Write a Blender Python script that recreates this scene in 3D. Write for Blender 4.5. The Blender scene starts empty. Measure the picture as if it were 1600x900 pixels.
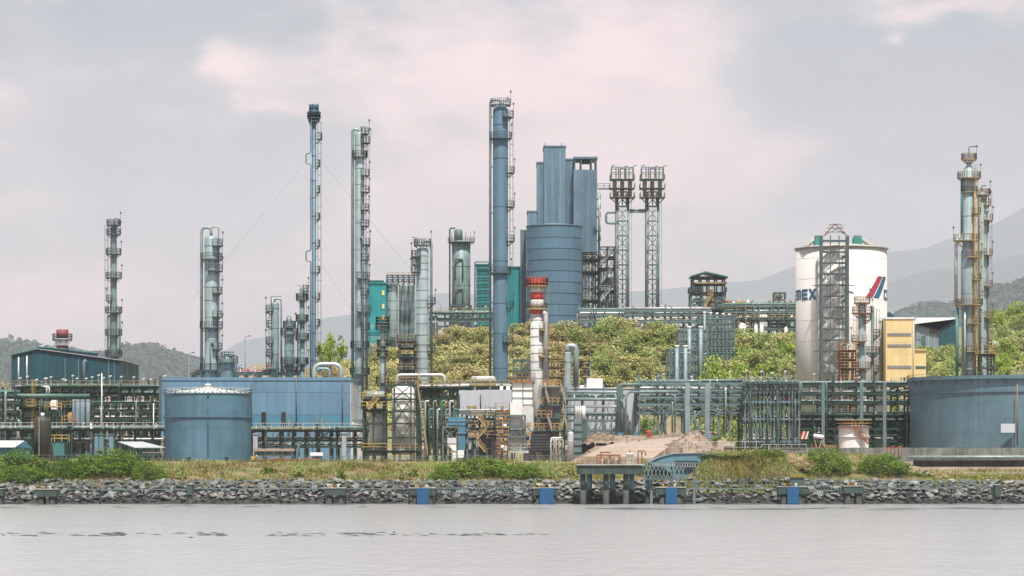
import bpy, math, random
from mathutils import Vector, Matrix, noise
R = math.radians
# ------------------------------------------------------------------ camera, sky, sun, exposure
FPX, HC, YH = 5000.0, 6.0, 727.0          # long lens from a low boat deck, 500 m off the shore
sc = bpy.context.scene
cam_d = bpy.data.cameras.new('camera'); cam = bpy.data.objects.new('camera', cam_d)
sc.collection.objects.link(cam); sc.camera = cam
cam.location = (0, 0, HC); cam.rotation_euler = (R(90), 0, 0)
cam_d.sensor_width = 36; cam_d.lens = 36 * FPX / 1600
cam_d.shift_y = (YH - 450) / 1600
cam_d.clip_start = 1; cam_d.clip_end = 60000

SUN_EL, SUN_AZ = R(64), R(168)            # azimuth clockwise from +Y (view direction): high, from behind the camera's right shoulder
sd = Vector((math.sin(SUN_AZ) * math.cos(SUN_EL), math.cos(SUN_AZ) * math.cos(SUN_EL), math.sin(SUN_EL)))
sun_d = bpy.data.lights.new('sun', 'SUN'); sun_d.energy = 4.2; sun_d.angle = R(3); sun_d.color = (1, .93, .84)
sun = bpy.data.objects.new('sun', sun_d); sc.collection.objects.link(sun)
sun.rotation_euler = sd.to_track_quat('Z', 'Y').to_euler(); sun.location = (200, -50, 900)

w = bpy.data.worlds.new('World'); sc.world = w; w.use_nodes = True
nt = w.node_tree; N = nt.nodes; L = nt.links; N.clear()
def wn(t, **k):
    n = N.new(t)
    for a, b in k.items(): setattr(n, a, b)
    return n
def wmath(op, a, b=None, c=None, clamp=False):
    n = wn('ShaderNodeMath', operation=op); n.use_clamp = clamp
    for i, v in enumerate((a, b, c)):
        if v is None: continue
        if isinstance(v, (int, float)): n.inputs[i].default_value = v
        else: L.new(v, n.inputs[i])
    return n.outputs[0]
out = wn('ShaderNodeOutputWorld'); bg = wn('ShaderNodeBackground'); bg.inputs[1].default_value = .1
sky = wn('ShaderNodeTexSky', sky_type='NISHITA'); sky.sun_disc = False
sky.sun_elevation = SUN_EL; sky.sun_rotation = SUN_AZ; sky.dust_density = 3; sky.air_density = 1.2
tc = wn('ShaderNodeTexCoord'); sep = wn('ShaderNodeSeparateXYZ'); L.new(tc.outputs['Generated'], sep.inputs[0])
# cloud layer in direction space, stretched sideways as clouds near the horizon are
mp = wn('ShaderNodeMapping'); mp.inputs['Scale'].default_value = (1, 1, 2.1); mp.inputs['Location'].default_value = (.37, .2, .11)
L.new(tc.outputs['Generated'], mp.inputs[0])
n1 = wn('ShaderNodeTexNoise'); n1.inputs['Scale'].default_value = 7; n1.inputs['Detail'].default_value = 9; n1.inputs['Roughness'].default_value = .56; n1.inputs['Distortion'].default_value = .25
n2 = wn('ShaderNodeTexNoise'); n2.inputs['Scale'].default_value = 26; n2.inputs['Detail'].default_value = 6; n2.inputs['Roughness'].default_value = .55
L.new(mp.outputs[0], n1.inputs[0]); L.new(mp.outputs[0], n2.inputs[0])
u = wmath('DIVIDE', sep.outputs[0], wmath('MAXIMUM', sep.outputs[1], .05))
v = wmath('DIVIDE', sep.outputs[2], wmath('MAXIMUM', sep.outputs[1], .05))
wob = wmath('MULTIPLY', wmath('SUBTRACT', n2.outputs[0], .5), .055)
wob1 = wmath('MULTIPLY', wmath('SUBTRACT', n1.outputs[0], .5), .06)
def blob(px, py, rx, ry, amp):
    """one soft cloud body at a direction"""
    du = wmath('DIVIDE', wmath('ADD', wmath('SUBTRACT', u, (px - 800) / FPX), wob), rx / FPX)
    dv = wmath('DIVIDE', wmath('ADD', wmath('SUBTRACT', v, (YH - py) / FPX), wob1), ry / FPX)
    d = wmath('ADD', wmath('MULTIPLY', du, du), wmath('MULTIPLY', dv, dv))
    return wmath('MULTIPLY', wmath('EXPONENT', wmath('MULTIPLY', d, -1.0)), amp)
acc = wmath('MULTIPLY', wmath('SUBTRACT', n1.outputs[0], .5), 2.6)
acc = wmath('ADD', acc, wmath('MULTIPLY', wmath('SUBTRACT', n2.outputs[0], .5), 1.3))
for b in ((930, 170, 250, 120, .62), (760, 100, 90, 50, .4), (1060, 50, 130, 50, .4), (365, 92, 62, 26, .75), (430, 168, 46, 22, .55),
          (110, 420, 120, 50, .55), (640, 330, 200, 60, .35), (1420, 40, 120, 20, .5), (1180, 250, 110, 50, .3), (620, 40, 120, 40, .3),
          (1400, 140, 230, 85, -1.15), (1480, 240, 200, 60, -.5), (1405, 73, 26, 12, .9), (1520, 20, 120, 22, .6), (1290, 215, 130, 26, .45), (990, 185, 60, 30, .35), (200, 50, 240, 70, -.5), (420, 270, 150, 80, -.35), (150, 250, 160, 80, -.3)):
    acc = wmath('ADD', acc, blob(*b))
mr = wn('ShaderNodeMapRange', interpolation_type='SMOOTHSTEP'); L.new(acc, mr.inputs[0]); mr.inputs[1].default_value = -.45; mr.inputs[2].default_value = .75
shade = wmath('MULTIPLY_ADD', wmath('SUBTRACT', n2.outputs[0], .5), .55, 1.0)
ramp = wn('ShaderNodeValToRGB'); L.new(mr.outputs[0], ramp.inputs[0])
e = ramp.color_ramp.elements
e[0].position = 0; e[0].color = (.10, .27, .37, 1); e[1].position = 1; e[1].color = (1.42, .98, .95, 1)
m_ = e.new(.35); m_.color = (.42, .48, .54, 1); m_ = e.new(.65); m_.color = (.93, .74, .735, 1)
# thicker, warmer cloud low over the horizon
hor = wmath('MULTIPLY', wmath('EXPONENT', wmath('MULTIPLY', wmath('ABSOLUTE', sep.outputs[2]), -14.0)), 1.0)
hmix = wn('ShaderNodeMix', data_type='RGBA'); L.new(hor, hmix.inputs[0]); L.new(ramp.outputs[0], hmix.inputs[6]); hmix.inputs[7].default_value = (1.95, 1.16, 1.02, 1)
shv = wn('ShaderNodeVectorMath', operation='SCALE'); L.new(hmix.outputs[2], shv.inputs[0]); L.new(shade, shv.inputs[3])
sc10 = wn('ShaderNodeVectorMath', operation='SCALE'); sc10.inputs[3].default_value = 6.3; L.new(shv.outputs[0], sc10.inputs[0])
mixs = wn('ShaderNodeMix', data_type='RGBA'); mixs.inputs[0].default_value = .9
L.new(sky.outputs[0], mixs.inputs[6]); L.new(sc10.outputs[0], mixs.inputs[7])
L.new(mixs.outputs[2], bg.inputs[0]); L.new(bg.outputs[0], out.inputs[0])

sc.view_settings.view_transform = 'Standard'; sc.view_settings.look = 'None'
sc.view_settings.exposure = .8; sc.view_settings.gamma = 1; sc.view_settings.use_curve_mapping = False
sc.render.engine = 'CYCLES'
cy = sc.cycles
cy.max_bounces = 4; cy.diffuse_bounces = 2; cy.glossy_bounces = 2; cy.transmission_bounces = 2; cy.volume_bounces = 0; cy.transparent_max_bounces = 6
cy.use_denoising = True; cy.caustics_reflective = False; cy.caustics_refractive = False

# ------------------------------------------------------------------ helpers
COL = sc.collection
def X(px, Y): return (px - 800) * Y / FPX
def Z(py, Y): return HC + (YH - py) * Y / FPX
def P(px, py, Y): return Vector((X(px, Y), Y, Z(py, Y)))
def S(n, Y): return n * Y / FPX
G = 6.6
class MB:
    def __init__(s): s.v = []; s.f = []; s.sm = []
    def quadbox(s, c, smooth=False):
        b = len(s.v); s.v += c
        for q in ((0, 3, 2, 1), (4, 5, 6, 7), (0, 1, 5, 4), (1, 2, 6, 5), (2, 3, 7, 6), (3, 0, 4, 7)):
            s.f.append(tuple(b + i for i in q)); s.sm.append(False)
    def bx(s, x0, x1, y0, y1, z0, z1):
        x0, x1 = min(x0, x1), max(x0, x1); z0, z1 = min(z0, z1), max(z0, z1)
        s.quadbox([Vector(p) for p in ((x0, y0, z0), (x1, y0, z0), (x1, y1, z0), (x0, y1, z0), (x0, y0, z1), (x1, y0, z1), (x1, y1, z1), (x0, y1, z1))]); return s
    def pbx(s, px0, px1, py0, py1, Y, d):     # front face at depth Y, d metres deep
        return s.bx(X(px0, Y), X(px1, Y), Y, Y + d, Z(py1, Y), Z(py0, Y))
    def beam(s, p, q, w, h=None, up=None):
        p = Vector(p); q = Vector(q); d = (q - p)
        if d.length < 1e-5: return s
        d.normalize(); h = h or w
        up = Vector(up) if up else (Vector((0, 0, 1)) if abs(d.z) < .95 else Vector((0, 1, 0)))
        a = d.cross(up).normalized() * (w / 2); b = a.cross(d).normalized() * (h / 2)
        s.quadbox([p - a - b, p + a - b, q + a - b, q - a - b, p - a + b, p + a + b, q + a + b, q - a + b]); return s
    def pipe(s, pts, r, n=8, bend=None, caps=True):
        pts = [Vector(p) for p in pts]; path = [pts[0]]
        bend = bend if bend is not None else r * 3
        for i in range(1, len(pts) - 1):
            a, b, c = pts[i - 1], pts[i], pts[i + 1]
            t = min(bend, (a - b).length * .49, (c - b).length * .49)
            p0 = b + (a - b).normalized() * t; p1 = b + (c - b).normalized() * t
            for k in range(6):
                u_ = k / 5; path.append(p0 * (1 - u_) ** 2 + b * 2 * u_ * (1 - u_) + p1 * u_ ** 2)
        path.append(pts[-1])
        base = len(s.v); m = len(path); nrm = None
        for i, p in enumerate(path):
            d = (path[min(i + 1, m - 1)] - path[max(i - 1, 0)]).normalized()
            if nrm is None:
                ref = Vector((0, 0, 1)) if abs(d.z) < .9 else Vector((1, 0, 0))
                nrm = d.cross(ref).normalized()
            else:
                nrm = (nrm - d * nrm.dot(d)).normalized()
            bi = d.cross(nrm)
            for k in range(n):
                t = 2 * math.pi * k / n; s.v.append(p + (nrm * math.cos(t) + bi * math.sin(t)) * r)
        for i in range(m - 1):
            for k in range(n):
                k2 = (k + 1) % n; s.f.append((base + i * n + k, base + i * n + k2, base + (i + 1) * n + k2, base + (i + 1) * n + k)); s.sm.append(n > 5)
        if caps:
            s.f.append(tuple(base + k for k in range(n - 1, -1, -1))); s.sm.append(False)
            s.f.append(tuple(base + (m - 1) * n + k for k in range(n))); s.sm.append(False)
        return s
    def tube(s, p, q, r, n=6): return s.pipe([p, q], r, n)
    def lathe(s, prof, c, n=24, a0=0, a1=360, smooth=True, cap=True):
        base = len(s.v); full = abs(a1 - a0) >= 359.9; cols = n if full else n + 1; m = len(prof)
        for r, z in prof:
            for k in range(cols):
                t = R(a0 + (a1 - a0) * k / n); s.v.append(Vector((c[0] + r * math.cos(t), c[1] + r * math.sin(t), z)))
        for i in range(m - 1):
            for k in range(n):
                k2 = (k + 1) % cols; s.f.append((base + i * cols + k, base + i * cols + k2, base + (i + 1) * cols + k2, base + (i + 1) * cols + k)); s.sm.append(smooth)
        if cap and full:
            if prof[0][0] > 1e-4: s.f.append(tuple(base + k for k in range(cols - 1, -1, -1))); s.sm.append(False)
            if prof[-1][0] > 1e-4: s.f.append(tuple(base + (m - 1) * cols + k for k in range(cols))); s.sm.append(False)
        return s
    def prism(s, poly, y0, y1):                # polygon in x,z pushed back in y
        b = len(s.v); n = len(poly)
        s.v += [Vector((p[0], y0, p[1])) for p in poly] + [Vector((p[0], y1, p[1])) for p in poly]
        s.f.append(tuple(range(b, b + n))); s.sm.append(False)
        s.f.append(tuple(range(b + 2 * n - 1, b + n - 1, -1))); s.sm.append(False)
        for i in range(n):
            j = (i + 1) % n; s.f.append((b + j, b + i, b + n + i, b + n + j)); s.sm.append(False)
        return s
    def pprism(s, poly, Y, d): return s.prism([(X(a, Y), Z(b, Y)) for a, b in poly], Y, Y + d)
    def sector(s, c, r0, r1, a0, a1, z0, z1, n=None):   # solid ring piece
        full = abs(a1 - a0) >= 359.9; n = n or max(4, int(abs(a1 - a0) / 18)); prof = [(r0, z0), (r1, z0), (r1, z1), (r0, z1), (r0, z0)]
        s.lathe(prof, c, n, a0, a1, smooth=False, cap=False)
        if not full:
            b = len(s.v) - 5 * (n + 1)
            s.f.append(tuple(b + i * (n + 1) for i in range(4))); s.sm.append(False)
            s.f.append(tuple(b + i * (n + 1) + n for i in (3, 2, 1, 0))); s.sm.append(False)
        return s
    def rail(s, pts, h=1.1, r=.04, step=1.6, mids=2):
        pts = [Vector(p) for p in pts]
        for a, b in zip(pts, pts[1:]):
            for k in range(mids):
                z = Vector((0, 0, h * (k + 1) / mids)); s.beam(a + z, b + z, r * 2)
            m = max(1, int((b - a).length / step))
            for i in range(m + 1):
                q = a.lerp(b, i / m); s.beam(q, q + Vector((0, 0, h)), r * 2)
        return s
    def build(s, name, mat, parent=None, loc=None):
        root = parent
        while root is not None and root.parent is not None: root = root.parent
        o = Vector(root.location) if root is not None else (Vector(loc) if loc is not None else Vector((0, 0, 0)))
        me = bpy.data.meshes.new(name); me.from_pydata([tuple(p - o) for p in s.v], [], s.f)
        me.polygons.foreach_set('use_smooth', s.sm); me.materials.append(M[mat] if isinstance(mat, str) else mat)
        me.validate(); me.update()
        ob = bpy.data.objects.new(name, me); COL.objects.link(ob)
        if parent is not None: ob.parent = parent
        else: ob.location = o
        return ob
def tag(o, label, cat, group=None):
    o['label'] = label; o['category'] = cat
    if group: o['group'] = group
    return o
def thing(name, label, cat, loc, group=None):
    o = bpy.data.objects.new(name, None); o.empty_display_size = .5; o.location = loc; COL.objects.link(o)
    return tag(o, label, cat, group)
def kind(o, k): o['kind'] = k; return o
def link_mesh(name, me, parent=None, loc=(0, 0, 0), rot=(0, 0, 0), scale=(1, 1, 1)):
    o = bpy.data.objects.new(name, me); COL.objects.link(o)
    if parent is not None: o.parent = parent
    o.location = loc; o.rotation_euler = rot; o.scale = scale
    return o

# ------------------------------------------------------------------ materials
M = {}
def pm(name, col, rough=.6, metal=0, var=.25, scale=.5, streak=0, rust=0, col2=None, bump=0, sz=None, sscale=1.6, tone=.07):
    m = bpy.data.materials.new(name); m.use_nodes = True; t = m.node_tree; n = t.nodes; l = t.links
    b = n['Principled BSDF']; b.inputs['Roughness'].default_value = rough; b.inputs['Metallic'].default_value = metal
    g = n.new('ShaderNodeNewGeometry')
    def nz(scale, zs, det=5):
        mp = n.new('ShaderNodeMapping'); mp.inputs['Scale'].default_value = (scale, scale, scale * zs); l.new(g.outputs['Position'], mp.inputs[0])
        x = n.new('ShaderNodeTexNoise'); x.inputs['Scale'].default_value = 1; x.inputs['Detail'].default_value = det; x.inputs['Roughness'].default_value = .6
        l.new(mp.outputs[0], x.inputs[0]); return x.outputs[0]
    def mix(f, a, bcol):
        x = n.new('ShaderNodeMix'); x.data_type = 'RGBA'; l.new(f, x.inputs[0])
        if isinstance(a, tuple): x.inputs[6].default_value = (*a, 1)
        else: l.new(a, x.inputs[6])
        x.inputs[7].default_value = (*bcol, 1); return x.outputs[2]
    def rng(f, lo, hi, a=0., c=1.):
        x = n.new('ShaderNodeMapRange'); l.new(f, x.inputs[0]); x.inputs[1].default_value = lo; x.inputs[2].default_value = hi
        x.inputs[3].default_value = a; x.inputs[4].default_value = c; return x.outputs[0]
    c2 = col2 or tuple(c * (1 - var * 1.6) for c in col)
    c = mix(rng(nz(scale, sz or 1), .35, .7), col, c2)
    if streak: c = mix(rng(nz(sscale, .06), .5, .75, 0, streak), c, tuple(min(1, x * 1.45 + .05) for x in col)); c = mix(rng(nz(sscale * 1.4, .05, 3), .52, .72, 0, streak), c, tuple(x * .5 for x in col))
    if rust: c = mix(rng(nz(1.1, .45), .62, .7, 0, rust), c, (.2, .085, .04))
    oi = n.new('ShaderNodeObjectInfo'); ml = n.new('ShaderNodeVectorMath'); ml.operation = 'SCALE'; l.new(c, ml.inputs[0]); l.new(rng(oi.outputs['Random'], 0, 1, 1 - tone, 1 + tone), ml.inputs[3]); c = ml.outputs[0]
    l.new(c, b.inputs['Base Color'])
    l.new(rng(nz(scale * 2, 1), .3, .7, max(.05, rough - .12), min(1, rough + .15)), b.inputs['Roughness'])
    if bump:
        bp = n.new('ShaderNodeBump'); bp.inputs['Strength'].default_value = bump; bp.inputs['Distance'].default_value = .2
        l.new(nz(scale * 3, 1), bp.inputs['Height']); l.new(bp.outputs[0], b.inputs['Normal'])
    M[name] = m; return m
pm('col_steel', (.33, .425, .435), .45, .2, .25, .35, .35)
pm('col_grey', (.21, .30, .31), .5, .15, .3, .5, .4)
pm('col_blue', (.08, .16, .22), .5, .05, .15, .3, .18, .25)
pm('clad_blue', (.12, .21, .28), .55, .05, .14, .2, .45, tone=.14)
pm('silo_blue', (.092, .185, .265), .5, .05, .12, .15, .12)
pm('joint_dark', (.080, .100, .120), .7)
pm('green_steel', (.026, .062, .042), .6, 0, .3, .6)
pm('lattice', (.17, .225, .23), .55, .1, .25, .5)
pm('dark_steel', (.085, .133, .133), .6, .1, .3, .6)
pm('grey_steel', (.146, .220, .226), .55, .1, .25, .5)
pm('light_steel', (.215, .295, .335), .5, .1, .2, .5)
pm('teal_steel', (.061, .207, .207), .5, 0, .2)
pm('galv', (.610, .634, .610), .45, .4, .25, 1.2)
pm('pipe_silver', (.586, .622, .610), .4, .25, .25, .8)
pm('pipe_grey', (.268, .366, .366), .45, .2, .25, .8)
pm('pipe_green', (.085, .183, .146), .5, 0, .25, .8)
pm('white', (.830, .830, .805), .6, 0, .12, .5, .15)
pm('offwhite', (.671, .695, .708), .6, 0, .12, .5, .2)
pm('silo_white', (.62, .605, .58), .75, 0, .06, .12, .10)
pm('orange', (.52, .32, .12), .6, 0, .35, 1.4)
pm('yellow', (.671, .439, .073), .6, 0, .3, 1.4)
pm('ochre', (.40, .30, .13), .65, 0, .35, 1.4)
pm('rust', (.317, .146, .073), .8, 0, .4, 1.5)
pm('stack_white', (.56, .56, .54), .65, 0, .2, .6, .4, .45)
pm('red', (.549, .055, .037), .65, 0, .3, .8, .4, .35)
pm('dark_red', (.268, .049, .061), .6, 0, .2, .8)
pm('cyan_clad', (.010, .268, .293), .55, 0, .12, .2, .2)
pm('teal_clad', (.006, .067, .091), .6, 0, .15, .2, .25)
pm('teal_box', (.037, .293, .268), .6)
pm('yellow_wall', (.70, .56, .28), .7, 0, .05, .2, .06)
pm('yellow_shade', (.854, .634, .268), .7, 0, .05, .2)
pm('louvre', (.427, .403, .342), .6)
pm('tank_blue', (.078, .18, .245), .5, .05, .16, .3, .3, .12, sscale=.9)
pm('tank_grey', (.115, .205, .25), .5, .05, .14, .25, .25, .1, sscale=.7)
pm('wall_blue', (.13, .255, .37), .55, 0, .12, .25, .28, .08, sscale=.8)
pm('wall_teal', (.075, .225, .33), .6, 0, .1, .2, .2)
pm('grey_wall', (.512, .537, .586), .65, 0, .08, .2, .1)
pm('concrete', (.415, .409, .366), .85, 0, .25, .4, .3)
pm('concrete_green', (.045, .075, .066), .85, 0, .25, .5, .3)
pm('dyke', (.207, .226, .201), .9, 0, .35, .5, .5)
pm('concrete_dark', (.061, .068, .061), .9, 0, .35, .8)
pm('beige', (.357, .285, .230), .85, 0, .12, .2)
pm('pale_blue_conc', (.122, .244, .305), .75, 0, .12, .3, .1)
pm('fender_blue', (.005, .078, .192), .5, 0, .15, .8, .1)
pm('brown_tank', (.050, .050, .038), .55, .1, .15, .4, .15)
pm('roof_white', (.854, .842, .842), .55, 0, .1, .3)
pm('roof_grey', (.415, .439, .476), .6, 0, .15, .5)
pm('letter_blue', (.024, .122, .232), .6)
pm('letter_red', (.366, .043, .073), .6)
pm('bark', (.159, .122, .091), .9, 0, .3, 2)
pm('glass_dark', (.030, .040, .045), .2)
pm('red_hose', (.512, .085, .061), .6, 0, .3, 2)
pm('barge_blue', (.037, .195, .244), .6)
# ------------------------------------------------------------------ natural materials
def leafmat(name, cols, trans=.12, objvar=.35):
    m = bpy.data.materials.new(name); m.use_nodes = True; t = m.node_tree; n = t.nodes; l = t.links; n.clear()
    o = n.new('ShaderNodeOutputMaterial'); g = n.new('ShaderNodeNewGeometry'); oi = n.new('ShaderNodeObjectInfo')
    rp = n.new('ShaderNodeValToRGB'); el = rp.color_ramp.elements
    el[0].color = (*cols[0], 1); el[1].color = (*cols[-1], 1)
    for i, c in enumerate(cols[1:-1]): x = el.new((i + 1) / (len(cols) - 1)); x.color = (*c, 1)
    nz = n.new('ShaderNodeTexNoise'); nz.inputs['Scale'].default_value = .35; nz.inputs['Detail'].default_value = 3; l.new(g.outputs['Position'], nz.inputs[0])
    def ma(op, a, b):
        x = n.new('ShaderNodeMath'); x.operation = op
        for i, v_ in enumerate((a, b)):
            if isinstance(v_, (int, float)): x.inputs[i].default_value = v_
            else: l.new(v_, x.inputs[i])
        return x.outputs[0]
    f = ma('ADD', ma('MULTIPLY', g.outputs['Random Per Island'], .5), ma('MULTIPLY', oi.outputs['Random'], objvar))
    f = ma('ADD', f, ma('MULTIPLY', ma('SUBTRACT', nz.outputs[0], .4), .7)); l.new(f, rp.inputs[0])
    d = n.new('ShaderNodeBsdfDiffuse'); tr = n.new('ShaderNodeBsdfTranslucent'); mx = n.new('ShaderNodeMixShader'); mx.inputs[0].default_value = trans
    l.new(rp.outputs[0], d.inputs[0]); l.new(rp.outputs[0], tr.inputs[0]); l.new(d.outputs[0], mx.inputs[1]); l.new(tr.outputs[0], mx.inputs[2]); l.new(mx.outputs[0], o.inputs[0])
    M[name] = m; return m
leafmat('leaf_olive', [(.159, .187, .079), (.302, .331, .129), (.460, .446, .187), (.575, .504, .259)])
leafmat('leaf_dry', [(.221, .207, .110), (.400, .345, .166), (.552, .442, .248), (.580, .469, .304)])
leafmat('leaf_mid', [(.115, .161, .057), (.230, .299, .092), (.356, .414, .138), (.460, .483, .196)])
leafmat('leaf_lime', [(.125, .188, .037), (.237, .338, .062), (.338, .438, .088), (.413, .500, .125)])
leafmat('leaf_bush', [(.03, .07, .015), (.09, .17, .03), (.21, .30, .05), (.34, .43, .09)], .12, .2)
leafmat('grass_dry', [(.06, .08, .025), (.19, .18, .05), (.40, .30, .085), (.50, .34, .13)], .12, 0)
leafmat('forest_far', [(.025, .050, .040), (.045, .080, .055), (.070, .110, .070)], 0, 0)
def groundmat():
    m = bpy.data.materials.new('ground'); m.use_nodes = True; t = m.node_tree; n = t.nodes; l = t.links; b = n['Principled BSDF']; b.inputs['Roughness'].default_value = .95
    g = n.new('ShaderNodeNewGeometry'); sp = n.new('ShaderNodeSeparateXYZ'); l.new(g.outputs['Position'], sp.inputs[0])
    def nz(s, d=6):
        x = n.new('ShaderNodeTexNoise'); x.inputs['Scale'].default_value = s; x.inputs['Detail'].default_value = d; l.new(g.outputs['Position'], x.inputs[0]); return x.outputs[0]
    def ramp(f, cs):
        r = n.new('ShaderNodeValToRGB'); e = r.color_ramp.elements; l.new(f, r.inputs[0])
        e[0].position = .3; e[1].position = .72; e[0].color = (*cs[0], 1); e[1].color = (*cs[-1], 1)
        if len(cs) > 2: x = e.new(.5); x.color = (*cs[1], 1)
        return r.outputs[0]
    def step(v, a, bb):
        x = n.new('ShaderNodeMapRange'); l.new(v, x.inputs[0]); x.inputs[1].default_value = a; x.inputs[2].default_value = bb; return x.outputs[0]
    def mix(f, a, c):
        x = n.new('ShaderNodeMix'); x.data_type = 'RGBA'; l.new(f, x.inputs[0]); l.new(a, x.inputs[6]); l.new(c, x.inputs[7]); return x.outputs[2]
    bank = ramp(nz(.55), [(.07, .09, .03), (.16, .13, .06), (.24, .17, .10)])
    yard = ramp(nz(.35), [(.14, .11, .08), (.24, .185, .14), (.33, .26, .205)])
    hill = ramp(nz(.25), [(.12, .13, .06), (.20, .18, .09), (.27, .21, .14)])
    mud = ramp(nz(1.5), [(.008, .010, .009), (.014, .016, .014), (.03, .03, .026)])
    c = mix(step(sp.outputs[1], 504.5, 506.5), mud, bank)
    c = mix(step(sp.outputs[1], 517.5, 520), c, yard); c = mix(step(sp.outputs[1], 606, 612), c, hill); l.new(c, b.inputs['Base Color'])
    bp = n.new('ShaderNodeBump'); bp.inputs['Strength'].default_value = .5; bp.inputs['Distance'].default_value = .3; l.new(nz(1.6), bp.inputs['Height']); l.new(bp.outputs[0], b.inputs['Normal'])
    M['ground'] = m
groundmat()
pm('rock', (.25, .265, .255), .9, 0, .45, .9, 0, 0, (.008, .013, .013), .5, tone=.35)
def tide(m):      # dark wet foot of the slope
    t = m.node_tree; n = t.nodes; l = t.links; b = n['Principled BSDF']; src = b.inputs['Base Color'].links[0].from_socket
    g = n.new('ShaderNodeNewGeometry'); sp = n.new('ShaderNodeSeparateXYZ'); l.new(g.outputs['Position'], sp.inputs[0]); z = n.new('ShaderNodeTexNoise'); z.inputs['Scale'].default_value = .4; l.new(g.outputs['Position'], z.inputs[0])
    ad = n.new('ShaderNodeMath'); ad.operation = 'MULTIPLY_ADD'; l.new(z.outputs[0], ad.inputs[0]); ad.inputs[1].default_value = -1.6; l.new(sp.outputs[2], ad.inputs[2])
    mr = n.new('ShaderNodeMapRange'); l.new(ad.outputs[0], mr.inputs[0]); mr.inputs[1].default_value = -.4; mr.inputs[2].default_value = .35
    mx = n.new('ShaderNodeMix'); mx.data_type = 'RGBA'; l.new(mr.outputs[0], mx.inputs[0]); mx.inputs[6].default_value = (.03, .038, .034, 1); l.new(src, mx.inputs[7]); l.new(mx.outputs[2], b.inputs['Base Color'])
tide(M['rock'])
pm('mountain', (.06, .085, .075), 1, 0, .4, .004)
pm('sand', (.34, .265, .20), .95, 0, .35, .8, bump=1.0)
pm('rubble', (.27, .20, .145), .95, 0, .5, 1.2, bump=1.0)
def watermat(name='water'):
    m = bpy.data.materials.new(name); m.use_nodes = True; t = m.node_tree; n = t.nodes; l = t.links; b = n['Principled BSDF']
    b.inputs['Base Color'].default_value = (.36, .36, .37, 1); b.inputs['Roughness'].default_value = .18; b.inputs['IOR'].default_value = 1.33
    g = n.new('ShaderNodeNewGeometry')
    def nz(sx, sy, det, ro=.55):
        mp = n.new('ShaderNodeMapping'); mp.inputs['Scale'].default_value = (sx, sy, 1); l.new(g.outputs['Position'], mp.inputs[0])
        x = n.new('ShaderNodeTexNoise'); x.inputs['Scale'].default_value = 1; x.inputs['Detail'].default_value = det; x.inputs['Roughness'].default_value = ro; l.new(mp.outputs[0], x.inputs[0]); return x.outputs[0]
    b1 = n.new('ShaderNodeBump'); b1.inputs['Strength'].default_value = 1; b1.inputs['Distance'].default_value = .3; l.new(nz(.8, .16, 5, .65), b1.inputs['Height'])
    b2 = n.new('ShaderNodeBump'); b2.inputs['Strength'].default_value = 1; b2.inputs['Distance'].default_value = .3; l.new(nz(.12, .05, 2), b2.inputs['Height']); l.new(b1.outputs[0], b2.inputs['Normal'])
    l.new(b2.outputs[0], b.inputs['Normal']); M[name] = m; return b
watermat(); _w = watermat('water_shaded'); _w.inputs['Base Color'].default_value = (.05, .065, .07, 1); _w.inputs['Roughness'].default_value = .45  # darker copy of the water: shade on the crest faces put into the colour

# ------------------------------------------------------------------ terrain
def sstep(a, b, x):
    t = min(1, max(0, (x - a) / (b - a))); return t * t * (3 - 2 * t)
def pl(pts, x):
    if x <= pts[0][0]: return pts[0][1]
    for (a, b), (c, d) in zip(pts, pts[1:]):
        if x <= c: return b + (d - b) * (x - a) / (c - a)
    return pts[-1][1]
HILL = [(-90, 8), (-74, 9), (-66, 21), (-58, 27), (-46, 28), (-30, 30.5), (-19, 33.5), (-8, 35), (34, 35), (44, 33.5), (50, 32), (64, 32), (74, 30), (95, 30), (125, 32)]
def gz(x, y):
    nz = noise.noise(Vector((x * .22, y * .22, 3))) * .5 + noise.noise(Vector((x * .7, y * .7, 9))) * .22
    bank = 6.6 + 1.0 * sstep(26, 34, x) - 2.6 * sstep(58, 67, x)
    h = pl([(480, -4), (497, -1.2), (500.5, -.1), (506, 3.2), (519, bank), (524.6, bank), (525.6, max(bank, 6.6))], y)
    pad = sstep(10.5, 14, x) * (1 - sstep(32, 36, x)); h += pad * sstep(515, 550, y) * 4.6
    h += 3.4 * sstep(27, 31.5, x) * (1 - sstep(42, 47, x)) * sstep(503, 508, y) * (1 - sstep(509, 519, y))
    if y > 507: h += nz * .55 * (1 - sstep(516, 519, y)) * sstep(506, 509, y)
    hx = pl(HILL, x * 735 / max(y, 600)) if y < 735 else pl(HILL, x)
    t = sstep(600, 738, y); h += t * max(0, hx - h) + nz * 1.6 * sstep(612, 640, y)
    if x > 60: h += 20 * sstep(90, 150, x) * sstep(840, 1000, y) * (1 - sstep(1200, 1500, y))
    h = h + (8 - h) * sstep(1000, 1500, y)
    return h
def axis(segs):
    r = []
    for a, b, st in segs:
        k = max(1, int(round((b - a) / st))); r += [a + (b - a) * i / k for i in range(k)]
    return r + [segs[-1][1]]
xs = axis([(-7500, -400, 700), (-400, -120, 40), (-120, 135, 2.2), (135, 400, 35), (400, 7500, 700)])
ys = axis([(470, 498, 7), (498, 522, 1.1), (522, 620, 4), (620, 760, 3.2), (760, 1000, 20), (1000, 1600, 75), (1600, 6000, 1000), (6000, 29000, 4000)])
mb = MB()
mb.v = [Vector((x, y, gz(x, y))) for y in ys for x in xs]; W_ = len(xs)
mb.f = [(j * W_ + i, j * W_ + i + 1, (j + 1) * W_ + i + 1, (j + 1) * W_ + i) for j in range(len(ys) - 1) for i in range(W_ - 1)]
mb.sm = [True] * len(mb.f)
kind(mb.build('ground', 'ground'), 'structure')
mb = MB(); nx, ny = 2, 2
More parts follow.
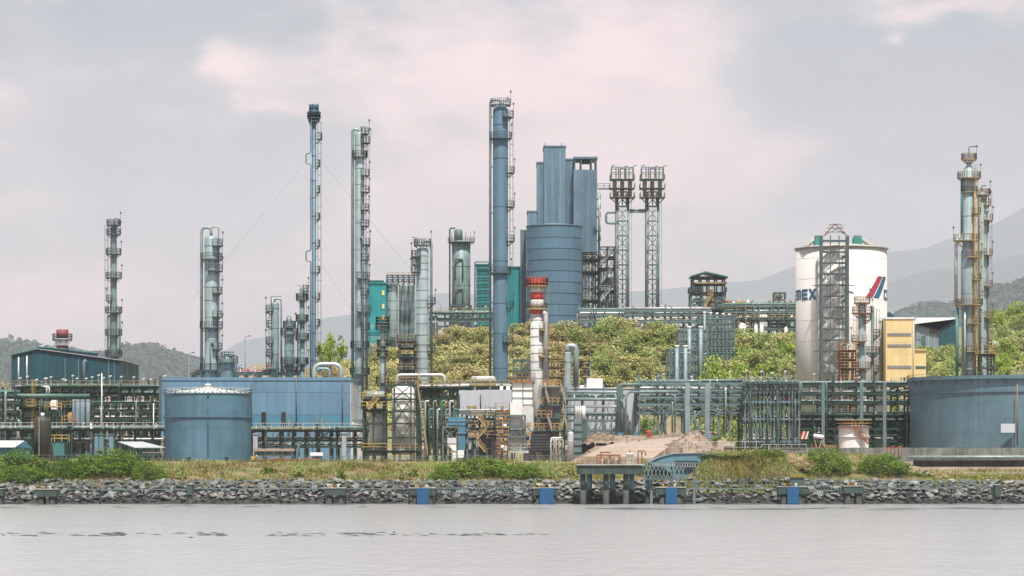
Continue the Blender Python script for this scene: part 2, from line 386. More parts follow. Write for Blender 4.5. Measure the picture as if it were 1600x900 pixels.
mb.v = [Vector(p) for p in ((-3900, -250, 0), (3900, -250, 0), (3900, 503, 0), (-3900, 503, 0))]; mb.f = [(0, 1, 2, 3)]; mb.sm = [False]
kind(mb.build('water', 'water'), 'structure')

def ridge(name, pts, D, back, mat, amp, rows=14, step=None, seed=0, xr=(-250, 1850)):
    """a range of hills: crest follows the skyline at distance D, falls towards us and away"""
    mb = MB(); cols = 150
    for j in range(rows + 1):
        t = j / rows
        for i in range(cols + 1):
            px = xr[0] + (xr[1] - xr[0]) * i / cols
            x = X(px, D); hz = max(4, Z(pl(pts, px), D))
            y = D + (t - .6) * back
            s_ = math.sin(min(1, t / .6) * math.pi / 2) if t <= .6 else math.cos((t - .6) / .4 * math.pi / 2 * .9)
            nn = noise.fractal(Vector((x * amp, y * amp, seed)), 1, 2, 5)
            z = hz * s_ * (1 + .22 * nn * (1 if t < .6 else .4)) if j != int(.6 * rows) else hz * (1 + .02 * nn)
            mb.v.append(Vector((x + nn * 70 * (1 - s_), y, max(2, z))))
    W = cols + 1
    mb.f = [(j * W + i, j * W + i + 1, (j + 1) * W + i + 1, (j + 1) * W + i) for j in range(rows) for i in range(cols)]; mb.sm = [True] * len(mb.f)
    return kind(mb.build(name, mat), 'structure')
ridge('far_mountain', [(-300, 640), (250, 600), (330, 580), (380, 556), (420, 545), (470, 525), (520, 505), (546, 498), (580, 492), (640, 470), (690, 460), (740, 462), (800, 470), (900, 462), (980, 455), (1060, 450), (1120, 443), (1180, 440), (1240, 418), (1300, 402), (1390, 394), (1440, 388), (1475, 374), (1520, 366), (1560, 345), (1600, 322), (1680, 300), (1850, 330)], 26000, 5200, 'mountain', .00038, seed=1)
ridge('near_mountain', [(-300, 660), (300, 640), (420, 575), (560, 560), (700, 520), (900, 500), (1100, 492), (1240, 478), (1330, 462), (1390, 440), (1430, 424), (1470, 418), (1500, 425), (1545, 408), (1600, 398), (1850, 380)], 19500, 3600, 'mountain', .0005, seed=4)
LOWH = [(-300, 545), (-40, 545), (0, 548), (25, 543), (60, 550), (100, 556), (150, 566), (190, 562), (215, 553), (240, 551), (262, 556), (290, 570), (330, 578), (420, 600), (600, 640), (1300, 560), (1380, 512), (1430, 492), (1500, 488), (1540, 468), (1580, 456), (1620, 450), (1850, 455)]
ridge('wooded_hill', LOWH, 8000, 1900, 'forest_far', .0013, seed=7)

# ------------------------------------------------------------------ leaf meshes
def leaf_quads(mb, c, n, r, leaf, rnd, out=.45, shell=.55, squash=.8):
    for _ in range(n):
        d = Vector((rnd.gauss(0, 1), rnd.gauss(0, 1), rnd.gauss(0, 1)))
        if d.length < .01: continue
        d.normalize(); rr = r * (shell + (1 - shell) * rnd.random() ** .6)
        p = c + Vector((d.x * rr, d.y * rr, d.z * rr * squash))
        nrm = (d * out + Vector((rnd.gauss(0, 1), rnd.gauss(0, 1), rnd.gauss(0, 1))) * .5 + Vector((0, 0, .85))).normalized()
        a = nrm.orthogonal().normalized(); a = Matrix.Rotation(rnd.random() * 6.28, 3, nrm) @ a; b = nrm.cross(a)
        s = leaf * (.55 + rnd.random() * .9); i = len(mb.v)
        mb.v += [p - a * s, p - b * s * .55, p + a * s, p + b * s * .55]; mb.f.append((i, i + 1, i + 2, i + 3)); mb.sm.append(False)
def crown_mesh(name, seed, mat, clumps, per, leaf, shape='round'):
    """unit-ish crown about 2 wide and 1.6 high, standing on z = 0"""
    rnd = random.Random(seed); mb = MB()
    for k in range(clumps):
        if shape == 'round':
            a = rnd.random() * 6.28; rr = rnd.random() ** .5 * .72; z = .35 + rnd.random() * .95; rr *= math.sqrt(max(.1, 1 - ((z - .7) / .85) ** 2))
            c = Vector((math.cos(a) * rr, math.sin(a) * rr, z)); r = .2 + rnd.random() * .22
        elif shape == 'umbrella':
            a = rnd.random() * 6.28; rr = rnd.random() ** .5 * .95; z = .95 + rnd.random() * .35 - rr * .25
            c = Vector((math.cos(a) * rr, math.sin(a) * rr, z)); r = .16 + rnd.random() * .16
        else:   # bush: many upright sprays reaching the ground
            a = rnd.random() * 6.28; rr = rnd.random() ** .5 * .95; z = (.08 + rnd.random() * .9) * math.sqrt(max(.02, 1 - rr ** 2)) + .05
            c = Vector((math.cos(a) * rr, math.sin(a) * rr, z)); r = .09 + rnd.random() * .13
        leaf_quads(mb, c, per, r, leaf, rnd)
    me = bpy.data.meshes.new(name); me.from_pydata([tuple(p) for p in mb.v], [], mb.f); me.materials.append(M[mat]); return me
def trunk_mesh(name, seed, h=.9, r=.05, limbs=5):
    rnd = random.Random(seed); mb = MB()
    def limb(p, q, r0, r1):
        b = len(mb.v); d = (q - p).normalized(); a = d.orthogonal().normalized(); c = d.cross(a)
        for pp, rr in ((p, r0), (p.lerp(q, .5) + a * .02, (r0 + r1) / 2), (q, r1)):
            for k in range(6): t = k * 1.0472; mb.v.append(pp + (a * math.cos(t) + c * math.sin(t)) * rr)
        for i in range(2):
            for k in range(6): mb.f.append((b + i * 6 + k, b + i * 6 + (k + 1) % 6, b + i * 6 + 6 + (k + 1) % 6, b + i * 6 + 6 + k)); mb.sm.append(True)
    top = Vector((rnd.uniform(-.08, .08), rnd.uniform(-.08, .08), h * .6)); limb(Vector((0, 0, -.25)), top, r, r * .7)
    for k in range(limbs):
        a = k * 6.28 / limbs + rnd.random(); s_ = top * (.5 + rnd.random() * .5)
        limb(s_, Vector((math.cos(a) * .5, math.sin(a) * .5, h * (.8 + rnd.random() * .5))), r * .55, r * .15)
    me = bpy.data.meshes.new(name); me.from_pydata([tuple(p) for p in mb.v], [], mb.f); me.materials.append(M['bark']); return me
CR = {}
for kd, mt in (('olive', 'leaf_olive'), ('dry', 'leaf_dry'), ('mid', 'leaf_mid'), ('lime', 'leaf_lime')):
    CR[kd] = [crown_mesh('crown', 10 * i + hash(kd) % 1 + len(kd), mt, 34, 52, .062) for i in range(3)]
CR['umb'] = [crown_mesh('crown', 77 + i, 'leaf_lime', 26, 40, .075, 'umbrella') for i in range(2)]
TR = [trunk_mesh('trunk', i) for i in range(3)]
trnd = random.Random(5)
def tree(kd, px, Y, wpx, hpx, label, group=None, x=None, name='tree', low=0, base=None):
    x = X(px, Y) if x is None else x; z = (gz(x, Y) if base is None else base) - low
    o = thing(name, label, 'tree', (x, Y, z - .1), group)
    o.rotation_euler.z = trnd.random() * 6.28
    wd = S(wpx, Y) / 2; ht = S(hpx, Y) / 1.45
    if base is not None and gz(x, Y) < base: ht += (base - gz(x, Y)) / 1.45; z = gz(x, Y); o.location.z = z - .1
    c = link_mesh('crown', trnd.choice(CR[kd]), o, scale=(wd, wd, ht)); t = link_mesh('trunk', trnd.choice(TR), o, scale=(wd, wd, ht))
    return o
# ------------------------------------------------------------------ plant builders
rr_ = random.Random(11)
def pts_arc(c, r, a0, a1, z, n): return [Vector((c[0] + r * math.cos(R(a0 + (a1 - a0) * k / n)), c[1] + r * math.sin(R(a0 + (a1 - a0) * k / n)), z)) for k in range(n + 1)]
SIDE = {'R': (-75, 75), 'L': (105, 255), 'B': (0, 360), 'F': (200, 340), 'r': (-40, 35), 'l': (145, 220), 'RF': (-110, 60), 'LF': (120, 290)}
def platform(root, c, r, z, side, wd=1.1, mat='dark_steel', rail='dark_steel', lamp=False, th=.16):
    a0, a1 = SIDE[side]; n = max(4, int((a1 - a0) / 24))
    mb = MB().sector(c, r * .98, r + wd, a0, a1, z - th, z, n)
    for a in range(int(a0) + 10, int(a1), 50):
        u_ = Vector((math.cos(R(a)), math.sin(R(a)), 0)); p = Vector((c[0], c[1], 0))
        mb.beam(p + u_ * (r * .97) + Vector((0, 0, z - th - wd * .7)), p + u_ * (r + wd * .9) + Vector((0, 0, z - th)), .1)
    pf = mb.build('platform', mat, root)
    rl = MB(); pp = pts_arc(c, r + wd - .06, a0, a1, z, n * 2 if side == 'B' else n)
    rl.rail(pp, 1.1, .032, 1.3, 2)
    if a1 - a0 < 350:
        for a in (a0, a1):
            u_ = Vector((math.cos(R(a)), math.sin(R(a)), 0)); p = Vector((c[0], c[1], z)); rl.rail([p + u_ * (r + .05), p + u_ * (r + wd - .06)], 1.1, .032, 1.3, 2)
    rl.build('handrail', rail, pf)
    if lamp:
        a = R(0 if side in ('R', 'r', 'B', 'RF') else 180); p = Vector((c[0] + math.cos(a) * (r + wd), c[1] + math.sin(a) * (r + wd), z))
        MB().tube(p, p + Vector((0, 0, 2.3)), .04, 5).bx(p.x - .16, p.x + .16, p.y - .16, p.y + .16, p.z + 2.3, p.z + 2.65).build('lamp', 'dark_steel', pf)
def ladder(root, c, r, ang, z0, z1, mat='dark_steel', cage=True, off=.35):
    a = R(ang); u_ = Vector((math.cos(a), math.sin(a), 0)); t = Vector((-u_.y, u_.x, 0)); b = Vector((c[0], c[1], 0)) + u_ * (r + off)
    mb = MB()
    for s_ in (-.25, .25): mb.beam(b + t * s_ + Vector((0, 0, z0)), b + t * s_ + Vector((0, 0, z1)), .055)
    z = z0 + .4
    while z < z1: mb.beam(b - t * .25 + Vector((0, 0, z)), b + t * .25 + Vector((0, 0, z)), .05); z += .5
    z = z0 + 1
    while z < z1: mb.beam(b - u_ * (off + .05) + Vector((0, 0, z)), b + Vector((0, 0, z)), .06); z += 4
    ld = mb.build('ladder', mat, root)
    if cage:
        mb = MB(); z = z0 + 2.4; cc = b + u_ * .32
        while z < z1: mb.pipe([cc + (u_ * math.cos(R(q)) + t * math.sin(R(q))) * .38 + Vector((0, 0, z)) for q in range(-140, 141, 40)], .02, 4, 0); z += 2.0
        for q in (-60, 0, 60):
            p = cc + (u_ * math.cos(R(q)) + t * math.sin(R(q))) * .38; mb.beam(p + Vector((0, 0, z0 + 2.4)), p + Vector((0, 0, z1)), .03)
        mb.build('ladder_cage', mat, ld)
def tower(name, label, px, Y, top, wpx, segs=None, z0=G, mat='col_steel', plats=(), lad=None, pipes=(), rings=7, head=.5, cat='column', pmat='dark_steel', rmat='dark_steel', group=None, lampy=True, pipemat='pipe_grey', n=24):
    """process column: shell with domed head, skirt, seam rings, platforms, ladder, pipes.  segs: [(py, width px)] from base up when the shell changes width"""
    x = X(px, Y); zt = Z(top, Y); r = S(wpx, Y) / 2; c = (x, Y)
    o = thing(name, label, cat, (x, Y, z0), group)
    prof = [(r * 1.04, z0 + 3), (r, z0 + 3.3)]
    rt = r
    if segs:
        prof = [(S(segs[0][1], Y) / 2, z0 + 3)]
        for (pa, wa), (pb, wb) in zip(segs, segs[1:]): prof += [(S(wa, Y) / 2, Z(pb, Y) - .5), (S(wb, Y) / 2, Z(pb, Y) + .3)]
        rt = S(segs[-1][1], Y) / 2; r = max(S(q[1], Y) / 2 for q in segs)
    def rad(z):
        if not segs: return r
        v_ = S(segs[0][1], Y) / 2
        for p_, w_ in segs:
            if z >= Z(p_, Y) - .1: v_ = S(w_, Y) / 2
        return v_
    hd = rt * head; prof += [(rt, zt - hd)] + [(rt * math.cos(R(q)), zt - hd + hd * math.sin(R(q))) for q in (25, 50, 70)] + [(rt * .12, zt)]
    MB().lathe(prof, c, n).build('shell', mat, o)
    MB().lathe([(prof[0][0] * 1.06, z0), (prof[0][0] * 1.03, z0 + 3)], c, n).build('skirt', 'concrete', o)
    for k in range(rings):
        z = z0 + 3 + (zt - hd - z0 - 3) * (k + .6 + .25 * math.sin(k * 5 + px)) / rings; q = rad(z)
        MB().sector(c, q * .99, q + .05, 0, 360, z - .07, z + .07, n).build('seam_ring', mat, o)
    for q in plats:
        py, sd_, wd = q[0], q[1], (q[2] if len(q) > 2 else 1.1); z = Z(py, Y); platform(o, c, rad(z), z, sd_, wd, pmat, rmat, lampy)
    if lad is not None: ladder(o, c, r, lad, z0 + 6, zt - .5, pmat)
    for q in pipes:
        rad_, pp = q[0], q[1]; MB().pipe([Vector((X(a, Y) if True else 0, Y + dy, Z(b, Y))) for a, b, dy in pp], rad_, 10, rad_ * 3.2).build('pipe', q[2] if len(q) > 2 else pipemat, o)
    return o
def plates(root, c, r, z0, z1, courses, per, mat, gap=.03, th=.08, stag=True, a0=0, a1=360, name='shell_plate'):
    hz = (z1 - z0) / courses; da = (a1 - a0) / per; ga = math.degrees(gap / r)
    for i in range(courses):
        for k in range(per):
            s_ = a0 + k * da + (da / 2 if stag and i % 2 else 0)
            MB().sector(c, r - th, r, s_ + ga / 2, s_ + da - ga / 2, z0 + i * hz + gap / 2, z0 + (i + 1) * hz - gap / 2, 6).build(name, mat, root)
def rack(name, label, px0, px1, Yf, dep, levels, bays, mat='green_steel', npipe=(3, 5), z0=None, xb=(), rails=(), rmat='ochre', seed=1, colw=.36, pm_=('pipe_grey', 'pipe_green', 'pipe_silver'), drops=3, zt=None, fire=False, cat='pipe rack', pr=(.09, .3), valves=6, lamps=0, cross=True, group=None, beamh=.34, fine=0):
    rnd = random.Random(seed); x0, x1 = X(px0, Yf), X(px1, Yf); z0 = G if z0 is None else z0
    zs = sorted(Z(p, Yf) for p in levels); zt = Z(zt, Yf) if zt else zs[-1]
    o = thing(name, label, cat, ((x0 + x1) / 2, Yf + dep / 2, z0), group)
    bxs = [x0 + (x1 - x0) * (k + (rnd.uniform(-.28, .28) if 0 < k < bays else 0)) / bays for k in range(bays + 1)]
    for x in bxs:
        for y in (Yf, Yf + dep):
            MB().bx(x - colw / 2, x + colw / 2, y - colw / 2, y + colw / 2, z0, zt + max(0, rnd.uniform(-2.2, 1.6))).build('column', mat, o)
            if fire: MB().bx(x - colw * 1.1, x + colw * 1.1, y - colw * 1.1, y + colw * 1.1, z0 - .3, z0 + 1.6).build('column_base', 'concrete', o)
        if cross:
            for z in zs: MB().beam((x, Yf - .6, z - beamh * .9), (x, Yf + dep + .6, z - beamh * .9), colw * .7, beamh).build('crossbeam', mat, o)
    for z in zs:
        for y in (Yf - colw * .55, Yf + dep + colw * .55): MB().beam((x0 - .3, y, z), (x1 + .3, y, z), colw * .5, beamh).build('beam', mat, o)
    for k, lv in xb:
        za = z0 + .5 if lv == 0 else zs[lv - 1]; zb = zs[lv]
        MB().beam((bxs[k], Yf - colw * .8, za), (bxs[k + 1], Yf - colw * .8, zb), .16).build('brace', mat, o)
        MB().beam((bxs[k], Yf - colw * 1.05, zb), (bxs[k + 1], Yf - colw * 1.05, za), .16).build('brace', mat, o)
    for z in zs:
        y = Yf + .5
        for k in range(rnd.randint(*npipe)):
            r = rnd.uniform(*pr); y += r
            if y > Yf + dep - .3: break
            a, b = x0 - rnd.random() * .5, x1 + rnd.random() * .5
            if rnd.random() < .3: a = rnd.choice(bxs[:-1])
            if rnd.random() < .3: b = rnd.choice(bxs[1:])
            if b - a < 3: a, b = x0, x1
            pts = [(a, y, z + .25 + r), (b, y, z + .25 + r)]
            if rnd.random() < .35: pts = [(a, y, max(z0 + .5, z - rnd.uniform(1.5, 4)))] + pts
            if rnd.random() < .35: pts = pts + [(b, y, max(z0 + .5, z - rnd.uniform(1.5, 4)))]
            MB().pipe(pts, r, 8).build('pipe', rnd.choice(pm_), o); y += r + rnd.uniform(.15, .6)
    for k in range(drops):
        x = rnd.uniform(x0 + .5, x1 - .5); r = rnd.uniform(pr[0] * .8, pr[1] * .7); zb = rnd.choice(zs); y = Yf - .55 - r
        MB().pipe([(x, Yf + 1.2, zb + .4), (x, y, zb + .4), (x, y, z0 + .8)], r, 8).build('riser_pipe', rnd.choice(pm_), o)
    for k in range(valves * 2):
        x = rnd.uniform(x0 + .5, x1 - .5); z = rnd.choice(zs) + .4; y = Yf + rnd.uniform(-.3, .5)
        q_ = rnd.uniform(.55, 1.1); MB().lathe([(.28 * q_, z), (.28 * q_, z + .1)], (x, y), 8).tube((x, y, z + .05), (x, y, z + .8 * q_), .07, 5).lathe([(.2 * q_, z + .8 * q_), (.2 * q_, z + .8 * q_ + .08)], (x, y), 8).build('valve', rnd.choice(('dark_red', 'white', 'pipe_silver', 'galv', 'offwhite', 'ochre')), o)
    for k in rails:
        z = zs[k] + beamh / 2
        dk = MB().bx(x0, x1, Yf - 1.3, Yf - colw * .9, z - .08, z + .02).build('walkway', mat, o)
        MB().rail([(x0, Yf - 1.25, z), (x1, Yf - 1.25, z)], 1.1, .04, 1.7, 2).build('handrail', rmat, dk)
    for k in range(fine):
        x = rnd.uniform(x0 + .3, x1 - .3); i_ = rnd.randrange(len(zs)); za = z0 if i_ == 0 else zs[i_ - 1]; y = Yf + rnd.uniform(-.5, dep * .8); h_ = zs[i_] - za
        if rnd.random() < .6: MB().beam((x, y, za), (x, y, zs[i_]), .12).build('hanger', rnd.choice((mat, mat, 'pipe_grey', 'light_steel')), o)
        else: MB().beam((x, y, za), (min(x1, x + h_ * .8), y, zs[i_]), .12).build('strut', mat, o)
    for k in range(lamps):
        x = x0 + (x1 - x0) * (k + .5 + rnd.uniform(-.3, .3)) / lamps; y = Yf + dep * rnd.uniform(.1, .9); h = rnd.uniform(1.0, 1.9)
        MB().tube((x, y, zt), (x, y, zt + h), .045, 5).beam((x - .15, y - .1, zt + h), (x + .22, y - .25, zt + h + .12), .3, .2).build('floodlight', 'white', o)
    return o
def stair(root, p0, p1, wd=.9, mat='yellow', n=None):
    """one straight flight running in x; p0 low end, p1 high end"""
    p0, p1 = Vector(p0), Vector(p1); d = p1 - p0; n = n or max(4, int(abs(d.z) / .25)); yv = Vector((0, wd / 2, 0)); mb = MB()
    for s_ in (-1, 1): mb.beam(p0 + yv * s_, p1 + yv * s_, .08, .25)
    for k in range(1, n):
        q = p0.lerp(p1, k / n); mb.beam(q - yv, q + yv, .25, .05)
    st = mb.build('stair_flight', mat, root); rl = MB()
    for s_ in (-1, 1):
        for h in (.55, 1.05): rl.beam(p0 + yv * s_ + Vector((0, 0, h)), p1 + yv * s_ + Vector((0, 0, h)), .07)
        for k in range(0, 6): q = p0.lerp(p1, k / 5) + yv * s_; rl.beam(q, q + Vector((0, 0, 1.05)), .06)
    rl.build('handrail', mat, st)
def frame(root, x0, x1, y0, y1, z0, zs, nx=1, ny=1, w=.3, mat='green_steel', brace=True, decks=(), rmat='yellow', dmat=None):
    bx_ = [x0 + (x1 - x0) * k / nx for k in range(nx + 1)]; by = [y0 + (y1 - y0) * k / ny for k in range(ny + 1)]
    for x in bx_:
        for y in by: MB().bx(x - w / 2, x + w / 2, y - w / 2, y + w / 2, z0, zs[-1]).build('column', mat, root)
    for z in zs:
        for y in by: MB().beam((x0, y - w * .1, z), (x1, y - w * .1, z), w * .7, w * 1.1).build('beam', mat, root)
        for x in bx_: MB().beam((x, y0, z - .02), (x, y1, z - .02), w * .7, w * 1.1).build('crossbeam', mat, root)
    zz = [z0] + list(zs)
    if brace:
        for k in range(nx):
            for a, b in zip(zz, zz[1:]):
                MB().beam((bx_[k], y0 - w * .6, a), (bx_[k + 1], y0 - w * .6, b), w * .45).build('brace', mat, root)
                MB().beam((bx_[k + 1], y0 - w * .75, a), (bx_[k], y0 - w * .75, b), w * .45).build('brace', mat, root)
    for k in decks:
        z = zs[k] + w * .6
        dk = MB().bx(x0 - .4, x1 + .4, y0 - .9, y1 + .4, z, z + .08).build('deck', dmat or mat, root)
        MB().rail([(x0 - .35, y1, z + .08), (x0 - .35, y0 - .85, z + .08), (x1 + .35, y0 - .85, z + .08), (x1 + .35, y1, z + .08)], 1.1, .045, 1.4, 2).build('handrail', rmat, dk)
def panels(root, x0, x1, y, z0, z1, nx, nz_, mat, gap=.04, th=.1, name='wall_panel', side='front'):
    """separate cladding panels proud of a wall; side 'front' faces -y at plane y; side 'right' lies at x = y argument, running x0..x1 in depth"""
    for i in range(nx):
        for j in range(nz_):
            a = x0 + (x1 - x0) * i / nx + gap / 2; b = x0 + (x1 - x0) * (i + 1) / nx - gap / 2; c = z0 + (z1 - z0) * j / nz_ + gap / 2; d = z0 + (z1 - z0) * (j + 1) / nz_ - gap / 2
            if side == 'front': MB().bx(a, b, y - th, y, c, d).build(name, mat, root)
            else: MB().bx(y, y + th, a, b, c, d).build(name, mat, root)
def drum(root, p, q, r, mat='pipe_silver', name='drum', saddle=True, zb=None):
    p, q = Vector(p), Vector(q); d = (q - p).normalized(); pts = []
    mb = MB(); n = 14; ref = d.orthogonal().normalized(); b = d.cross(ref); base = 0
    prof = [(-.45 * r, .05), (-.4 * r, .45 * r), (-.2 * r, .8 * r), (0, r)]; Lg = (q - p).length
    prof = prof + [(Lg - a, rr) for a, rr in reversed(prof)]; prof = [(a if i < 4 else a, rr) for i, (a, rr) in enumerate(prof)]
    for a, rr in prof:
        for k in range(n): t = 2 * math.pi * k / n; mb.v.append(p + d * a + (ref * math.cos(t) + b * math.sin(t)) * rr)
    for i in range(len(prof) - 1):
        for k in range(n): mb.f.append((i * n + k, i * n + (k + 1) % n, (i + 1) * n + (k + 1) % n, (i + 1) * n + k)); mb.sm.append(True)
    ob = mb.build(name, mat, root)
    if saddle:
        for t in (.2, .8):
            c = p.lerp(q, t); MB().bx(c.x - .2, c.x + .2, c.y - r * .8, c.y + r * .8, zb if zb is not None else c.z - r * 1.6, c.z - r * .5).build('saddle', 'concrete', root)
    return ob
# ------------------------------------------------------------------ cement works on the hilltop
PZ = 34.5
# white silo with lettering
YS = 650; cS = (X(1314.5, YS), YS); rS = S(71, YS); zS1 = Z(390, YS); zS0 = 8.0
o = thing('cement_silo', 'tall white concrete silo with blue lettering and a lift frame on its front', 'silo', (cS[0], cS[1], zS0))
MB().lathe([(rS, zS0), (rS, zS1)], cS, 72).build('shell', 'silo_white', o)
MB().lathe([(rS + .3, zS1), (rS + .3, zS1 + .25), (rS * .5, zS1 + .9), (.1, zS1 + 1.2)], cS, 48).build('roof', 'concrete', o)
for k in range(10): z = zS0 + (zS1 - zS0) * (k + .5) / 10; MB().sector(cS, rS - .05, rS + .008, 0, 360, z - .02, z + .02, 72).build('pour_joint', 'concrete', o)
def on_cyl(poly, th=.05, nseg=3):
    """letter stroke given as a quad in (degrees from the front, metres), bent on to the silo"""
    (a, b, c, d) = poly; n = nseg; rows = []
    if abs(a[0] - d[0]) > 2:
        K = 6; parts = []
        for k in range(K):
            lp = lambda p, q, t: (p[0] + (q[0] - p[0]) * t, p[1] + (q[1] - p[1]) * t)
            a2, d2 = lp(a, d, k / K), lp(a, d, (k + 1) / K); b2, c2 = lp(b, c, k / K), lp(b, c, (k + 1) / K)
            parts.append(on_flat((a2, b2, c2, d2), th, n))
        return merge(parts)
    return on_flat(poly, th, n)
def on_flat(poly, th, n):
    mb = MB(); (a, b, c, d) = poly; rows = []
    for i in range(n + 1):
        t = i / n; lo = (a[0] + (b[0] - a[0]) * t, a[1] + (b[1] - a[1]) * t); hi = (d[0] + (c[0] - d[0]) * t, d[1] + (c[1] - d[1]) * t); rows.append((lo, hi))
    for rad in (rS - .05, rS + th):
        for lo, hi in rows:
            for q in (lo, hi): t = R(q[0] - 90); mb.v.append(Vector((cS[0] + rad * math.cos(t), cS[1] + rad * math.sin(t), q[1])))
    k0 = 2 * (n + 1)
    for i in range(n):
        mb.f += [(k0 + 2 * i, k0 + 2 * i + 2, k0 + 2 * i + 3, k0 + 2 * i + 1), (2 * i, 2 * i + 1, 2 * i + 3, 2 * i + 2), (2 * i, 2 * i + 2, k0 + 2 * i + 2, k0 + 2 * i), (2 * i + 1, k0 + 2 * i + 1, k0 + 2 * i + 3, 2 * i + 3)]
    mb.f += [(0, k0, k0 + 1, 1), (2 * n, 2 * n + 1, k0 + 2 * n + 1, k0 + 2 * n)]; mb.sm = [False] * len(mb.f); return mb
def merge(lst):
    m = MB()
    for q in lst:
        b = len(m.v); m.v += q.v; m.f += [tuple(i + b for i in f) for f in q.f]; m.sm += q.sm
    return m
zl0, zl1 = Z(466.5, YS - rS), Z(450, YS - rS); hh = zl1 - zl0
def qd(x0, x1, y0, y1, A, Wd): return on_cyl([(A + x0 * Wd, zl0 + y0 * hh), (A + x1 * Wd, zl0 + y0 * hh), (A + x1 * Wd, zl0 + y1 * hh), (A + x0 * Wd, zl0 + y1 * hh)])
def sl(x0, x1, x2, x3, A, Wd, y0=0, y1=1): return on_cyl([(A + x0 * Wd, zl0 + y0 * hh), (A + x1 * Wd, zl0 + y0 * hh), (A + x2 * Wd, zl0 + y1 * hh), (A + x3 * Wd, zl0 + y1 * hh)])
LET = {
 'C': lambda A, W: [qd(0, .3, .12, .88, A, W), qd(.1, 1, 0, .25, A, W), qd(.1, 1, .75, 1, A, W)],
 'E': lambda A, W: [qd(0, .3, .1, .9, A, W), qd(.1, 1, 0, .22, A, W), qd(.2, .95, .4, .61, A, W), qd(.1, 1, .78, 1, A, W)],
 'M': lambda A, W: [qd(0, .25, 0, .9, A, W), qd(.38, .62, 0, .9, A, W), qd(.75, 1, 0, .9, A, W), qd(.08, .92, .76, 1, A, W)],
 'X': lambda A, W: [sl(0, .32, 1, .68, A, W), sl(.68, 1, .32, 0, A, W)]}
def word(letters, start):
    a = start
    for ch in letters:
        wd = 15 if ch == 'M' else 12.6
        merge(LET[ch](a, wd)).build('letter', 'letter_blue', o); a += wd + 1.9
word('CEMEX', -38.2 - (4 * 12.6 + 15 + 4 * 1.9)); word('CEMEX', 61)
zg0, zg1 = Z(464.5, YS - rS), Z(430, YS - rS)
for nm, mt, b0, b1, t0, t1 in (('logo_stripe', 'letter_red', 25.5, 36, 56.5, 46.5), ('logo_stripe', 'letter_blue', 38, 48.5, 69, 58.5)):
    on_cyl([(b0, zg0), (b1, zg0), (t0, zg1), (t1, zg1)], nseg=4).build(nm, mt, o)
# lift and stair frame on its front
Yl = YS - rS - 3.2; lf = thing('lift_frame', 'dark steel lift and stair frame running up the front of the white silo', 'lift frame', (X(1305, Yl), Yl, zS0))
xa, xb_ = X(1284, Yl), X(1325, Yl); zt_ = Z(368, Yl)
for x in (xa, xb_):
    for y in (Yl, Yl + 2.8): MB().bx(x - .2, x + .2, y - .2, y + .2, zS0, zt_).build('column', 'dark_steel', lf)
for x in (xa + (xb_ - xa) * .33, xa + (xb_ - xa) * .66): MB().bx(x - .1, x + .1, Yl - .1, Yl + .1, zS0, zt_).build('guide_rail', 'dark_steel', lf)
k = 0; z = zS0 + 1
while z < zt_ + .1:
    MB().beam((xa, Yl, z), (xb_, Yl, z), .22).build('beam', 'dark_steel', lf); MB().beam((xa, Yl + 2.8, z), (xb_, Yl + 2.8, z), .22).build('beam', 'dark_steel', lf)
    if k % 2 == 0:
        ya = Yl + .5; a_, b_ = ((xa + .4, xb_ - .4) if k % 4 == 0 else (xb_ - .4, xa + .4))
        if z + 4.4 < zt_: stair(lf, (a_, ya + 1, z), (b_, ya + 1, z + 4.4), .8, 'galv', 12)
    if k % 6 == 3: MB().beam((xa - 1.6, Yl + 2.6, z), (xb_ + 1.6, Yl + 2.6, z), .16).build('wall_tie', 'dark_steel', lf)
    z += 2.2; k += 1
for x0_, x1_ in ((1288, 1300), (1324, 1311)): MB().beam((X(x0_, Yl), Yl + 1, zt_), (X(x1_ - (6 if x0_ > 1300 else -6), Yl), Yl + 1, Z(349, Yl)), .22).build('gantry_leg', 'rust', lf)
for q in (350, 356, 362): MB().beam((X(1296 - (q - 350) * .5, Yl), Yl + 1, Z(q, Yl)), (X(1316 + (q - 350) * .5, Yl), Yl + 1, Z(q, Yl)), .13).build('gantry_beam', 'dark_steel', lf)
MB().beam((X(1296, Yl), Yl + 1, Z(352, Yl)), (X(1322, Yl), Yl + 1, Z(366, Yl)), .1).build('gantry_brace', 'dark_steel', lf)
MB().beam((X(1318, Yl), Yl + 1, Z(352, Yl)), (X(1292, Yl), Yl + 1, Z(366, Yl)), .1).build('gantry_brace', 'dark_steel', lf)
for pa, pb, lb in ((1273, 1286, 'left'), (1334, 1347, 'right')):
    fl = thing('filter_box', 'green dust filter box on top of the white silo, %s of the lift frame' % lb, 'filter', (X((pa + pb) / 2, YS), YS - 4, zS1 + .9))
    MB().pbx(pa, pb, 371, 388, YS - 4, 3).build('housing', 'teal_box', fl); MB().pbx(pa + 1, pb - 1, 368, 371, YS - 3.6, 2.2).build('cap', 'grey_steel', fl)
    s_ = -1 if lb == 'left' else 1; e_ = pa - 14 if s_ < 0 else pb + 22
    MB().pipe([P(pa if s_ < 0 else pb, 374, YS - 3), P((pa if s_ < 0 else pb) + s_ * 10, 382, YS - 3), P(e_, 386, YS - 3)], .4, 8).build('duct', 'concrete', fl)

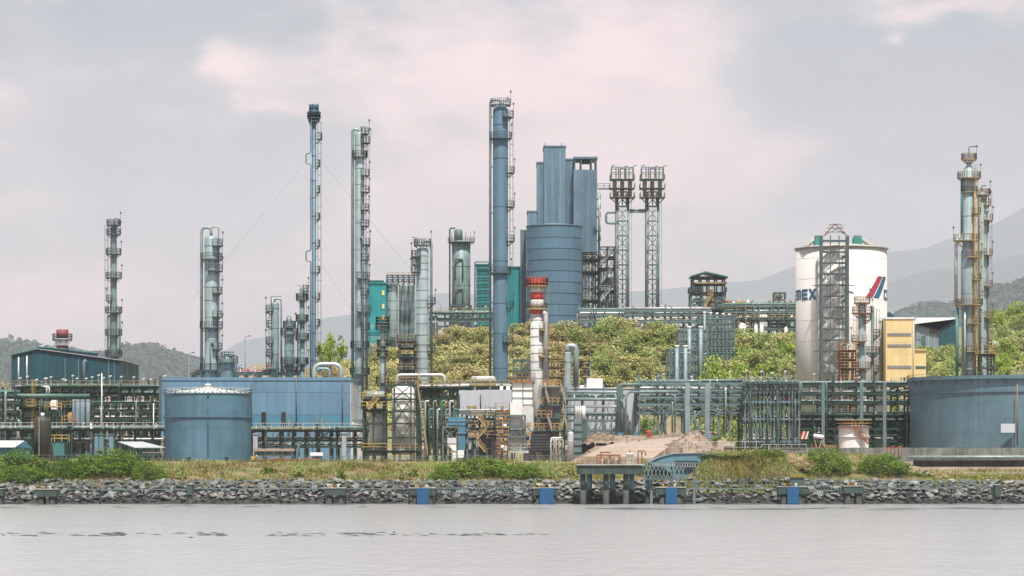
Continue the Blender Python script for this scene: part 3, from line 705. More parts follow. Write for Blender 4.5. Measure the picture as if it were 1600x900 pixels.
# big blue plated silo
YB = 778; cB = (X(866, YB), YB); rB = S(43.3, YB); zB1 = Z(355, YB)
o = thing('plated_silo', 'broad blue steel silo of bolted ring plates below the blue cladded tower', 'silo', (cB[0], cB[1], PZ))
MB().lathe([(rB - .1, PZ - 3), (rB - .1, zB1 - .1)], cB, 48).build('core', 'joint_dark', o)
plates(o, cB, rB, PZ - 3, zB1, 12, 9, 'silo_blue', .07, .09)
MB().lathe([(rB + .15, zB1), (rB + .15, zB1 + .3), (.2, zB1 + 1)], cB, 48).build('roof', 'silo_blue', o)
for k in range(12): z = PZ - 3 + (zB1 - PZ + 3) * k / 12; MB().sector(cB, rB - .02, rB + .1, 0, 360, z - .09, z + .09, 48).build('ring_stiffener', 'silo_blue', o)
# blue cladded tower
YT = 792; o = thing('preheater_tower', 'stepped tall tower clad in streaked blue sheeting behind the blue silo', 'tower', (X(870, YT), YT, PZ))
for a, b, t, d0, dp in ((849.7, 884, 229, 1, 13), (839, 849.5, 254, 1.6, 12), (884.2, 896, 249, 1.4, 12), (824, 838.8, 331, .5, 11)):
    MB().bx(X(a, YT), X(b, YT), YT + d0, YT + d0 + dp, PZ - 2, Z(t, YT)).build('clad_block', 'clad_blue', o)
    n_ = max(2, int((b - a) / 5))
    for k in range(n_):
        xx0 = X(a + (b - a) * k / n_, YT) + .02; xx1 = X(a + (b - a) * (k + 1) / n_, YT) - .02
        MB().bx(xx0, xx1, YT + d0 - .09 - .03 * (k % 2), YT + d0, Z(353, YT), Z(t, YT) - .15).build('cladding_sheet', 'clad_blue', o)
    MB().bx(X(a, YT) - .12, X(b, YT) + .12, YT + d0 - .25, YT + d0 + dp + .2, Z(t, YT), Z(t, YT) + .35).build('parapet', 'clad_blue', o)
for q in (851.5, 877): MB().tube(P(q, 229, YT + 2), P(q, 223.5, YT + 2), .09, 5).build('lightning_rod', 'dark_steel', o)
YT2 = 789; o = thing('clad_shaft', 'blue sheeted shaft with an open steel frame on its top, right of the tallest tower', 'tower', (X(914, YT2), YT2, PZ))
MB().bx(X(896.3, YT2), X(933, YT2), YT2, YT2 + 12, Z(394, YT2), Z(265, YT2)).build('clad_block', 'clad_blue', o)
for k in range(7):
    a = 896.3 + 36.7 * k / 7; MB().bx(X(a, YT2) + .02, X(a + 5.24, YT2) - .02, YT2 - .08 - .03 * (k % 2), YT2, Z(394, YT2), Z(265, YT2) - .1).build('cladding_sheet', 'clad_blue', o)
for a in (898, 908, 924, 931.5):
    for y in (YT2 + .5, YT2 + 11): MB().bx(X(a, YT2) - .16, X(a, YT2) + .16, y, y + .32, Z(265, YT2), Z(246, YT2)).build('column', 'dark_steel', o)
MB().bx(X(896, YT2), X(934, YT2), YT2 + .3, YT2 + 12, Z(247.5, YT2), Z(244.5, YT2)).build('roof', 'clad_blue', o)
MB().bx(X(907, YT2), X(926, YT2), YT2 + 4, YT2 + 8, Z(252, YT2), Z(249, YT2)).build('hoist_beam', 'dark_steel', o)
for a in (934.5,):
    for q in (310, 325, 338, 360, 375): 
        w_ = MB().bx(X(933, YT2), X(939, YT2), YT2 + 1, YT2 + 5, Z(q, YT2), Z(q, YT2) + .12).build('landing', 'dark_steel', o); MB().rail([(X(938.6, YT2), YT2 + 1, Z(q, YT2)), (X(938.6, YT2), YT2 + 5, Z(q, YT2))], 1.1, .05, 1.2).build('handrail', 'ochre', w_)
MB().pipe([P(936, 300, YT2 + 1), P(936, 395, YT2 + 1)], .28, 8).build('pipe', 'pipe_grey', o)
frame(o, X(912, YT2), X(937, YT2), YT2 + 1, YT2 + 10, PZ - 1, [Z(q, YT2) for q in (490, 470, 448, 425, 405, 393)], 3, 1, .35, 'grey_steel', True, (1, 3, 4), 'galv')
for k in range(5): MB().pipe([P(915 + k * 5, 398, YT2 + 2 + k), P(915 + k * 5, 500, YT2 + 2 + k)], .3, 8).build('pipe', 'pipe_grey', o)
o = tag(MB().pbx(813, 822.5, 359, 550, 800, 9).build('narrow_clad_tower', 'clad_blue', None, (X(818, 800), 800, 37)), 'narrow blue sheeted tower at the left side of the plated silo', 'tower')

# process frame between the shaft and the lattice towers
Yp = 786; o = thing('process_frame', 'open grey process frame full of pipes, between blue shaft and lattice towers', 'frame', (X(950, Yp), Yp, PZ))
frame(o, X(938, Yp), X(961, Yp), Yp, Yp + 9, PZ - 1, [Z(q, Yp) for q in (490, 470, 455, 437, 420, 402, 386)], 2, 1, .28, 'grey_steel', True, (2, 4, 5), 'galv')
for k in range(6):
    a = 939 + k * 4; MB().pipe([P(a, 500, Yp + 1 + k), P(a, 410 + k * 8, Yp + 1 + k), P(a + 9, 410 + k * 8, Yp + 1 + k)], .22, 8).build('pipe', ('pipe_grey', 'pipe_silver')[k % 2], o)
for k in range(3): stair(o, P(939, 470 - k * 28, Yp - .6), P(958, 448 - k * 28, Yp - .6), .9, 'galv')
drum(o, P(942, 444, Yp + 3), P(956, 444, Yp + 3), 1.1, 'pipe_silver', 'vessel', False); drum(o, P(941, 480, Yp + 3), P(955, 480, Yp + 3), 1.2, 'pipe_grey', 'vessel', False)

# twin lattice towers
def lattice(pl_, pr_, lab):
    Yq = 780; xc = X((pl_ + pr_) / 2, Yq); w2 = S(pr_ - pl_ - 4, Yq) / 2; t = thing('lattice_tower', lab, 'tower', (xc, Yq, PZ), 'twin lattice towers on the hilltop')
    zt = Z(300, Yq); pr = [S(2.6, Yq)] * 4
    for sx in (-1, 1):
        for y in (Yq, Yq + 2 * w2): MB().lathe([(S(2.5, Yq), PZ - 1), (S(2.5, Yq), zt)], (xc + sx * w2, y), 12).build('leg', 'lattice', t)
    zs = [PZ - 1 + (zt - PZ + 1) * k / 11 for k in range(12)]
    for a, b in zip(zs, zs[1:]):
        MB().beam((xc - w2, Yq - .25, b), (xc + w2, Yq - .25, b), .35, .4).build('strut', 'grey_steel', t)
        MB().beam((xc - w2, Yq - .2, a), (xc + w2, Yq - .2, b), .2).build('brace', 'grey_steel', t); MB().beam((xc + w2, Yq - .45, a), (xc - w2, Yq - .45, b), .2).build('brace', 'grey_steel', t)
        for sx in (-1, 1):
            MB().beam((xc + sx * w2, Yq, a), (xc + sx * w2, Yq + 2 * w2, b), .18).build('brace', 'grey_steel', t)
    for q, wd in ((308, 19), (294, 19.5), (280, 19)):
        z = Z(q, Yq); hw = S(wd, Yq)
        dk = MB().bx(xc - hw, xc + hw, Yq - 2, Yq + 2 * w2 + 2, z - .12, z).build('deck', 'lattice', t)
        MB().rail([(xc - hw, Yq + 2 * w2 + 1.9, z), (xc - hw, Yq - 1.95, z), (xc + hw, Yq - 1.95, z), (xc + hw, Yq + 2 * w2 + 1.9, z)], 1.1, .035, 1.9, 2).build('handrail', 'ochre', dk)
    for sx in (-1, 1): MB().beam((xc + sx * w2, Yq - 1, Z(320, Yq)), (xc + sx * S(20, Yq), Yq - 1, Z(308, Yq)), .25).build('knee_brace', 'grey_steel', t)
    for k in range(3):
        x = xc + S(-12 + k * 12, Yq); MB().lathe([(.45, Z(308, Yq)), (.55, Z(284, Yq)), (.2, Z(282, Yq))], (x, Yq + .5 + (k % 2)), 10).build('cyclone', ('col_grey', 'col_steel')[k % 2], t)
    frame(t, xc - S(17, Yq), xc + S(17, Yq), Yq - 1, Yq + 2 * w2 + 1, Z(280, Yq), [Z(270, Yq), Z(262, Yq)], 3, 1, .16, 'grey_steel', False)
    for k in range(6):
        x = xc + S(-17 + k * 6.8, Yq); MB().pipe([(x, Yq - .6, Z(279, Yq)), (x, Yq - .6, Z(259 + (k * 7) % 5, Yq)), (x + .8, Yq - .6, Z(259 + (k * 7) % 5, Yq))], .14, 6).build('vent_pipe', ('grey_steel', 'light_steel')[k % 2], t)
    MB().pipe([(xc, Yq - .8, PZ), (xc, Yq - .8, Z(285, Yq))], .15, 8).build('pipe', 'grey_steel', t); MB().pipe([(xc + .9, Yq - .7, PZ), (xc + .9, Yq - .7, Z(300, Yq))], .14, 8).build('pipe', 'pipe_grey', t)
    ladder(t, (xc + w2, Yq + w2), .6, 0, PZ, Z(310, Yq), 'grey_steel', False)
    return t
tl = lattice(962, 983, 'steel lattice tower with a pipe loop, nearer the blue shaft, of the twin pair'); tr = lattice(1009, 1030, 'steel lattice tower standing free on the right side of the twin pair')
Yq = 780
MB().pipe([P(962, 332, Yq - 1), P(947, 332, Yq - 1), P(947, 349, Yq - 1), P(962, 349, Yq - 1)], .28, 8, .8).build('pipe_loop', 'grey_steel', tl)
br = thing('link_bridge', 'thin pipe bridge linking the twin lattice towers high above ground', 'pipe bridge', P(995, 331, Yq))
MB().beam(P(984, 331, Yq), P(1008, 331, Yq), .35, .5).build('girder', 'grey_steel', br); MB().pipe([P(984, 328, Yq + .5), P(1008, 328, Yq + .5)], .2, 8).build('pipe', 'pipe_grey', br)
br = thing('link_bridge', 'thin pipe bridge from the blue shaft to the first lattice tower', 'pipe bridge', P(945, 295, 784))
MB().beam(P(934, 295, 784), P(953, 295, 784), .35, .4).build('girder', 'grey_steel', br); MB().rail([P(934, 294, 784), P(953, 294, 784)], 1.1, .05, 1.2).build('handrail', 'dark_steel', br)

# dark silo tower and teal buildings on the left of the cement works
def cyl_silo(name, label, px, Y, top, w, z0, mat, pl_=(), group=None, rings=8):
    c = (X(px, Y), Y); r = S(w, Y) / 2; z1 = Z(top, Y); o = thing(name, label, 'silo', (c[0], Y, z0), group)
    MB().lathe([(r, z0), (r, z1), (r * .6, z1 + .5)], c, 28).build('shell', mat, o)
    for k in range(rings): z = z0 + (z1 - z0) * (k + .7) / rings; MB().sector(c, r * .99, r + .06, 0, 360, z - .06, z + .06, 28).build('seam_ring', mat, o)
    return o, c, r, z1
o, c, r, z1 = cyl_silo('blending_silo', 'dark grey weathered silo with a railed top deck, left of the blue column', 720.5, 790, 379, 29, PZ - 1, 'col_grey', rings=6)
platform(o, c, r, z1 + .1, 'B', 1.0, 'dark_steel', 'dark_steel', True)
MB().lathe([(r * .45, z1 + .3), (r * .45, z1 + 2.9), (r * .3, z1 + 3.3)], (c[0] - r * .3, c[1]), 16).build('top_filter', 'grey_steel', o)
MB().pipe([(c[0] - r - .5, c[1] - 1, PZ), (c[0] - r - .5, c[1] - 1, Z(357, 790)), (c[0] - r + .8, c[1] - 1, Z(357, 790))], .2, 8).build('pipe', 'dark_steel', o)
for a, b, t, bt in ((711, 723, 405, 438), (711, 723, 452, 487)): MB().pipe([P(a, bt, 790 - r - .2), P(a, t, 790 - r - .2), P(b, t, 790 - r - .2), P(b, bt, 790 - r - .2)], .2, 6, .2).build('access_frame', 'dark_steel', o)
for k in range(6): MB().tube((c[0] + r * math.cos(k * 1.05), c[1] + r * math.sin(k * 1.05), z1), (c[0] + r * math.cos(k * 1.05), c[1] + r * math.sin(k * 1.05), z1 + 2.6), .05, 5).build('lamp_post', 'dark_steel', o)
frame(o, c[0] - r - .2, c[0] + r + .2, 790 - r - .3, 790 + r, PZ - 2, [Z(488, 790), Z(478, 790)], 4, 1, .3, 'dark_steel', False)
def clad_hall(name, label, px0, px1, top, bot, Y, dep, mat, ridge_px=None, roofmat=None, cat='building', n=6, z0=None):
    z0 = Z(bot, Y) if z0 is None else z0
    o = thing(name, label, cat, (X((px0 + px1) / 2, Y), Y + dep / 2, z0)); x0, x1, zt = X(px0, Y), X(px1, Y), Z(top, Y)
    MB().bx(x0, x1, Y, Y + dep, z0, zt).build('wall', mat, o)
    for k in range(n):
        a = x0 + (x1 - x0) * k / n; b = x0 + (x1 - x0) * (k + 1) / n; MB().bx(a + .02, b - .02, Y - .06 - .03 * (k % 2), Y, z0 + .3, zt - .1).build('cladding_sheet', mat, o)
    MB().bx(x0 - .25, x1 + .25, Y - .35, Y + dep + .25, zt, zt + .3).build('roof', roofmat or mat, o)
    return o
o = clad_hall('clad_tower', 'bright teal sheeted tower between the ribbed columns on the left of the hilltop', 571, 603, 443, 552, 760, 12, 'cyan_clad', n=4, z0=30)
MB().pprism([(571, 442.6), (601, 442.6), (599, 438), (572, 438)], 760, 12).build('roof_cap', 'teal_clad', o)
for q in (454, 475, 493): MB().pbx(597, 600.5, q, q + 7, 759.8, .2).build('window', 'yellow_shade', o)
for q in (514, 533): MB().rail([P(571, q, 759), P(603, q, 759)], 1, .05, 1.3).build('access_rail', 'galv', o)
o = clad_hall('clad_tower', 'small teal sheeted building wrapped in scaffold pipes left of the blue column', 744, 765, 414, 492, 800, 10, 'cyan_clad', n=5, z0=PZ - 1)
for k in range(7): MB().rail([P(742, 484 - k * 10, 799.3), P(766, 484 - k * 10, 799.3)], 1.2, .05, 1.2, 2).build('scaffold', 'grey_steel', o)
MB().pipe([P(742, 490, 799), P(742, 409, 799), P(764, 409, 799), P(764, 414, 799)], .16, 8, .5).build('pipe', 'grey_steel', o)
clad_hall('clad_tower', 'teal sheeted building between the blue column and the plated silo', 792, 815, 418, 505, 802, 10, 'cyan_clad', n=6, z0=PZ - 1)
# grey silo bank with railed top
Yg = 772; o = thing('silo_bank', 'bank of grey steel silos under one railed top frame beside the teal tower', 'silo bank', (X(626, Yg), Yg, 31))
for k, (a, wd, mt) in enumerate(((613, 18, 'col_steel'), (627, 9, 'col_grey'), (634, 8, 'col_grey'), (642, 9, 'col_grey'))):
    c = (X(a, Yg), Yg + (0 if k == 0 else 3)); r = S(wd, Yg) / 2; MB().lathe([(r * .25, 31), (r, Z(527, Yg)), (r, Z(447, Yg)), (r * .8, Z(443, Yg))], c, 20).build('silo_cell', mt, o)
    for j in range(5): z = Z(515 - j * 15, Yg); MB().sector(c, r * .98, r + .05, 0, 360, z - .05, z + .05, 20).build('seam_ring', mt, o)
frame(o, X(604.5, Yg), X(647, Yg), Yg - 2, Yg + 6, Z(445, Yg), [Z(438, Yg), Z(431, Yg)], 5, 1, .22, 'dark_steel', True, (), 'ochre')
frame(o, X(606, Yg), X(646, Yg), Yg - 1.6, Yg + 5.6, 29, [Z(528, Yg)], 4, 1, .3, 'dark_steel', True)
MB().rail([P(605, 432, Yg - 2), P(647, 432, Yg - 2)], .9, .05, 1.2).build('handrail', 'ochre', o)
# hilltop gallery racks
rack('hilltop_rack', 'low steel pipe gallery along the hill crest left of the blue column', 672, 770, 762, 6, [512, 500, 490], 9, 'grey_steel', (2, 4), z0=PZ - 4, seed=21, pr=(.1, .25), rails=(2,), rmat='ochre', valves=5, lamps=4)
o = tag(MB().pbx(676, 684, 487, 560, 764, 4).build('switch_cabinet', 'grey_wall', None, (X(680, 764), 764, Z(521, 764))), 'tall grey cabinet at the left end of the crest gallery', 'cabinet')
rack('hilltop_rack', 'long grey pipe gallery on the hill crest in front of the twin towers', 905, 1110, 758, 7, [514, 502, 492, 485], 14, 'grey_steel', (3, 5), z0=PZ - 4, seed=22, pr=(.12, .3), xb=[(k, 1) for k in range(0, 14, 3)] + [(k, 3) for k in range(1, 14, 3)], valves=10, lamps=4)
rack('hilltop_rack', 'grey pipe gallery on the crest between the roofed headframe and the white silo', 1132, 1246, 765, 6, [514, 500, 488, 478], 8, 'grey_steel', (2, 4), z0=30, seed=23, pr=(.12, .3), xb=[(2, 2), (5, 2)], valves=8, rails=(1,), rmat='orange', lamps=3)
o = thing('conveyor_gallery', 'teal enclosed conveyor gallery running level behind the twin towers', 'conveyor', P(1000, 487, 790))
MB().bx(X(975, 790), X(1246, 790), 790, 792.5, Z(488, 790), Z(481, 790)).build('gallery', 'teal_steel', o); MB().bx(X(974, 790), X(1247, 790), 789.8, 792.7, Z(481, 790), Z(480, 790)).build('roof', 'roof_grey', o)
for k in range(14): MB().tube(P(980 + k * 20, 488, 791), P(980 + k * 20, 550, 791), .2, 6).build('support_post', 'grey_steel', o)
o = thing('storage_hall', 'long low hall with a pale roof behind the crest gallery', 'building', P(1010, 500, 830))
MB().bx(X(930, 830), X(1235, 830), 830, 850, 34, Z(497, 830)).build('wall', 'grey_wall', o); MB().prism([(X(925, 830), Z(497, 830)), (X(1240, 830), Z(497, 830)), (X(1236, 830), Z(490, 830)), (X(929, 830), Z(490, 830))], 829.5, 851).build('roof', 'roof_white', o)
# roofed headframe
Yh = 775; o = thing('headframe', 'open headframe with a green gable roof and cluttered decks on the crest', 'headframe', (X(1107, Yh), Yh, PZ))
frame(o, X(1083, Yh), X(1132, Yh), Yh, Yh + 8, Z(460, Yh), [Z(443, Yh), Z(433, Yh)], 4, 1, .4, 'green_steel', False)
frame(o, X(1080, Yh), X(1133, Yh), Yh + .1, Yh + 8, PZ - 2, [Z(485, Yh), Z(470, Yh), Z(458, Yh)], 3, 1, .4, 'grey_steel', True, (0, 2), 'grey_steel')
for s_ in (0, 1):
    a, b = ((1079, 433), (1102, 426)) if s_ == 0 else ((1102, 426), (1137.5, 434))
    pa, pb = P(*a, Yh), P(*b, Yh); MB().quadbox if False else None
    q = MB(); q.prism([(pa.x, pa.z), (pb.x, pb.z), (pb.x, pb.z + .3), (pa.x, pa.z + .3)], Yh - 1.2, Yh + 9.5); q.build('roof_slope', 'teal_steel', o)
MB().pbx(1086, 1136, 440.5, 443, Yh - .5, 8).build('crane_beam', 'ochre', o)
MB().pbx(1108, 1131, 462, 495, Yh + 1.5, 5).build('bin', 'grey_wall', o); MB().pbx(1084, 1100, 466, 480, Yh + 1, 5).build('machine_house', 'light_steel', o)
MB().lathe([(1.2, Z(458, Yh)), (1.2, Z(447, Yh)), (.5, Z(444, Yh))], (X(1093, Yh), Yh + 4), 12).build('cyclone', 'teal_steel', o)
for k, q in enumerate((452, 463, 474)): MB().pbx(1105, 1114, q, q + 8, Yh - .6, 1).build('access_cage', 'orange' if k != 1 else 'ochre', o)
stair(o, P(1100, 480, Yh - 1), P(1114, 460, Yh - 1), .9, 'ochre')
MB().tube(P(1065, 482, Yh), P(1110, 482, Yh), .5, 8).build('conveyor_tube', 'galv', o)
# orange frames right of the headframe
Yo = 770; o = thing('filter_tower', 'rusty orange steel frame with filters right of the headframe', 'frame', (X(1153, Yo), Yo, 30))
frame(o, X(1134, Yo), X(1174, Yo), Yo, Yo + 6, 30, [Z(505, Yo), Z(490, Yo), Z(479, Yo)], 4, 1, .3, 'ochre', True, (1, 2), 'orange')
for k in range(5): MB().lathe([(.7, Z(478, Yo)), (.7, Z(470 + (k % 2) * 3, Yo)), (.2, Z(467 + (k % 2) * 3, Yo))], (X(1140 + k * 7.5, Yo), Yo + 3), 10).build('filter_pot', ('rust', 'galv', 'ochre')[k % 3], o)
o = thing('filter_tower', 'taller orange and grey frame with a boxed top beside the white silo', 'frame', (X(1218, Yo), Yo, 30))
frame(o, X(1205, Yo), X(1234, Yo), Yo, Yo + 6, 30, [Z(506, Yo), Z(494, Yo), Z(479, Yo)], 2, 1, .32, 'grey_steel', True, (0, 1, 2), 'orange')
frame(o, X(1210, Yo), X(1228, Yo), Yo + 1, Yo + 4, Z(479, Yo), [Z(468, Yo), Z(457, Yo)], 2, 1, .25, 'dark_steel', True)
MB().pbx(1212, 1222, 460, 470, Yo + 1.5, 2).build('motor_housing', 'ochre', o); MB().pbx(1199, 1237, 478, 480, Yo - .5, 7).build('top_deck', 'galv', o)
MB().pbx(1224, 1236, 508, 521, Yo - 2, 3).build('blue_shelter', 'cyan_clad', o)
for k, (a, b) in enumerate(((1160, 517), (1181, 519), (1190, 519), (1228, 523))):
    c = (X(a, 760), 760); r = S(6 if k == 0 else 3, 760); z = gz(c[0], 760) - .3; zt = max(z + 2, Z(b - 8, 760))
    tag(MB().lathe([(r, z), (r, zt), (r * .6, zt + .5), (.05, zt + .7)], c, 14).build('water_tank', 'white', None, (c[0], 760, z)), ['wide white dome tank at the crest edge below the orange frame', 'small white tank left of its twin on the crest edge', 'small white tank right of its twin on the crest edge', 'white tank beside the blue shelter near the white silo'][k], 'tank')
# stepped pipe racks climbing the hill
for k, (p0, p1, top, bot, Yr, lab) in enumerate(((1046, 1078, 546, 600, 640, 'lowest'), (1062, 1104, 516, 590, 668, 'middle'), (1094, 1148, 493, 560, 704, 'highest'))):
    z0 = min(gz(X(p0, Yr), Yr), gz(X(p1, Yr), Yr)) - 1
    o = thing('stepped_rack', 'grey pipe rack with tall silver ducts, %s of the three climbing the hill' % lab, 'pipe rack', (X((p0 + p1) / 2, Yr), Yr, z0), 'stepped racks on the hillside')
    zt = Z(top, Yr); nb = (4, 6, 9)[k]; lv = [zt - (zt - z0) * j / 7 for j in range(6, -1, -1)]
    frame(o, X(p0, Yr), X(p1, Yr), Yr, Yr + 14, z0, lv, nb, 2, .24, 'grey_steel', True)
    for j in range(2 if k < 2 else 5):
        a = p0 + (p1 - p0) * (.35 + .42 * j if k < 2 else .12 + .2 * j); MB().lathe([(S(3.2 if k < 2 else 2.2, Yr), z0), (S(3.2 if k < 2 else 2.2, Yr), zt + .4)], (X(a, Yr), Yr - 1.0 + j * (0 if k < 2 else 2.4)), 12).build('duct', 'light_steel', o)
        MB().lathe([(S(3.5 if k < 2 else 2.4, Yr), zt + .4), (S(3.5 if k < 2 else 2.4, Yr), zt + .8)], (X(a, Yr), Yr - 1.0 + j * (0 if k < 2 else 2.4)), 12).build('duct_cap', 'white', o)
    rnd = random.Random(k)
    for j in range(30):
        a = rnd.uniform(p0, p1); z = rnd.choice(lv) - .7; MB().pipe([(X(p0, Yr), Yr + rnd.uniform(-.4, 6), z), (X(p1, Yr), Yr + rnd.uniform(-.4, 6), z)], rnd.uniform(.1, .25), 6).build('pipe', rnd.choice(('pipe_grey', 'pipe_silver', 'light_steel')), o)

# yellow building, halls at right
Yy = 640; o = thing('yellow_building', 'pale yellow block with three grey louvre strips beside the white silo', 'building', (X(1410, Yy), Yy, 8))
MB().pprism([(1384, 610), (1429, 610), (1429, 498), (1384, 496.5)], Yy, 14).build('wall', 'yellow_wall', o)
panels(o, X(1384.5, Yy), X(1428.5, Yy), Yy, Z(608, Yy), Z(499, Yy), 4, 6, 'yellow_wall', .03, .035)
MB().pipe([P(1427, 606, Yy - .2), P(1427, 500, Yy - .2)], .07, 6).build('downpipe', 'galv', o)
MB().pbx(1429, 1447, 547, 610, Yy + .5, 12).build('annex', 'yellow_wall', o); MB().pbx(1383, 1430, 495.6, 498.5, Yy - .2, 14.4).build('parapet', 'white', o); MB().pbx(1428.6, 1447.6, 545.6, 547.4, Yy + .2, 12.6).build('parapet', 'yellow_wall', o)
for q in (520, 537.5, 571):
    lv = MB().pbx(1386.5, 1424, q, q + 5, Yy - .06, .06).build('louvre_strip', 'louvre', o)
    for j in range(4): MB().pbx(1386.5, 1424, q + .4 + j * 1.2, q + .9 + j * 1.2, Yy - .14, .08).build('louvre_blade', 'galv', lv)
MB().pbx(1430.5, 1446.5, 572, 576, Yy + .42, .08).build('louvre_strip', 'dark_steel', o)
Yw = 800; o = thing('white_roof_hall', 'white roofed hall with dark teal gable on the hill right of yellow block', 'building', (X(1460, Yw), Yw, 30))
MB().pprism([(1430, 560), (1468, 560), (1468, 510), (1430, 506)], Yw, 14).build('side_wall', 'light_steel', o)
MB().pprism([(1468, 560), (1497, 560), (1497, 499), (1468, 514)], Yw - .5, 14).build('gable_wall', 'teal_clad', o)
mb = MB(); mb.v = [P(1428, 506.5, Yw - 1), P(1467, 515, Yw - 1), P(1497, 498, Yw - 1), P(1432, 498, Yw + 14)]; mb.v += [p + Vector((0, 0, .25)) for p in mb.v]; mb.f = [(0, 1, 2, 3), (4, 5, 6, 7), (0, 1, 5, 4), (1, 2, 6, 5), (2, 3, 7, 6), (3, 0, 4, 7)]; mb.sm = [False] * 6; mb.build('roof', 'roof_white', o)
MB().pbx(1452, 1465, 511, 521, Yw - .15, .15).build('window', 'glass_dark', o); MB().pbx(1440, 1446, 525, 545, Yw - .15, .15).build('door', 'dark_steel', o); MB().pbx(1431, 1439, 512, 530, Yw - .15, .15).build('window', 'light_steel', o)
for k in range(4): MB().pbx(1433 + k * 9, 1433.6 + k * 9, 508, 545, Yw - .1, .1).build('wall_rib', 'grey_wall', o)
o = clad_hall('teal_peak_hall', 'dark teal gable just showing above the yellow block', 1384, 1400, 499, 540, 820, 12, 'teal_clad', n=2, z0=30)
MB().pprism([(1383, 498.6), (1401, 498.6), (1390, 487)], 819.6, 12).build('gable', 'teal_clad', o)
o = thing('long_white_hall', 'long low hall with a white roof on the far right hillside', 'building', (X(1580, 780), 780, 30))
MB().pbx(1543, 1660, 540, 552, 780, 14).build('wall', 'offwhite', o); MB().prism([(X(1541, 780), Z(541, 780)), (X(1662, 780), Z(541, 780)), (X(1655, 780), Z(533, 780)), (X(1545, 780), Z(533, 780))], 779, 795).build('roof', 'roof_white', o)
for k in range(9): MB().pbx(1550 + k * 12, 1556 + k * 12, 543, 547, 779.85, .15).build('window', 'roof_grey', o)
# ------------------------------------------------------------------ refinery columns
tower('distillation_column', 'slim grey column with many ring platforms behind the dark teal warehouse', 177.5, 640, 348, 11, segs=[(600, 12.5), (488, 11), (470, 10), (356, 8)], plats=[(351.7, 'B', .9), (366, 'B', .8), (397, 'B', .9), (434, 'B', 1.0), (470, 'L', .8), (488, 'B', 1.0), (523, 'B', .9), (556, 'B', .9)], lad=200, rings=10,
      pipes=[(.12, [(179, 352, -.5), (179, 341, -.5), (186, 341, -.5), (186, 352, -.5)]), (.22, [(169, 600, -.6), (169, 494, -.6), (174, 494, -.3)]), (.24, [(187.5, 600, -.6), (187.5, 480, -.6), (183, 480, -.3)])], mat='col_grey')
tower('distillation_column', 'grey column with a fat overhead pipe looping over its left side', 330, 592, 368, 21, plats=[(384, 'R', .9), (405, 'B', .8), (423, 'RF', .9), (458, 'R', .8), (495, 'R', .8), (512, 'B', .9), (545, 'R', .8), (578, 'B', .9)], lad=-20, rings=11,
      pipes=[(.27, [(315, 605, 0), (315, 355.5, 0), (330, 355.5, 0), (330, 369, 0)]), (.13, [(330, 362, 1), (330, 354, 1), (341, 354, 1), (341, 590, -.9)]), (.13, [(330, 600, -1.5), (330, 535, -1.5), (337, 535, -1.4)])])
tower('distillation_column', 'short grey column with platforms on its left, nearest the big blue shed', 429.5, 596, 472, 13, plats=[(486, 'L', .9), (510, 'l', .8), (536, 'L', .9), (555, 'L', .8), (576, 'LF', .8)], lad=200, rings=7, pipes=[(.17, [(429, 473, 0), (429, 467, 0), (439.5, 467, 0), (439.5, 600, 0)]), (.1, [(424, 476, -.5), (424, 463, -.5), (440, 463, -.5)])], mat='col_grey')
tower('regenerator_column', 'stubby dark column with full ring platforms between two short columns', 452, 592, 499, 15, segs=[(600, 11), (575, 15), (515, 10)], plats=[(511, 'B', .6), (522, 'B', .8), (568, 'B', .8), (582, 'B', .8)], rings=5, mat='col_grey', pipes=[(.12, [(449, 502, -.6), (449, 494, -.6), (455, 494, -.6), (455, 502, -.6)])])
tower('stripper_column', 'very slim short column left of the flare stack', 472, 594, 450, 8, plats=[(455, 'R', .7), (468, 'B', .7), (501, 'B', .7), (530, 'B', .8), (568, 'B', .7)], lad=-10, rings=6, mat='col_grey', pipes=[(.14, [(465.5, 600, 0), (465.5, 505, 0), (469, 500, 0)]), (.08, [(470, 452, 0), (470, 446, 0), (464, 446, 0)])])
fs = tower('flare_stack', 'tallest thin flare stack with a crowned tip and guy wires', 490.5, 606, 186, 6.8, plats=[(184, 'B', .9), (189, 'B', .7), (217, 'r', 1.2), (259, 'r', .8), (300, 'r', .8), (342, 'r', .8), (384, 'r', .8), (425, 'r', .8), (467, 'r', .8), (508, 'r', .8), (550, 'r', .8)], lad=0, rings=14, mat='col_blue', cat='flare stack', head=.05, lampy=False,
      pipes=[(.14, [(485.8, 600, -.4), (485.8, 408, -.4), (478.5, 408, -.4), (478.5, 392, -.4), (485.8, 392, -.4), (485.8, 256, -.4), (478.5, 256, -.4), (478.5, 240, -.4), (485.8, 240, -.4), (485.8, 196, -.4), (483, 190, -.4)], 'col_grey')])
cf = (X(490.5, 606), 606); zf = Z(186, 606)
MB().lathe([(.5, zf), (.55, Z(182, 606)), (S(8, 606), Z(178, 606)), (S(8, 606), Z(172, 606))], cf, 18).build('flare_tip', 'teal_clad', fs)
for k in range(6): a = k * math.pi / 3 + .3; MB().tube((cf[0] + .75 * math.cos(a), cf[1] + .75 * math.sin(a), Z(173, 606)), (cf[0] + .75 * math.cos(a), cf[1] + .75 * math.sin(a), Z(163, 606)), .2, 8).build('pilot_burner', 'teal_clad', fs)
for q, e_ in (((495, 243), (690, 480, 20)), ((486, 243), (300, 470, -10)), ((494, 400), (600, 560, 30))): MB().tube(P(*q, 606), P(e_[0], e_[1], 606 + e_[2]), .018, 4).build('guy_wire', 'grey_steel', fs)
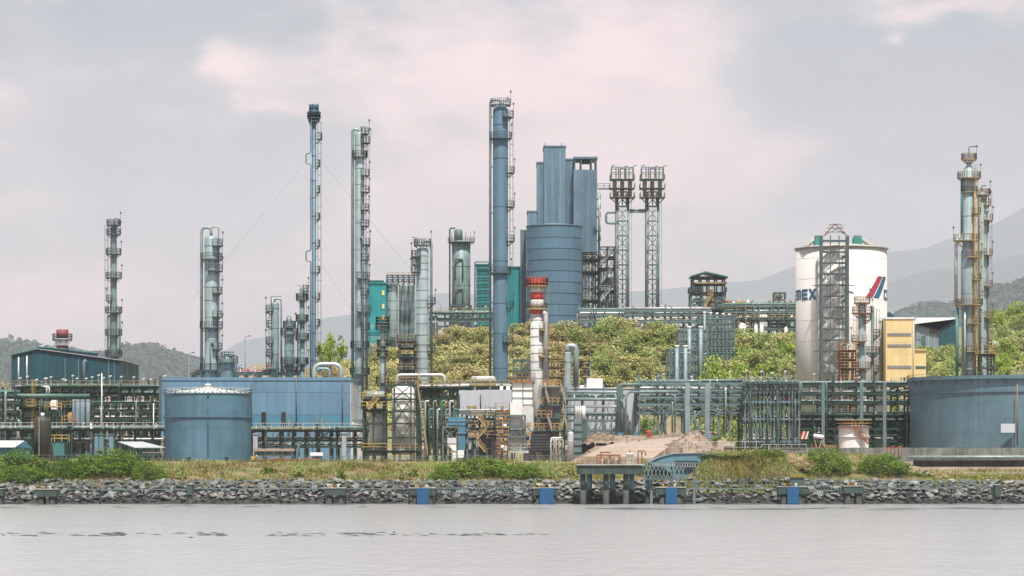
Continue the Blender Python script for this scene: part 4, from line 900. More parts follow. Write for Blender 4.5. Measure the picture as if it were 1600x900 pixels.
tower('distillation_column', 'tall grey column bristling with right side platforms, next to the teal tower', 562, 590, 206, 14.5, plats=[(209, 'R', .9), (223, 'R', 1.1), (245, 'B', .6), (274, 'R', 1.0), (300, 'R', 1.0), (328, 'R', .9), (353, 'R', .9), (382, 'R', 1.1), (406, 'R', .9), (435, 'RF', 1.0), (460, 'R', .9), (487, 'RF', 1.3), (514, 'R', 1.0), (543, 'B', .9), (584, 'B', 1)], lad=15, rings=15,
      pipes=[(.3, [(551, 610, 0), (551, 202, 0), (560, 202, 0), (560, 210, 0)]), (.14, [(565, 206, .6), (565, 197, .6), (570, 197, .6), (570, 212, .6)]), (.2, [(567.5, 610, -1.3), (567.5, 372, -1.3), (564, 372, -.8)]), (.28, [(573, 610, -.3), (573, 385, -.3), (569, 380, -.3)])])
tower('distillation_column', 'ribbed silver column with a looping pipe down its right side', 660, 590, 386, 19, plats=[(383, 'B', .5), (401, 'L', .9), (413, 'L', .8), (425, 'L', 1.0), (474, 'r', 1.3), (548, 'r', 1.3)], lad=165, rings=22, mat='col_steel', lampy=True,
      pipes=[(.25, [(661, 388, 0), (661, 376, 0), (674, 376, 0), (674, 606, 0)]), (.1, [(652, 383, 0), (652, 371, 0), (644, 371, 0)])])
tower('stripper_column', 'small slim column with ochre platforms in front of the ribbed silver column', 597.5, 575, 506, 7, plats=[(504, 'B', .8), (514, 'B', .9), (540, 'B', .6), (556, 'B', .6), (598, 'B', .8)], rings=4, pmat='dark_steel', rmat='ochre', pipes=[(.17, [(602, 610, 0), (602, 512, 0), (598, 508, 0)])])
bc = tower('main_column', 'tallest smooth blue column with rust patches and a looping pipe on its left', 782, 588, 166, 23.6, mat='col_blue', rings=8, lad=5, plats=[(164, 'B', .5), (183, 'R', 1.0), (216, 'B', .7), (270, 'r', 1.2), (323.5, 'r', 1.2), (377, 'r', 1.2), (426, 'B', .6), (480, 'r', 1.1), (534, 'R', .9)],
      pipes=[(.24, [(766, 606, 0), (766, 156, 0), (782, 156, 0), (782, 168, 0)]), (.12, [(786, 168, 0), (786, 158, 0), (793, 158, 0), (793, 150, 0)])], pipemat='col_grey')
for q in (180, 220, 258, 330, 410, 470, 540, 590): MB().beam(P(766, q, 588), P(771, q + 5, 588), .14).build('pipe_bracket', 'dark_steel', bc)
# red and white stack
def banded(name, label, px, Y, top, w, bands, z0=G, plats=(), pmat='ochre', rmat='orange', cat='chimney'):
    c = (X(px, Y), Y); r = S(w, Y) / 2; o = thing(name, label, cat, (c[0], Y, z0)); 
    for (a, b, mt) in bands: MB().lathe([(r, Z(b, Y) if b < 900 else z0), (r, Z(a, Y))], c, 24).build('stack_band', mt, o)
    for q in plats: platform(o, c, r, Z(q[0], Y), q[1], q[2], pmat, rmat, False, .25)
    return o, c, r
o, c, r = banded('striped_stack', 'red and white banded stack with a red railed top deck in front of the hill', 839, 560, 445, 20.5, [(436, 447, 'red'), (447, 457, 'stack_white'), (457, 468.5, 'red'), (468.5, 482, 'stack_white'), (482, 491, 'red'), (491, 999, 'stack_white')], plats=((446, 'B', .75), (482, 'B', .7), (515, 'R', 1.0), (556, 'R', 1.0)))
z = Z(446, 560); MB().rail(pts_arc(c, r + .78, 0, 360, z, 20), 1.3, .05, .8, 3).build('red_guard', 'red', o)
for q in range(500, 600, 13): MB().sector(c, r * .99, r + .05, 0, 360, Z(q, 560) - .06, Z(q, 560) + .06, 24).build('seam_ring', 'galv', o)
for a in (827, 852): MB().tube(P(a, 440, 560), P(a, 424, 560), .05, 5).build('lightning_rod', 'dark_steel', o)
ladder(o, c, r, 20, 12, Z(440, 560), 'ochre'); MB().pipe([P(852.5, 605, 559), P(852.5, 490, 559), P(848, 488, 559)], .4, 10).build('pipe', 'pipe_silver', o)
o, c, r = banded('striped_stack', 'short dark red and white stack rising behind the teal warehouse', 97.5, 650, 516, 19, [(515, 529, 'dark_red'), (529, 540, 'offwhite'), (540, 999, 'dark_red')], plats=((530, 'B', .8),), pmat='dark_steel', rmat='dark_steel')
# gooseneck scrubbers
def gooseneck(label, px, Y, w, top, loop, z0=G, lw=9, plats=(), mat='col_steel'):
    o = tower('scrubber', label, px, Y, top, w, z0=z0, rings=4, plats=plats, pmat='ochre', rmat='orange', mat=mat, cat='scrubber')
    e_ = loop[0]; MB().pipe([P(px, top + 1, Y), P(px, top - lw * .9, Y), P(e_, top - lw * .9, Y), P(e_, 604, Y)], S(lw, Y) / 2, 12, S(9, Y)).build('gooseneck_duct', mat, o); return o
gooseneck('silver scrubber with a fat inverted U duct beside the striped stack', 886.5, 566, 12.5, 549, (900,), plats=((551, 'l', .9), (580, 'l', .9)))
gooseneck('small silver scrubber with a thin hooked pipe right of the fat gooseneck', 914, 568, 5, 570, (921.5,), lw=3.2, plats=((573, 'B', .6), (588, 'B', .6)))
# twin columns on the right
t = tower('distillation_column', 'tall stepped column with orange platforms, taller of the right hand pair', 1514, 600, 252, 22, segs=[(605, 23), (470, 25), (390, 20), (262, 7.5)], plats=[(249, 'B', 1.0), (278, 'B', 1.0), (300, 'B', .4), (333, 'R', 1.0), (376, 'LF', 1.7), (375, 'R', .8), (402, 'RF', .9), (437, 'R', .8), (476, 'B', 1.2), (505, 'RF', .9), (549, 'RF', .9)], lad=-60, rings=14, rmat='orange', pmat='ochre',
      pipes=[(.2, [(1502, 280, -.4), (1502, 365, -.4)], 'teal_steel'), (.33, [(1493.5, 476, 0), (1493.5, 384, 0), (1497, 372, 0), (1504, 366, 0)], 'pipe_silver'), (.3, [(1495, 605, -.3), (1495, 480, -.3)], 'teal_steel'), (.1, [(1514, 253, 0), (1514, 229, 0), (1526, 229, 0)], 'dark_steel'), (.2, [(1521, 605, -1.5), (1521, 300, -1.5)], 'ochre'), (.22, [(1506, 605, -1.5), (1506, 480, -1.5)])])
t = tower('distillation_column', 'slimmer column with platforms on its right side, shorter of the right hand pair', 1534.5, 604, 300, 14.5, plats=[(304, 'B', .7), (320, 'R', .8), (344, 'R', 1.2), (398, 'R', 1.1), (447, 'R', 1.1), (496, 'R', 1.1), (540, 'R', 1)], lad=0, rings=11, rmat='orange', pmat='ochre', pipes=[(.1, [(1534, 300, 0), (1534, 290, 0), (1541, 290, 0)], 'dark_steel'), (.22, [(1543.5, 605, -.3), (1543.5, 330, -.3)], 'light_steel'), (.16, [(1530, 605, -1.2), (1530, 310, -1.2)], 'ochre')])
o = thing('equipment_stand', 'orange railed stand at the foot of the right hand pair of columns', 'stand', (X(1541, 596), 596, G))
frame(o, X(1531, 596), X(1551, 596), 594, 598, G, [Z(575, 596), Z(555, 596)], 1, 1, .3, 'dark_steel', True, (1,), 'orange', 'orange')
# columns in front of the white silo
tower('distillation_column', 'short silver column with orange platforms in front of the white silo', 1347, 598, 470, 12, plats=[(473, 'B', .8), (489, 'B', 1.2), (500, 'R', .9), (533, 'LF', 1.3), (575, 'B', 1)], lad=200, rings=7, rmat='orange', pmat='rust', mat='col_steel')
tower('stripper_column', 'thin dark column close on the right of the silver one before the white silo', 1363.5, 600, 478, 5.5, plats=[(524, 'R', 1.1), (551, 'B', 1.1), (580, 'R', .9)], rings=5, rmat='rust', pmat='dark_steel', mat='col_grey', lad=0)
o = thing('platform_stack', 'stack of orange railed decks at the left foot of the silver column', 'frame', (X(1325, 592), 592, G))
frame(o, X(1313, 592), X(1335, 592), 590, 594, G, [Z(q, 592) for q in (597, 577, 563, 549)], 2, 1, .25, 'rust', False, (0, 1, 2, 3), 'orange', 'orange')
for k in range(3): MB().pipe([P(1317 + k * 7, 605, 591), P(1317 + k * 7, 530 + k * 9, 591), P(1322 + k * 7, 530 + k * 9, 591)], .16, 8).build('pipe', ('rust', 'pipe_silver', 'ochre')[k], o)
# small drum with pipe loop
o = thing('knockout_drum', 'squat domed drum with a square pipe loop behind the big blue shed', 'drum', (X(357, 585), 585, G))
c = (X(355, 585), 585); MB().lathe([(1.2, G), (1.3, Z(572, 585)), (1.3, Z(562, 585)), (.9, Z(556, 585)), (.1, Z(553, 585))], c, 18).build('vessel', 'col_grey', o)
MB().pipe([P(351, 560, 584), P(351, 553, 584), P(368, 553, 584), P(368, 595, 584)], .18, 8).build('pipe', 'col_grey', o); platform(o, c, 1.3, Z(566, 585), 'B', .7)
MB().rail(pts_arc(c, 1.2, 0, 360, Z(557, 585), 10), .8, .04, 1).build('handrail', 'dark_steel', o)
# ------------------------------------------------------------------ buildings and tanks of the refinery
Ya = 630; o = thing('warehouse', 'dark teal metal warehouse with roof vents on the far left', 'building', (X(100, Ya), Ya, G))
MB().pprism([(18, 720), (189, 720), (189, 563.5), (60, 546), (18, 555.5)], Ya, 30).build('wall', 'teal_clad', o)
for k in range(17):
    a = 18.3 + k * 10.05; tp = (pl([(18, 556), (60, 547), (189, 564)], a + .3), pl([(18, 556), (60, 547), (189, 564)], a + 9.6))
    MB().pprism([(a + .2, 640), (a + 9.8, 640), (a + 9.8, tp[1] + .8), (a + .2, tp[0] + .8)], Ya - .08 - .04 * (k % 2), .08).build('cladding_sheet', 'teal_clad', o)
mb = MB(); mb.prism([(X(60, Ya), Z(545.8, Ya)), (X(190.5, Ya), Z(563.6, Ya)), (X(190.5, Ya), Z(562.4, Ya)), (X(60, Ya), Z(544.6, Ya))], Ya - .5, Ya + 31); mb.build('roof_slope', 'roof_grey', o)
mb = MB(); mb.prism([(X(16.5, Ya), Z(555.6, Ya)), (X(59.8, Ya), Z(545.8, Ya)), (X(59.8, Ya), Z(544.6, Ya)), (X(16.5, Ya), Z(554.4, Ya))], Ya - .5, Ya + 31); mb.build('roof_slope', 'teal_steel', o)
for a, b, q0, q1 in ((59, 106, 541.5, 545), (108, 150, 546.5, 551)):
    v_ = MB().pprism([(a, q0 + 5.5), (b, q1 + 5.5), (b, q1 + 1), (a, q0 + 1)], Ya + 3, 3).build('roof_vent', 'teal_clad', o)
    MB().pprism([(a - 1, q0 + 1), (b + 1, q1 + 1.2), (b + 1, q1 - .2), (a - 1, q0 - .4)], Ya + 2.6, 3.8).build('vent_cap', 'teal_steel', v_)
    for k in range(int((b - a) / 3)): a2 = a + 1 + k * 3; MB().pbx(a2, a2 + 1, q0 + 1.5 + (q1 - q0) * k * 3 / (b - a), q0 + 4.8 + (q1 - q0) * k * 3 / (b - a), Ya + 2.85, .15).build('vent_louvre', 'grey_steel', v_)
for a, t_ in ((29, 558), (42, 556)): MB().pipe([P(a, 610, Ya - .5), P(a, t_, Ya - .5)], .17, 8).build('downpipe', 'galv', o)
for a in (131.5,): MB().pipe([P(a, 610, Ya - .8), P(a, 566, Ya - .8), P(a + 3, 563, Ya - .8)], .38, 10).build('flue', 'light_steel', o)
for a in (101, 122, 169, 178): MB().pbx(a, a + 1.4, 560, 600, Ya - .24, .1).build('wall_post', 'grey_steel', o)

# big blue grey shed
Yb = 562; zb0, zb1 = 8.2, Z(590.5, Yb); xl, xr_ = X(251.5, Yb), X(547.5, Yb)
o = thing('clad_shed', 'long blue grey windowless shed behind the small storage tank', 'building', ((xl + xr_) / 2, Yb, G))
MB().bx(xl, xr_, Yb, Yb + 40, G, zb1).build('wall', 'wall_blue', o)
panels(o, xl, xr_, Yb, Z(613, Yb), zb1 - .5, 9, 1, 'wall_blue', .05, .08); panels(o, xl, xr_, Yb, Z(648, Yb), Z(613, Yb), 9, 1, 'wall_blue', .05, .08); panels(o, xl, xr_, Yb, Z(668, Yb), Z(648, Yb), 9, 1, 'wall_teal', .05, .075)
panels(o, Yb, Yb + 40, xr_, Z(668, Yb), zb1 - .5, 6, 2, 'offwhite', .05, .08, side='right')
MB().bx(xl - .15, xr_ + .15, Yb - .2, Yb + 40.2, zb1 - .45, zb1 + .1).build('parapet', 'wall_blue', o)
for a in (325, 393, 463, 535): MB().pipe([P(a, 668, Yb - .25), P(a, 593, Yb - .25)], .11, 6).build('downpipe', 'dark_steel', o)
for a in (412, 443): MB().pbx(a - 3.5, a + 3.5, 644, 666, Yb - .2, .12).build('vent_grille', 'glass_dark', o)
for a in (452, 496, 503): MB().pbx(a - 2, a + 2, 654, 667, Yb - 1.2, 1).build('duct_box', 'light_steel', o)
MB().pbx(248, 252, 588, 668, Yb - .6, .4).build('corner_post', 'dark_steel', o)

def storage_tank(name, label, px, Yc, wpx, top, z0, mat, ncou, per, apex=None, roofn=24, girders=(), railmat='offwhite', roofmat='roof_white'):
    c = (X(px, Yc), Yc); r = S(wpx, Yc) / 2; z1 = Z(top, Yc); o = thing(name, label, 'storage tank', (c[0], Yc, z0))
    MB().lathe([(r - .05, z0), (r - .05, z1 - .05)], c, 64).build('inner_shell', 'joint_dark', o)
    plates(o, c, r, z0, z1, ncou, per, mat, .018, .06)
    MB().sector(c, r - .1, r + .14, 0, 360, z1, z1 + .14, 64).build('rim', mat, o)
    for g in girders: z = Z(g, Yc - r); MB().sector(c, r - .02, r + .22, 0, 360, z - .09, z + .09, 64).build('wind_girder', mat, o)
    if apex:
        za = Z(apex, Yc)
        for k in range(roofn):
            a0, a1 = 360 * k / roofn + .5, 360 * (k + 1) / roofn - .5; mb = MB()
            for dz in (0, .1):
                for rad, zz in ((.4, za), (r - .05, z1 + .15)):
                    for a in (a0, a1): mb.v.append(Vector((c[0] + rad * math.cos(R(a)), c[1] + rad * math.sin(R(a)), zz + dz)))
            mb.f = [(0, 1, 3, 2), (4, 6, 7, 5), (0, 2, 6, 4), (1, 5, 7, 3), (2, 3, 7, 6), (0, 4, 5, 1)]; mb.sm = [False] * 6; mb.build('roof_sheet', roofmat, o)
            t = R(a1 + .5); u_ = Vector((math.cos(t), math.sin(t), 0)); MB().beam(Vector((c[0], c[1], za + .12)) + u_ * .4, Vector((c[0], c[1], z1 + .27)) + u_ * (r - .05), .14, .16).build('roof_rib', 'grey_steel', o)
        MB().lathe([(.5, za), (.5, za + .3), (.1, za + .45)], c, 12).build('roof_cap', roofmat, o)
        MB().rail(pts_arc(c, r + .02, 0, 360, z1 + .12, 60), .85, .035, .45, 2).build('rim_handrail', railmat, o)
    return o, c, r, z1
o, c, r, z1 = storage_tank('storage_tank', 'blue grey round storage tank with a ribbed white cone roof near the shore', 325, 538, 135, 616.5, G - .3, 'tank_blue', 4, 14, 603.5, 32, (651,))
MB().pipe([P(325, 715, 538 - r - .12), P(325, 615, 538 - r - .12)], .07, 6).build('gauge_pipe', 'dark_steel', o)
MB().pipe([P(352, 715, 539 - r + .4), P(352, 660, 539 - r + .4)], .06, 6).build('gauge_pipe', 'light_steel', o)
MB().pbx(323.5, 326.5, 613, 618, 537.6 - r, .3).build('gauge_head', 'dark_steel', o)
for a in (300, 250, 220): t = R(a); MB().lathe([(.35, 7.3), (.35, 7.4)], (c[0] + (r + .1) * math.cos(t), c[1] + (r + .1) * math.sin(t)), 12).build('nozzle', 'dark_steel', o)
MB().pipe([P(255, 716, 533), P(250, 705, 533), P(253, 690, 533), P(256.5, 682, 533)], .12, 6, 1).build('hose', 'ochre', o)
o, c, r, z1 = storage_tank('storage_tank', 'huge grey floating roof tank cut by the right edge of the picture', 1625, 556, 404, 592, G, 'tank_grey', 6, 22, None, 0, (611,))
z = Z(586.5, 556 - r); MB().sector(c, r - .1, r + .55, 0, 360, z1 - .5, z1 + .05, 72).build('top_walkway', 'tank_grey', o)
MB().rail(pts_arc(c, r + .5, 150, 330, z1 + .05, 50), .5, .03, 1.4, 1).build('handrail', 'grey_steel', o)
for a in range(190, 330, 8):
    t = R(a); u_ = Vector((math.cos(t), math.sin(t), 0)); MB().beam(Vector((c[0], c[1], z1 - 1.3)) + u_ * (r - .02), Vector((c[0], c[1], z1 - .5)) + u_ * (r + .5), .12).build('walkway_bracket', 'tank_grey', o)
MB().pipe([P(1589.5, 696, 556 - r + .0), P(1589.5, 600, 556 - r + .0)], .11, 8).build('gauge_pipe', 'rust', o)
MB().pbx(1564, 1586, 662, 676, 556 - r - .1, .6).build('nameplate', 'grey_wall', o)
MB().lathe([(r - .3, z1 - .8), (.2, z1 - .6)], c, 48).build('roof', 'roof_grey', o)

# small tanks, sheds, boxes near the shore
o = thing('vertical_vessel', 'dark brown upright tank with a rounded top near the left bushes', 'tank', (X(66, 531), 531, G)); c = (X(66.5, 531), 531)
MB().lathe([(S(13.3, 531), G), (S(13.3, 531), Z(659, 531)), (S(12.4, 531), Z(655, 531)), (S(9, 531), Z(652, 531)), (.1, Z(650.5, 531))], c, 28).build('shell', 'brown_tank', o)
MB().lathe([(.3, Z(652, 531)), (.3, Z(645, 531))], c, 10).build('top_nozzle', 'white', o); MB().pipe([(c[0] + .9, 530.6, Z(652, 531)), (c[0] + .9, 530.6, Z(630, 531)), (c[0] + .2, 530.6, Z(630, 531))], .16, 8).build('pipe', 'pipe_green', o)
MB().pipe([P(61, 712, 529.2), P(61, 652, 529.2)], .05, 5).build('level_pipe', 'galv', o)
for q in (668, 690): MB().sector(c, S(13.2, 531), S(13.7, 531), 0, 360, Z(q, 531) - .05, Z(q, 531) + .05, 28).build('seam_ring', 'brown_tank', o)
o = thing('small_shed', 'low blue shed with a pale lean-to roof at the left edge', 'shed', (X(15, 527), 527, G)); MB().pbx(-25, 46, 700, 722, 528, 6).build('wall', 'barge_blue', o)
mb = MB(); mb.v = [P(-27, 699, 527.4), P(24, 699, 527.4), P(38, 690, 532), P(-27, 690, 532)]; mb.v += [p + Vector((0, 0, .15)) for p in mb.v]; mb.f = [(0, 1, 2, 3), (4, 5, 6, 7), (0, 1, 5, 4), (1, 2, 6, 5), (2, 3, 7, 6), (3, 0, 4, 7)]; mb.sm = [False] * 6; mb.build('roof_slope', 'roof_white', o)
mb = MB(); mb.v = [P(24.5, 699, 527.4), P(50, 702, 528), P(40, 690, 532), P(38.5, 690, 532)]; mb.v += [p + Vector((0, 0, .15)) for p in mb.v]; mb.f = [(0, 1, 2, 3), (4, 5, 6, 7), (0, 1, 5, 4), (1, 2, 6, 5), (2, 3, 7, 6), (3, 0, 4, 7)]; mb.sm = [False] * 6; mb.build('roof_slope', 'teal_clad', o)
o = thing('open_shelter', 'open shelter with a sloping grey roof left of the small storage tank', 'shelter', (X(220, 532), 532, G))
mb = MB(); mb.v = [P(184, 691, 535), P(222, 691, 535), P(258, 700, 530), P(210, 700, 530)]; mb.v += [p + Vector((0, 0, .12)) for p in mb.v]; mb.f = [(0, 1, 2, 3), (4, 5, 6, 7), (0, 1, 5, 4), (1, 2, 6, 5), (2, 3, 7, 6), (3, 0, 4, 7)]; mb.sm = [False] * 6; mb.build('roof_slope', 'roof_grey', o)
for a, q, y in ((213, 700, 530.3), (255, 700, 530.3), (187, 691, 534.7), (221, 691, 534.7)): MB().tube((X(a, y), y, G - .2), P(a, q, y), .09, 6).build('post', 'dark_steel', o)
MB().pbx(222, 256, 706, 708, 531, .6).build('bench', 'galv', o)
for k, (a, b, t_, bt, lb) in enumerate(((147.5, 154, 679, 706, 'left of the two joined'), (155, 161.5, 679, 706, 'right of the two joined'), (170, 177, 679, 705, 'standing alone, right of the joined pair'))):
    o = thing('control_cabinet', 'blue upright cabinet by the left bushes, %s' % lb, 'cabinet', (X((a + b) / 2, 534), 534, G)); MB().pbx(a, b, t_, bt + 8, 534, 1.2).build('housing', 'pale_blue_conc', o); MB().pbx(a + .8, b - .8, t_ + 3, bt, 533.93, .07).build('door', 'pale_blue_conc', o); MB().pbx(a - .3, b + .3, t_ - 1, t_, 533.8, 1.6).build('top_cover', 'light_steel', o)
# row of tall exchangers
for k, a in enumerate((115, 121.5, 129, 137.5)):
    w_ = (4.4, 7.6, 8, 7)[k]; o = thing('tall_exchanger', 'tall blue grey upright exchanger, %s in the row of four on the left' % ('first', 'second', 'third', 'last')[k], 'heat exchanger', (X(a, 552), 552, G), 'row of upright exchangers')
    MB().lathe([(S(w_, 552) / 2, G + 1.5), (S(w_, 552) / 2, Z(626, 552)), (S(w_, 552) * .35, Z(624.5, 552))], (X(a, 552), 552), 14).build('shell', 'light_steel', o); MB().lathe([(S(w_, 552) / 2 + .06, Z(626, 552)), (S(w_, 552) / 2 + .06, Z(625, 552))], (X(a, 552), 552), 14).build('top_flange', 'galv', o)
    MB().bx(X(a, 552) - .4, X(a, 552) + .4, 551.6, 552.4, G - .2, G + 1.6).build('support', 'dark_steel', o)

# ------------------------------------------------------------------ pipe racks, left field
gp = ('pipe_green', 'pipe_grey', 'pipe_green', 'pipe_silver')
rack('pipe_rack', 'tall green pipe rack with ochre walkway and floodlights below the teal warehouse', 22, 186, 588, 12, [690, 672, 655, 638, 622, 606], 9, 'green_steel', (5, 8), rails=(5, 3), rmat='ochre', seed=31, fine=60, pm_=gp, drops=10, lamps=16, valves=22, xb=[(1, 4), (4, 3), (7, 4)], zt=602, pr=(.08, .26))
rack('pipe_rack', 'green pipe rack with ochre handrail between the warehouse and the blue shed', 188, 300, 584, 10, [690, 674, 658, 642, 630, 616, 606], 6, 'green_steel', (4, 7), rails=(6,), rmat='ochre', seed=32, fine=45, pm_=gp, drops=6, lamps=6, valves=26, xb=[(0, 3), (3, 4)], zt=602, pr=(.08, .24))
rack('pipe_rack', 'green pipe rack at the left edge with one fat level pipe', -60, 24, 570, 8, [690, 676, 660, 644, 630, 616], 5, 'green_steel', (4, 6), seed=33, fine=30, pm_=gp, drops=5, valves=12, xb=[(1, 1), (3, 3)], pr=(.1, .34))
o = thing('compressor_house', 'long dark green windowless house behind the left pipe racks', 'building', (X(120, 606), 606, G)); MB().pbx(-70, 300, 612, 725, 606, 10).build('wall', 'green_steel', o); MB().pbx(-72, 302, 610, 612, 605.6, 11).build('roof', 'dark_steel', o)
panels(o, X(-70, 606), X(300, 606), 606, G, Z(613, 606), 24, 1, 'green_steel', .06, .08)
o = thing('pump_house', 'low dark house behind the many levelled rack left of the huge tank', 'building', (X(1340, 582), 582, G)); MB().pbx(1236, 1430, 652, 725, 582, 10).build('wall', 'green_steel', o); MB().pbx(1234, 1432, 650, 652, 581.6, 11).build('roof', 'dark_steel', o)
panels(o, X(1236, 582), X(1430, 582), 582, G, Z(653, 582), 14, 1, 'green_steel', .06, .08)
o = thing('transfer_pipe', 'fat dark green pipe running level across the left pipe racks', 'pipe', P(70, 618, 575)); MB().pipe([P(-60, 618.5, 576), P(140, 619, 576)], .42, 12).build('pipe', 'pipe_green', o)
for k in range(6): MB().tube(P(-40 + k * 34, 621, 576), (X(-40 + k * 34, 576), 576, G), .15, 6).build('pipe_support', 'green_steel', o)
rack('pipe_rack', 'low green rack crowded with valves right of the upright exchangers', 146, 250, 566, 8, [684, 668, 655, 643, 631], 6, 'green_steel', (5, 8), seed=34, fine=40, pm_=gp + ('galv',), drops=6, valves=40, pr=(.08, .22), beamh=.3, xb=[(2, 2)])
rack('pipe_rack', 'front pipeway with a handrail in front of the left racks', -60, 258, 545, 4, [690, 672], 14, 'green_steel', (3, 5), rails=(1,), rmat='galv', seed=35, fine=30, pm_=('pipe_grey', 'pipe_silver', 'pipe_green'), drops=8, valves=18, pr=(.1, .22))
rack('pipe_rack', 'low green pipeway under the long blue shed', 393, 572, 548, 6, [698, 688, 673], 9, 'green_steel', (3, 4), rails=(2,), rmat='galv', seed=36, fine=30, pm_=('pipe_green', 'pipe_grey', 'ochre'), drops=5, valves=20, pr=(.09, .2), xb=[(1, 1), (3, 1), (5, 2)])
o = thing('yellow_ladder_tower', 'yellow caged ladder on the left green pipe rack', 'ladder', (X(52.5, 585), 585, G)); ladder(o, (X(52.5, 585), 585.8), .3, 270, 12, Z(592, 585), 'yellow'); MB().pbx(41, 55, 633, 635, 584, 1.5).build('landing', 'ochre', o); MB().rail([P(41, 633, 584), P(55, 633, 584)], 1.1, .045, .9).build('handrail', 'orange', o)
for a in (73, 77): tag(MB().pipe([P(a - 6, 604, 580), P(a, 604, 580), P(a, 618, 580)], .14, 8).build('vent_pipe', 'white', None, P(a, 618, 580)), 'white hooked vent pipe on the left racks, %s of two' % ('left' if a == 73 else 'right'), 'pipe')
for k, (a, q) in enumerate(((159, 583), (61, 655), (142, 660), (240, 630))): tag(MB().tube((X(a, 545), 545, G), P(a, q, 545), .12, 6).build('lamp_pole', 'galv', None, (X(a, 545), 545, G)), ['tall thin pole before the right end of the warehouse', 'thin pole close to the brown upright tank', 'thin pole below the upright exchangers', 'thin pole left of the long blue shed'][k], 'pole')
for k, (a, b, q0, q1, mt, lb) in enumerate(((78, 88, 625, 640, 'white', 'white angular hopper beside the upright exchangers'), (105, 112, 644, 660, 'orange', 'orange equipment box left of the upright exchangers'), (82, 100, 690, 712, 'ochre', 'ochre railed pump platform above the left bushes'))):
    o = thing('equipment_skid', lb, 'equipment', (X((a + b) / 2, 548 - k * 4), 548 - k * 4, G)); Yk = 548 - k * 4
    MB().pprism([(a, q0 + 4), (a + 3, q0), (b, q0), (b, q1), (a + 2, q1)], Yk, 2).build('housing', mt if k < 2 else 'teal_steel', o); frame(o, X(a, Yk), X(b, Yk), Yk + .1, Yk + 1.9, G, [Z(q1, Yk) - .3], 2, 1, .18, 'green_steel', False)
    MB().rail([P(a - 8, q1 if k < 2 else q0, Yk - .3), P(b + 8, q1 if k < 2 else q0, Yk - .3)], 1.1, .05, 1).build('handrail', 'yellow' if k != 1 else 'orange', o)
o = thing('arch_pipe', 'pale pipe bent over the roof line of the long blue shed', 'pipe', P(515, 590, 580)); MB().pipe([P(491, 600, 580), P(491, 569, 580), P(533, 569, 580), P(533, 600, 580)], .38, 10, 1.4).build('pipe', 'pipe_silver', o); MB().pipe([P(497, 580, 579), P(497, 576, 579), P(515, 576, 579), P(515, 600, 579)], .25, 8).build('branch_pipe', 'pipe_grey', o)
o = thing('arch_pipe', 'pale level pipe stepping down behind the green braced frame', 'pipe', P(660, 586, 572)); MB().pipe([P(620, 600, 572), P(620, 586, 572), P(695, 586, 572), P(695, 604, 572)], .3, 10, .9).build('pipe', 'pipe_silver', o)
MB().tube(P(655, 600, 571.5), P(655, 582, 571.5), .15, 6).build('relief_valve', 'orange', o)
o = thing('arch_pipe', 'pale horizontal drum with short legs left of the blue column', 'drum', P(755, 600, 570)); drum(o, P(738, 593, 570), P(772, 593, 570), .62, 'pipe_silver', 'drum', False); MB().pbx(733, 775, 600, 602.5, 569, 3).build('deck', 'ochre', o); MB().rail([P(733, 600, 569), P(775, 600, 569)], 1.1, .05, 1).build('handrail', 'ochre', o)
for a in (742, 766): MB().bx(X(a, 570) - .2, X(a, 570) + .2, 569.4, 570.6, G, Z(595, 570)).build('leg', 'galv', o)
# round white tank behind the frame, red hoses, long trough
o, c, r, z1 = storage_tank('storage_tank', 'low pale tank with a shallow white roof partly behind the green frame', 536, 566, 62, 664, G, 'offwhite', 3, 10, 657.5, 18, (), 'galv')
o = thing('shallow_trough', 'long pale lidded trough on posts right of the small storage tank', 'trough', (X(428, 534), 534, G)); MB().pbx(396, 460, 701, 705, 534, 1.6).build('lid', 'beige', o); MB().pbx(397, 459, 705, 713, 534.3, 1).build('body', 'dark_steel', o)
for k in range(5): MB().pbx(399 + k * 14, 400.5 + k * 14, 705, 722, 533.9, .2).build('post', 'dark_steel', o)
for k in range(7):
    a = 404 + k * 13.5; tag(MB().pipe([P(a, 718.5, 523 + k % 3), P(a + 14, 718 - (k % 3), 523.5 + k % 2)], .16, 6).build('red_pipe', 'red_hose', None, P(a, 719, 523)), 'red painted pipe lying on the bank below the blue shed', 'pipe', 'red pipes on the bank')
o = thing('guard_booth', 'tiny booth with a pale roof on the bank below the blue shed', 'booth', (X(494, 526), 526, G)); MB().pbx(488, 502, 712, 724, 526, 1.3).build('body', 'dark_steel', o); MB().pbx(485, 504, 707, 712, 525.5, 2.2).build('roof', 'roof_white', o); MB().pbx(501, 503, 712, 724, 525.9, .3).build('post', 'barge_blue', o)
o = thing('excavator', 'small yellow machine with a raised arm at the right foot of the storage tank', 'machine', (X(396, 526), 526, G)); MB().pbx(392, 398, 713, 719, 526, 1).build('cab', 'yellow', o); MB().pbx(391, 402, 719, 722, 526, 1.3).build('track', 'dark_steel', o); MB().pipe([P(398, 717, 526.4), P(401, 711, 526.4), P(404, 719, 526.4)], .12, 6, .2).build('arm', 'yellow', o)
for k, (a, b, q0, q1) in enumerate(((395.5, 402, 678, 702), (534, 541, 677, 712))): 
    o = thing('access_column', ('pale grey boxed column right beside the storage tank', 'grey boxed column in front of the low pale tank')[k], 'cabinet', (X(a, 543), 543, G)); MB().pbx(a, b, q0, q1 + 10, 543, .9).build('housing', ('grey_wall', 'roof_grey')[k], o); MB().pbx(a - .4, b + .4, q0 - 1, q0, 542.8, 1.3).build('cap', 'offwhite', o); MB().pbx(a + 1, b - 1, q0 + 5, q1, 542.95, .05).build('door', 'roof_grey', o)

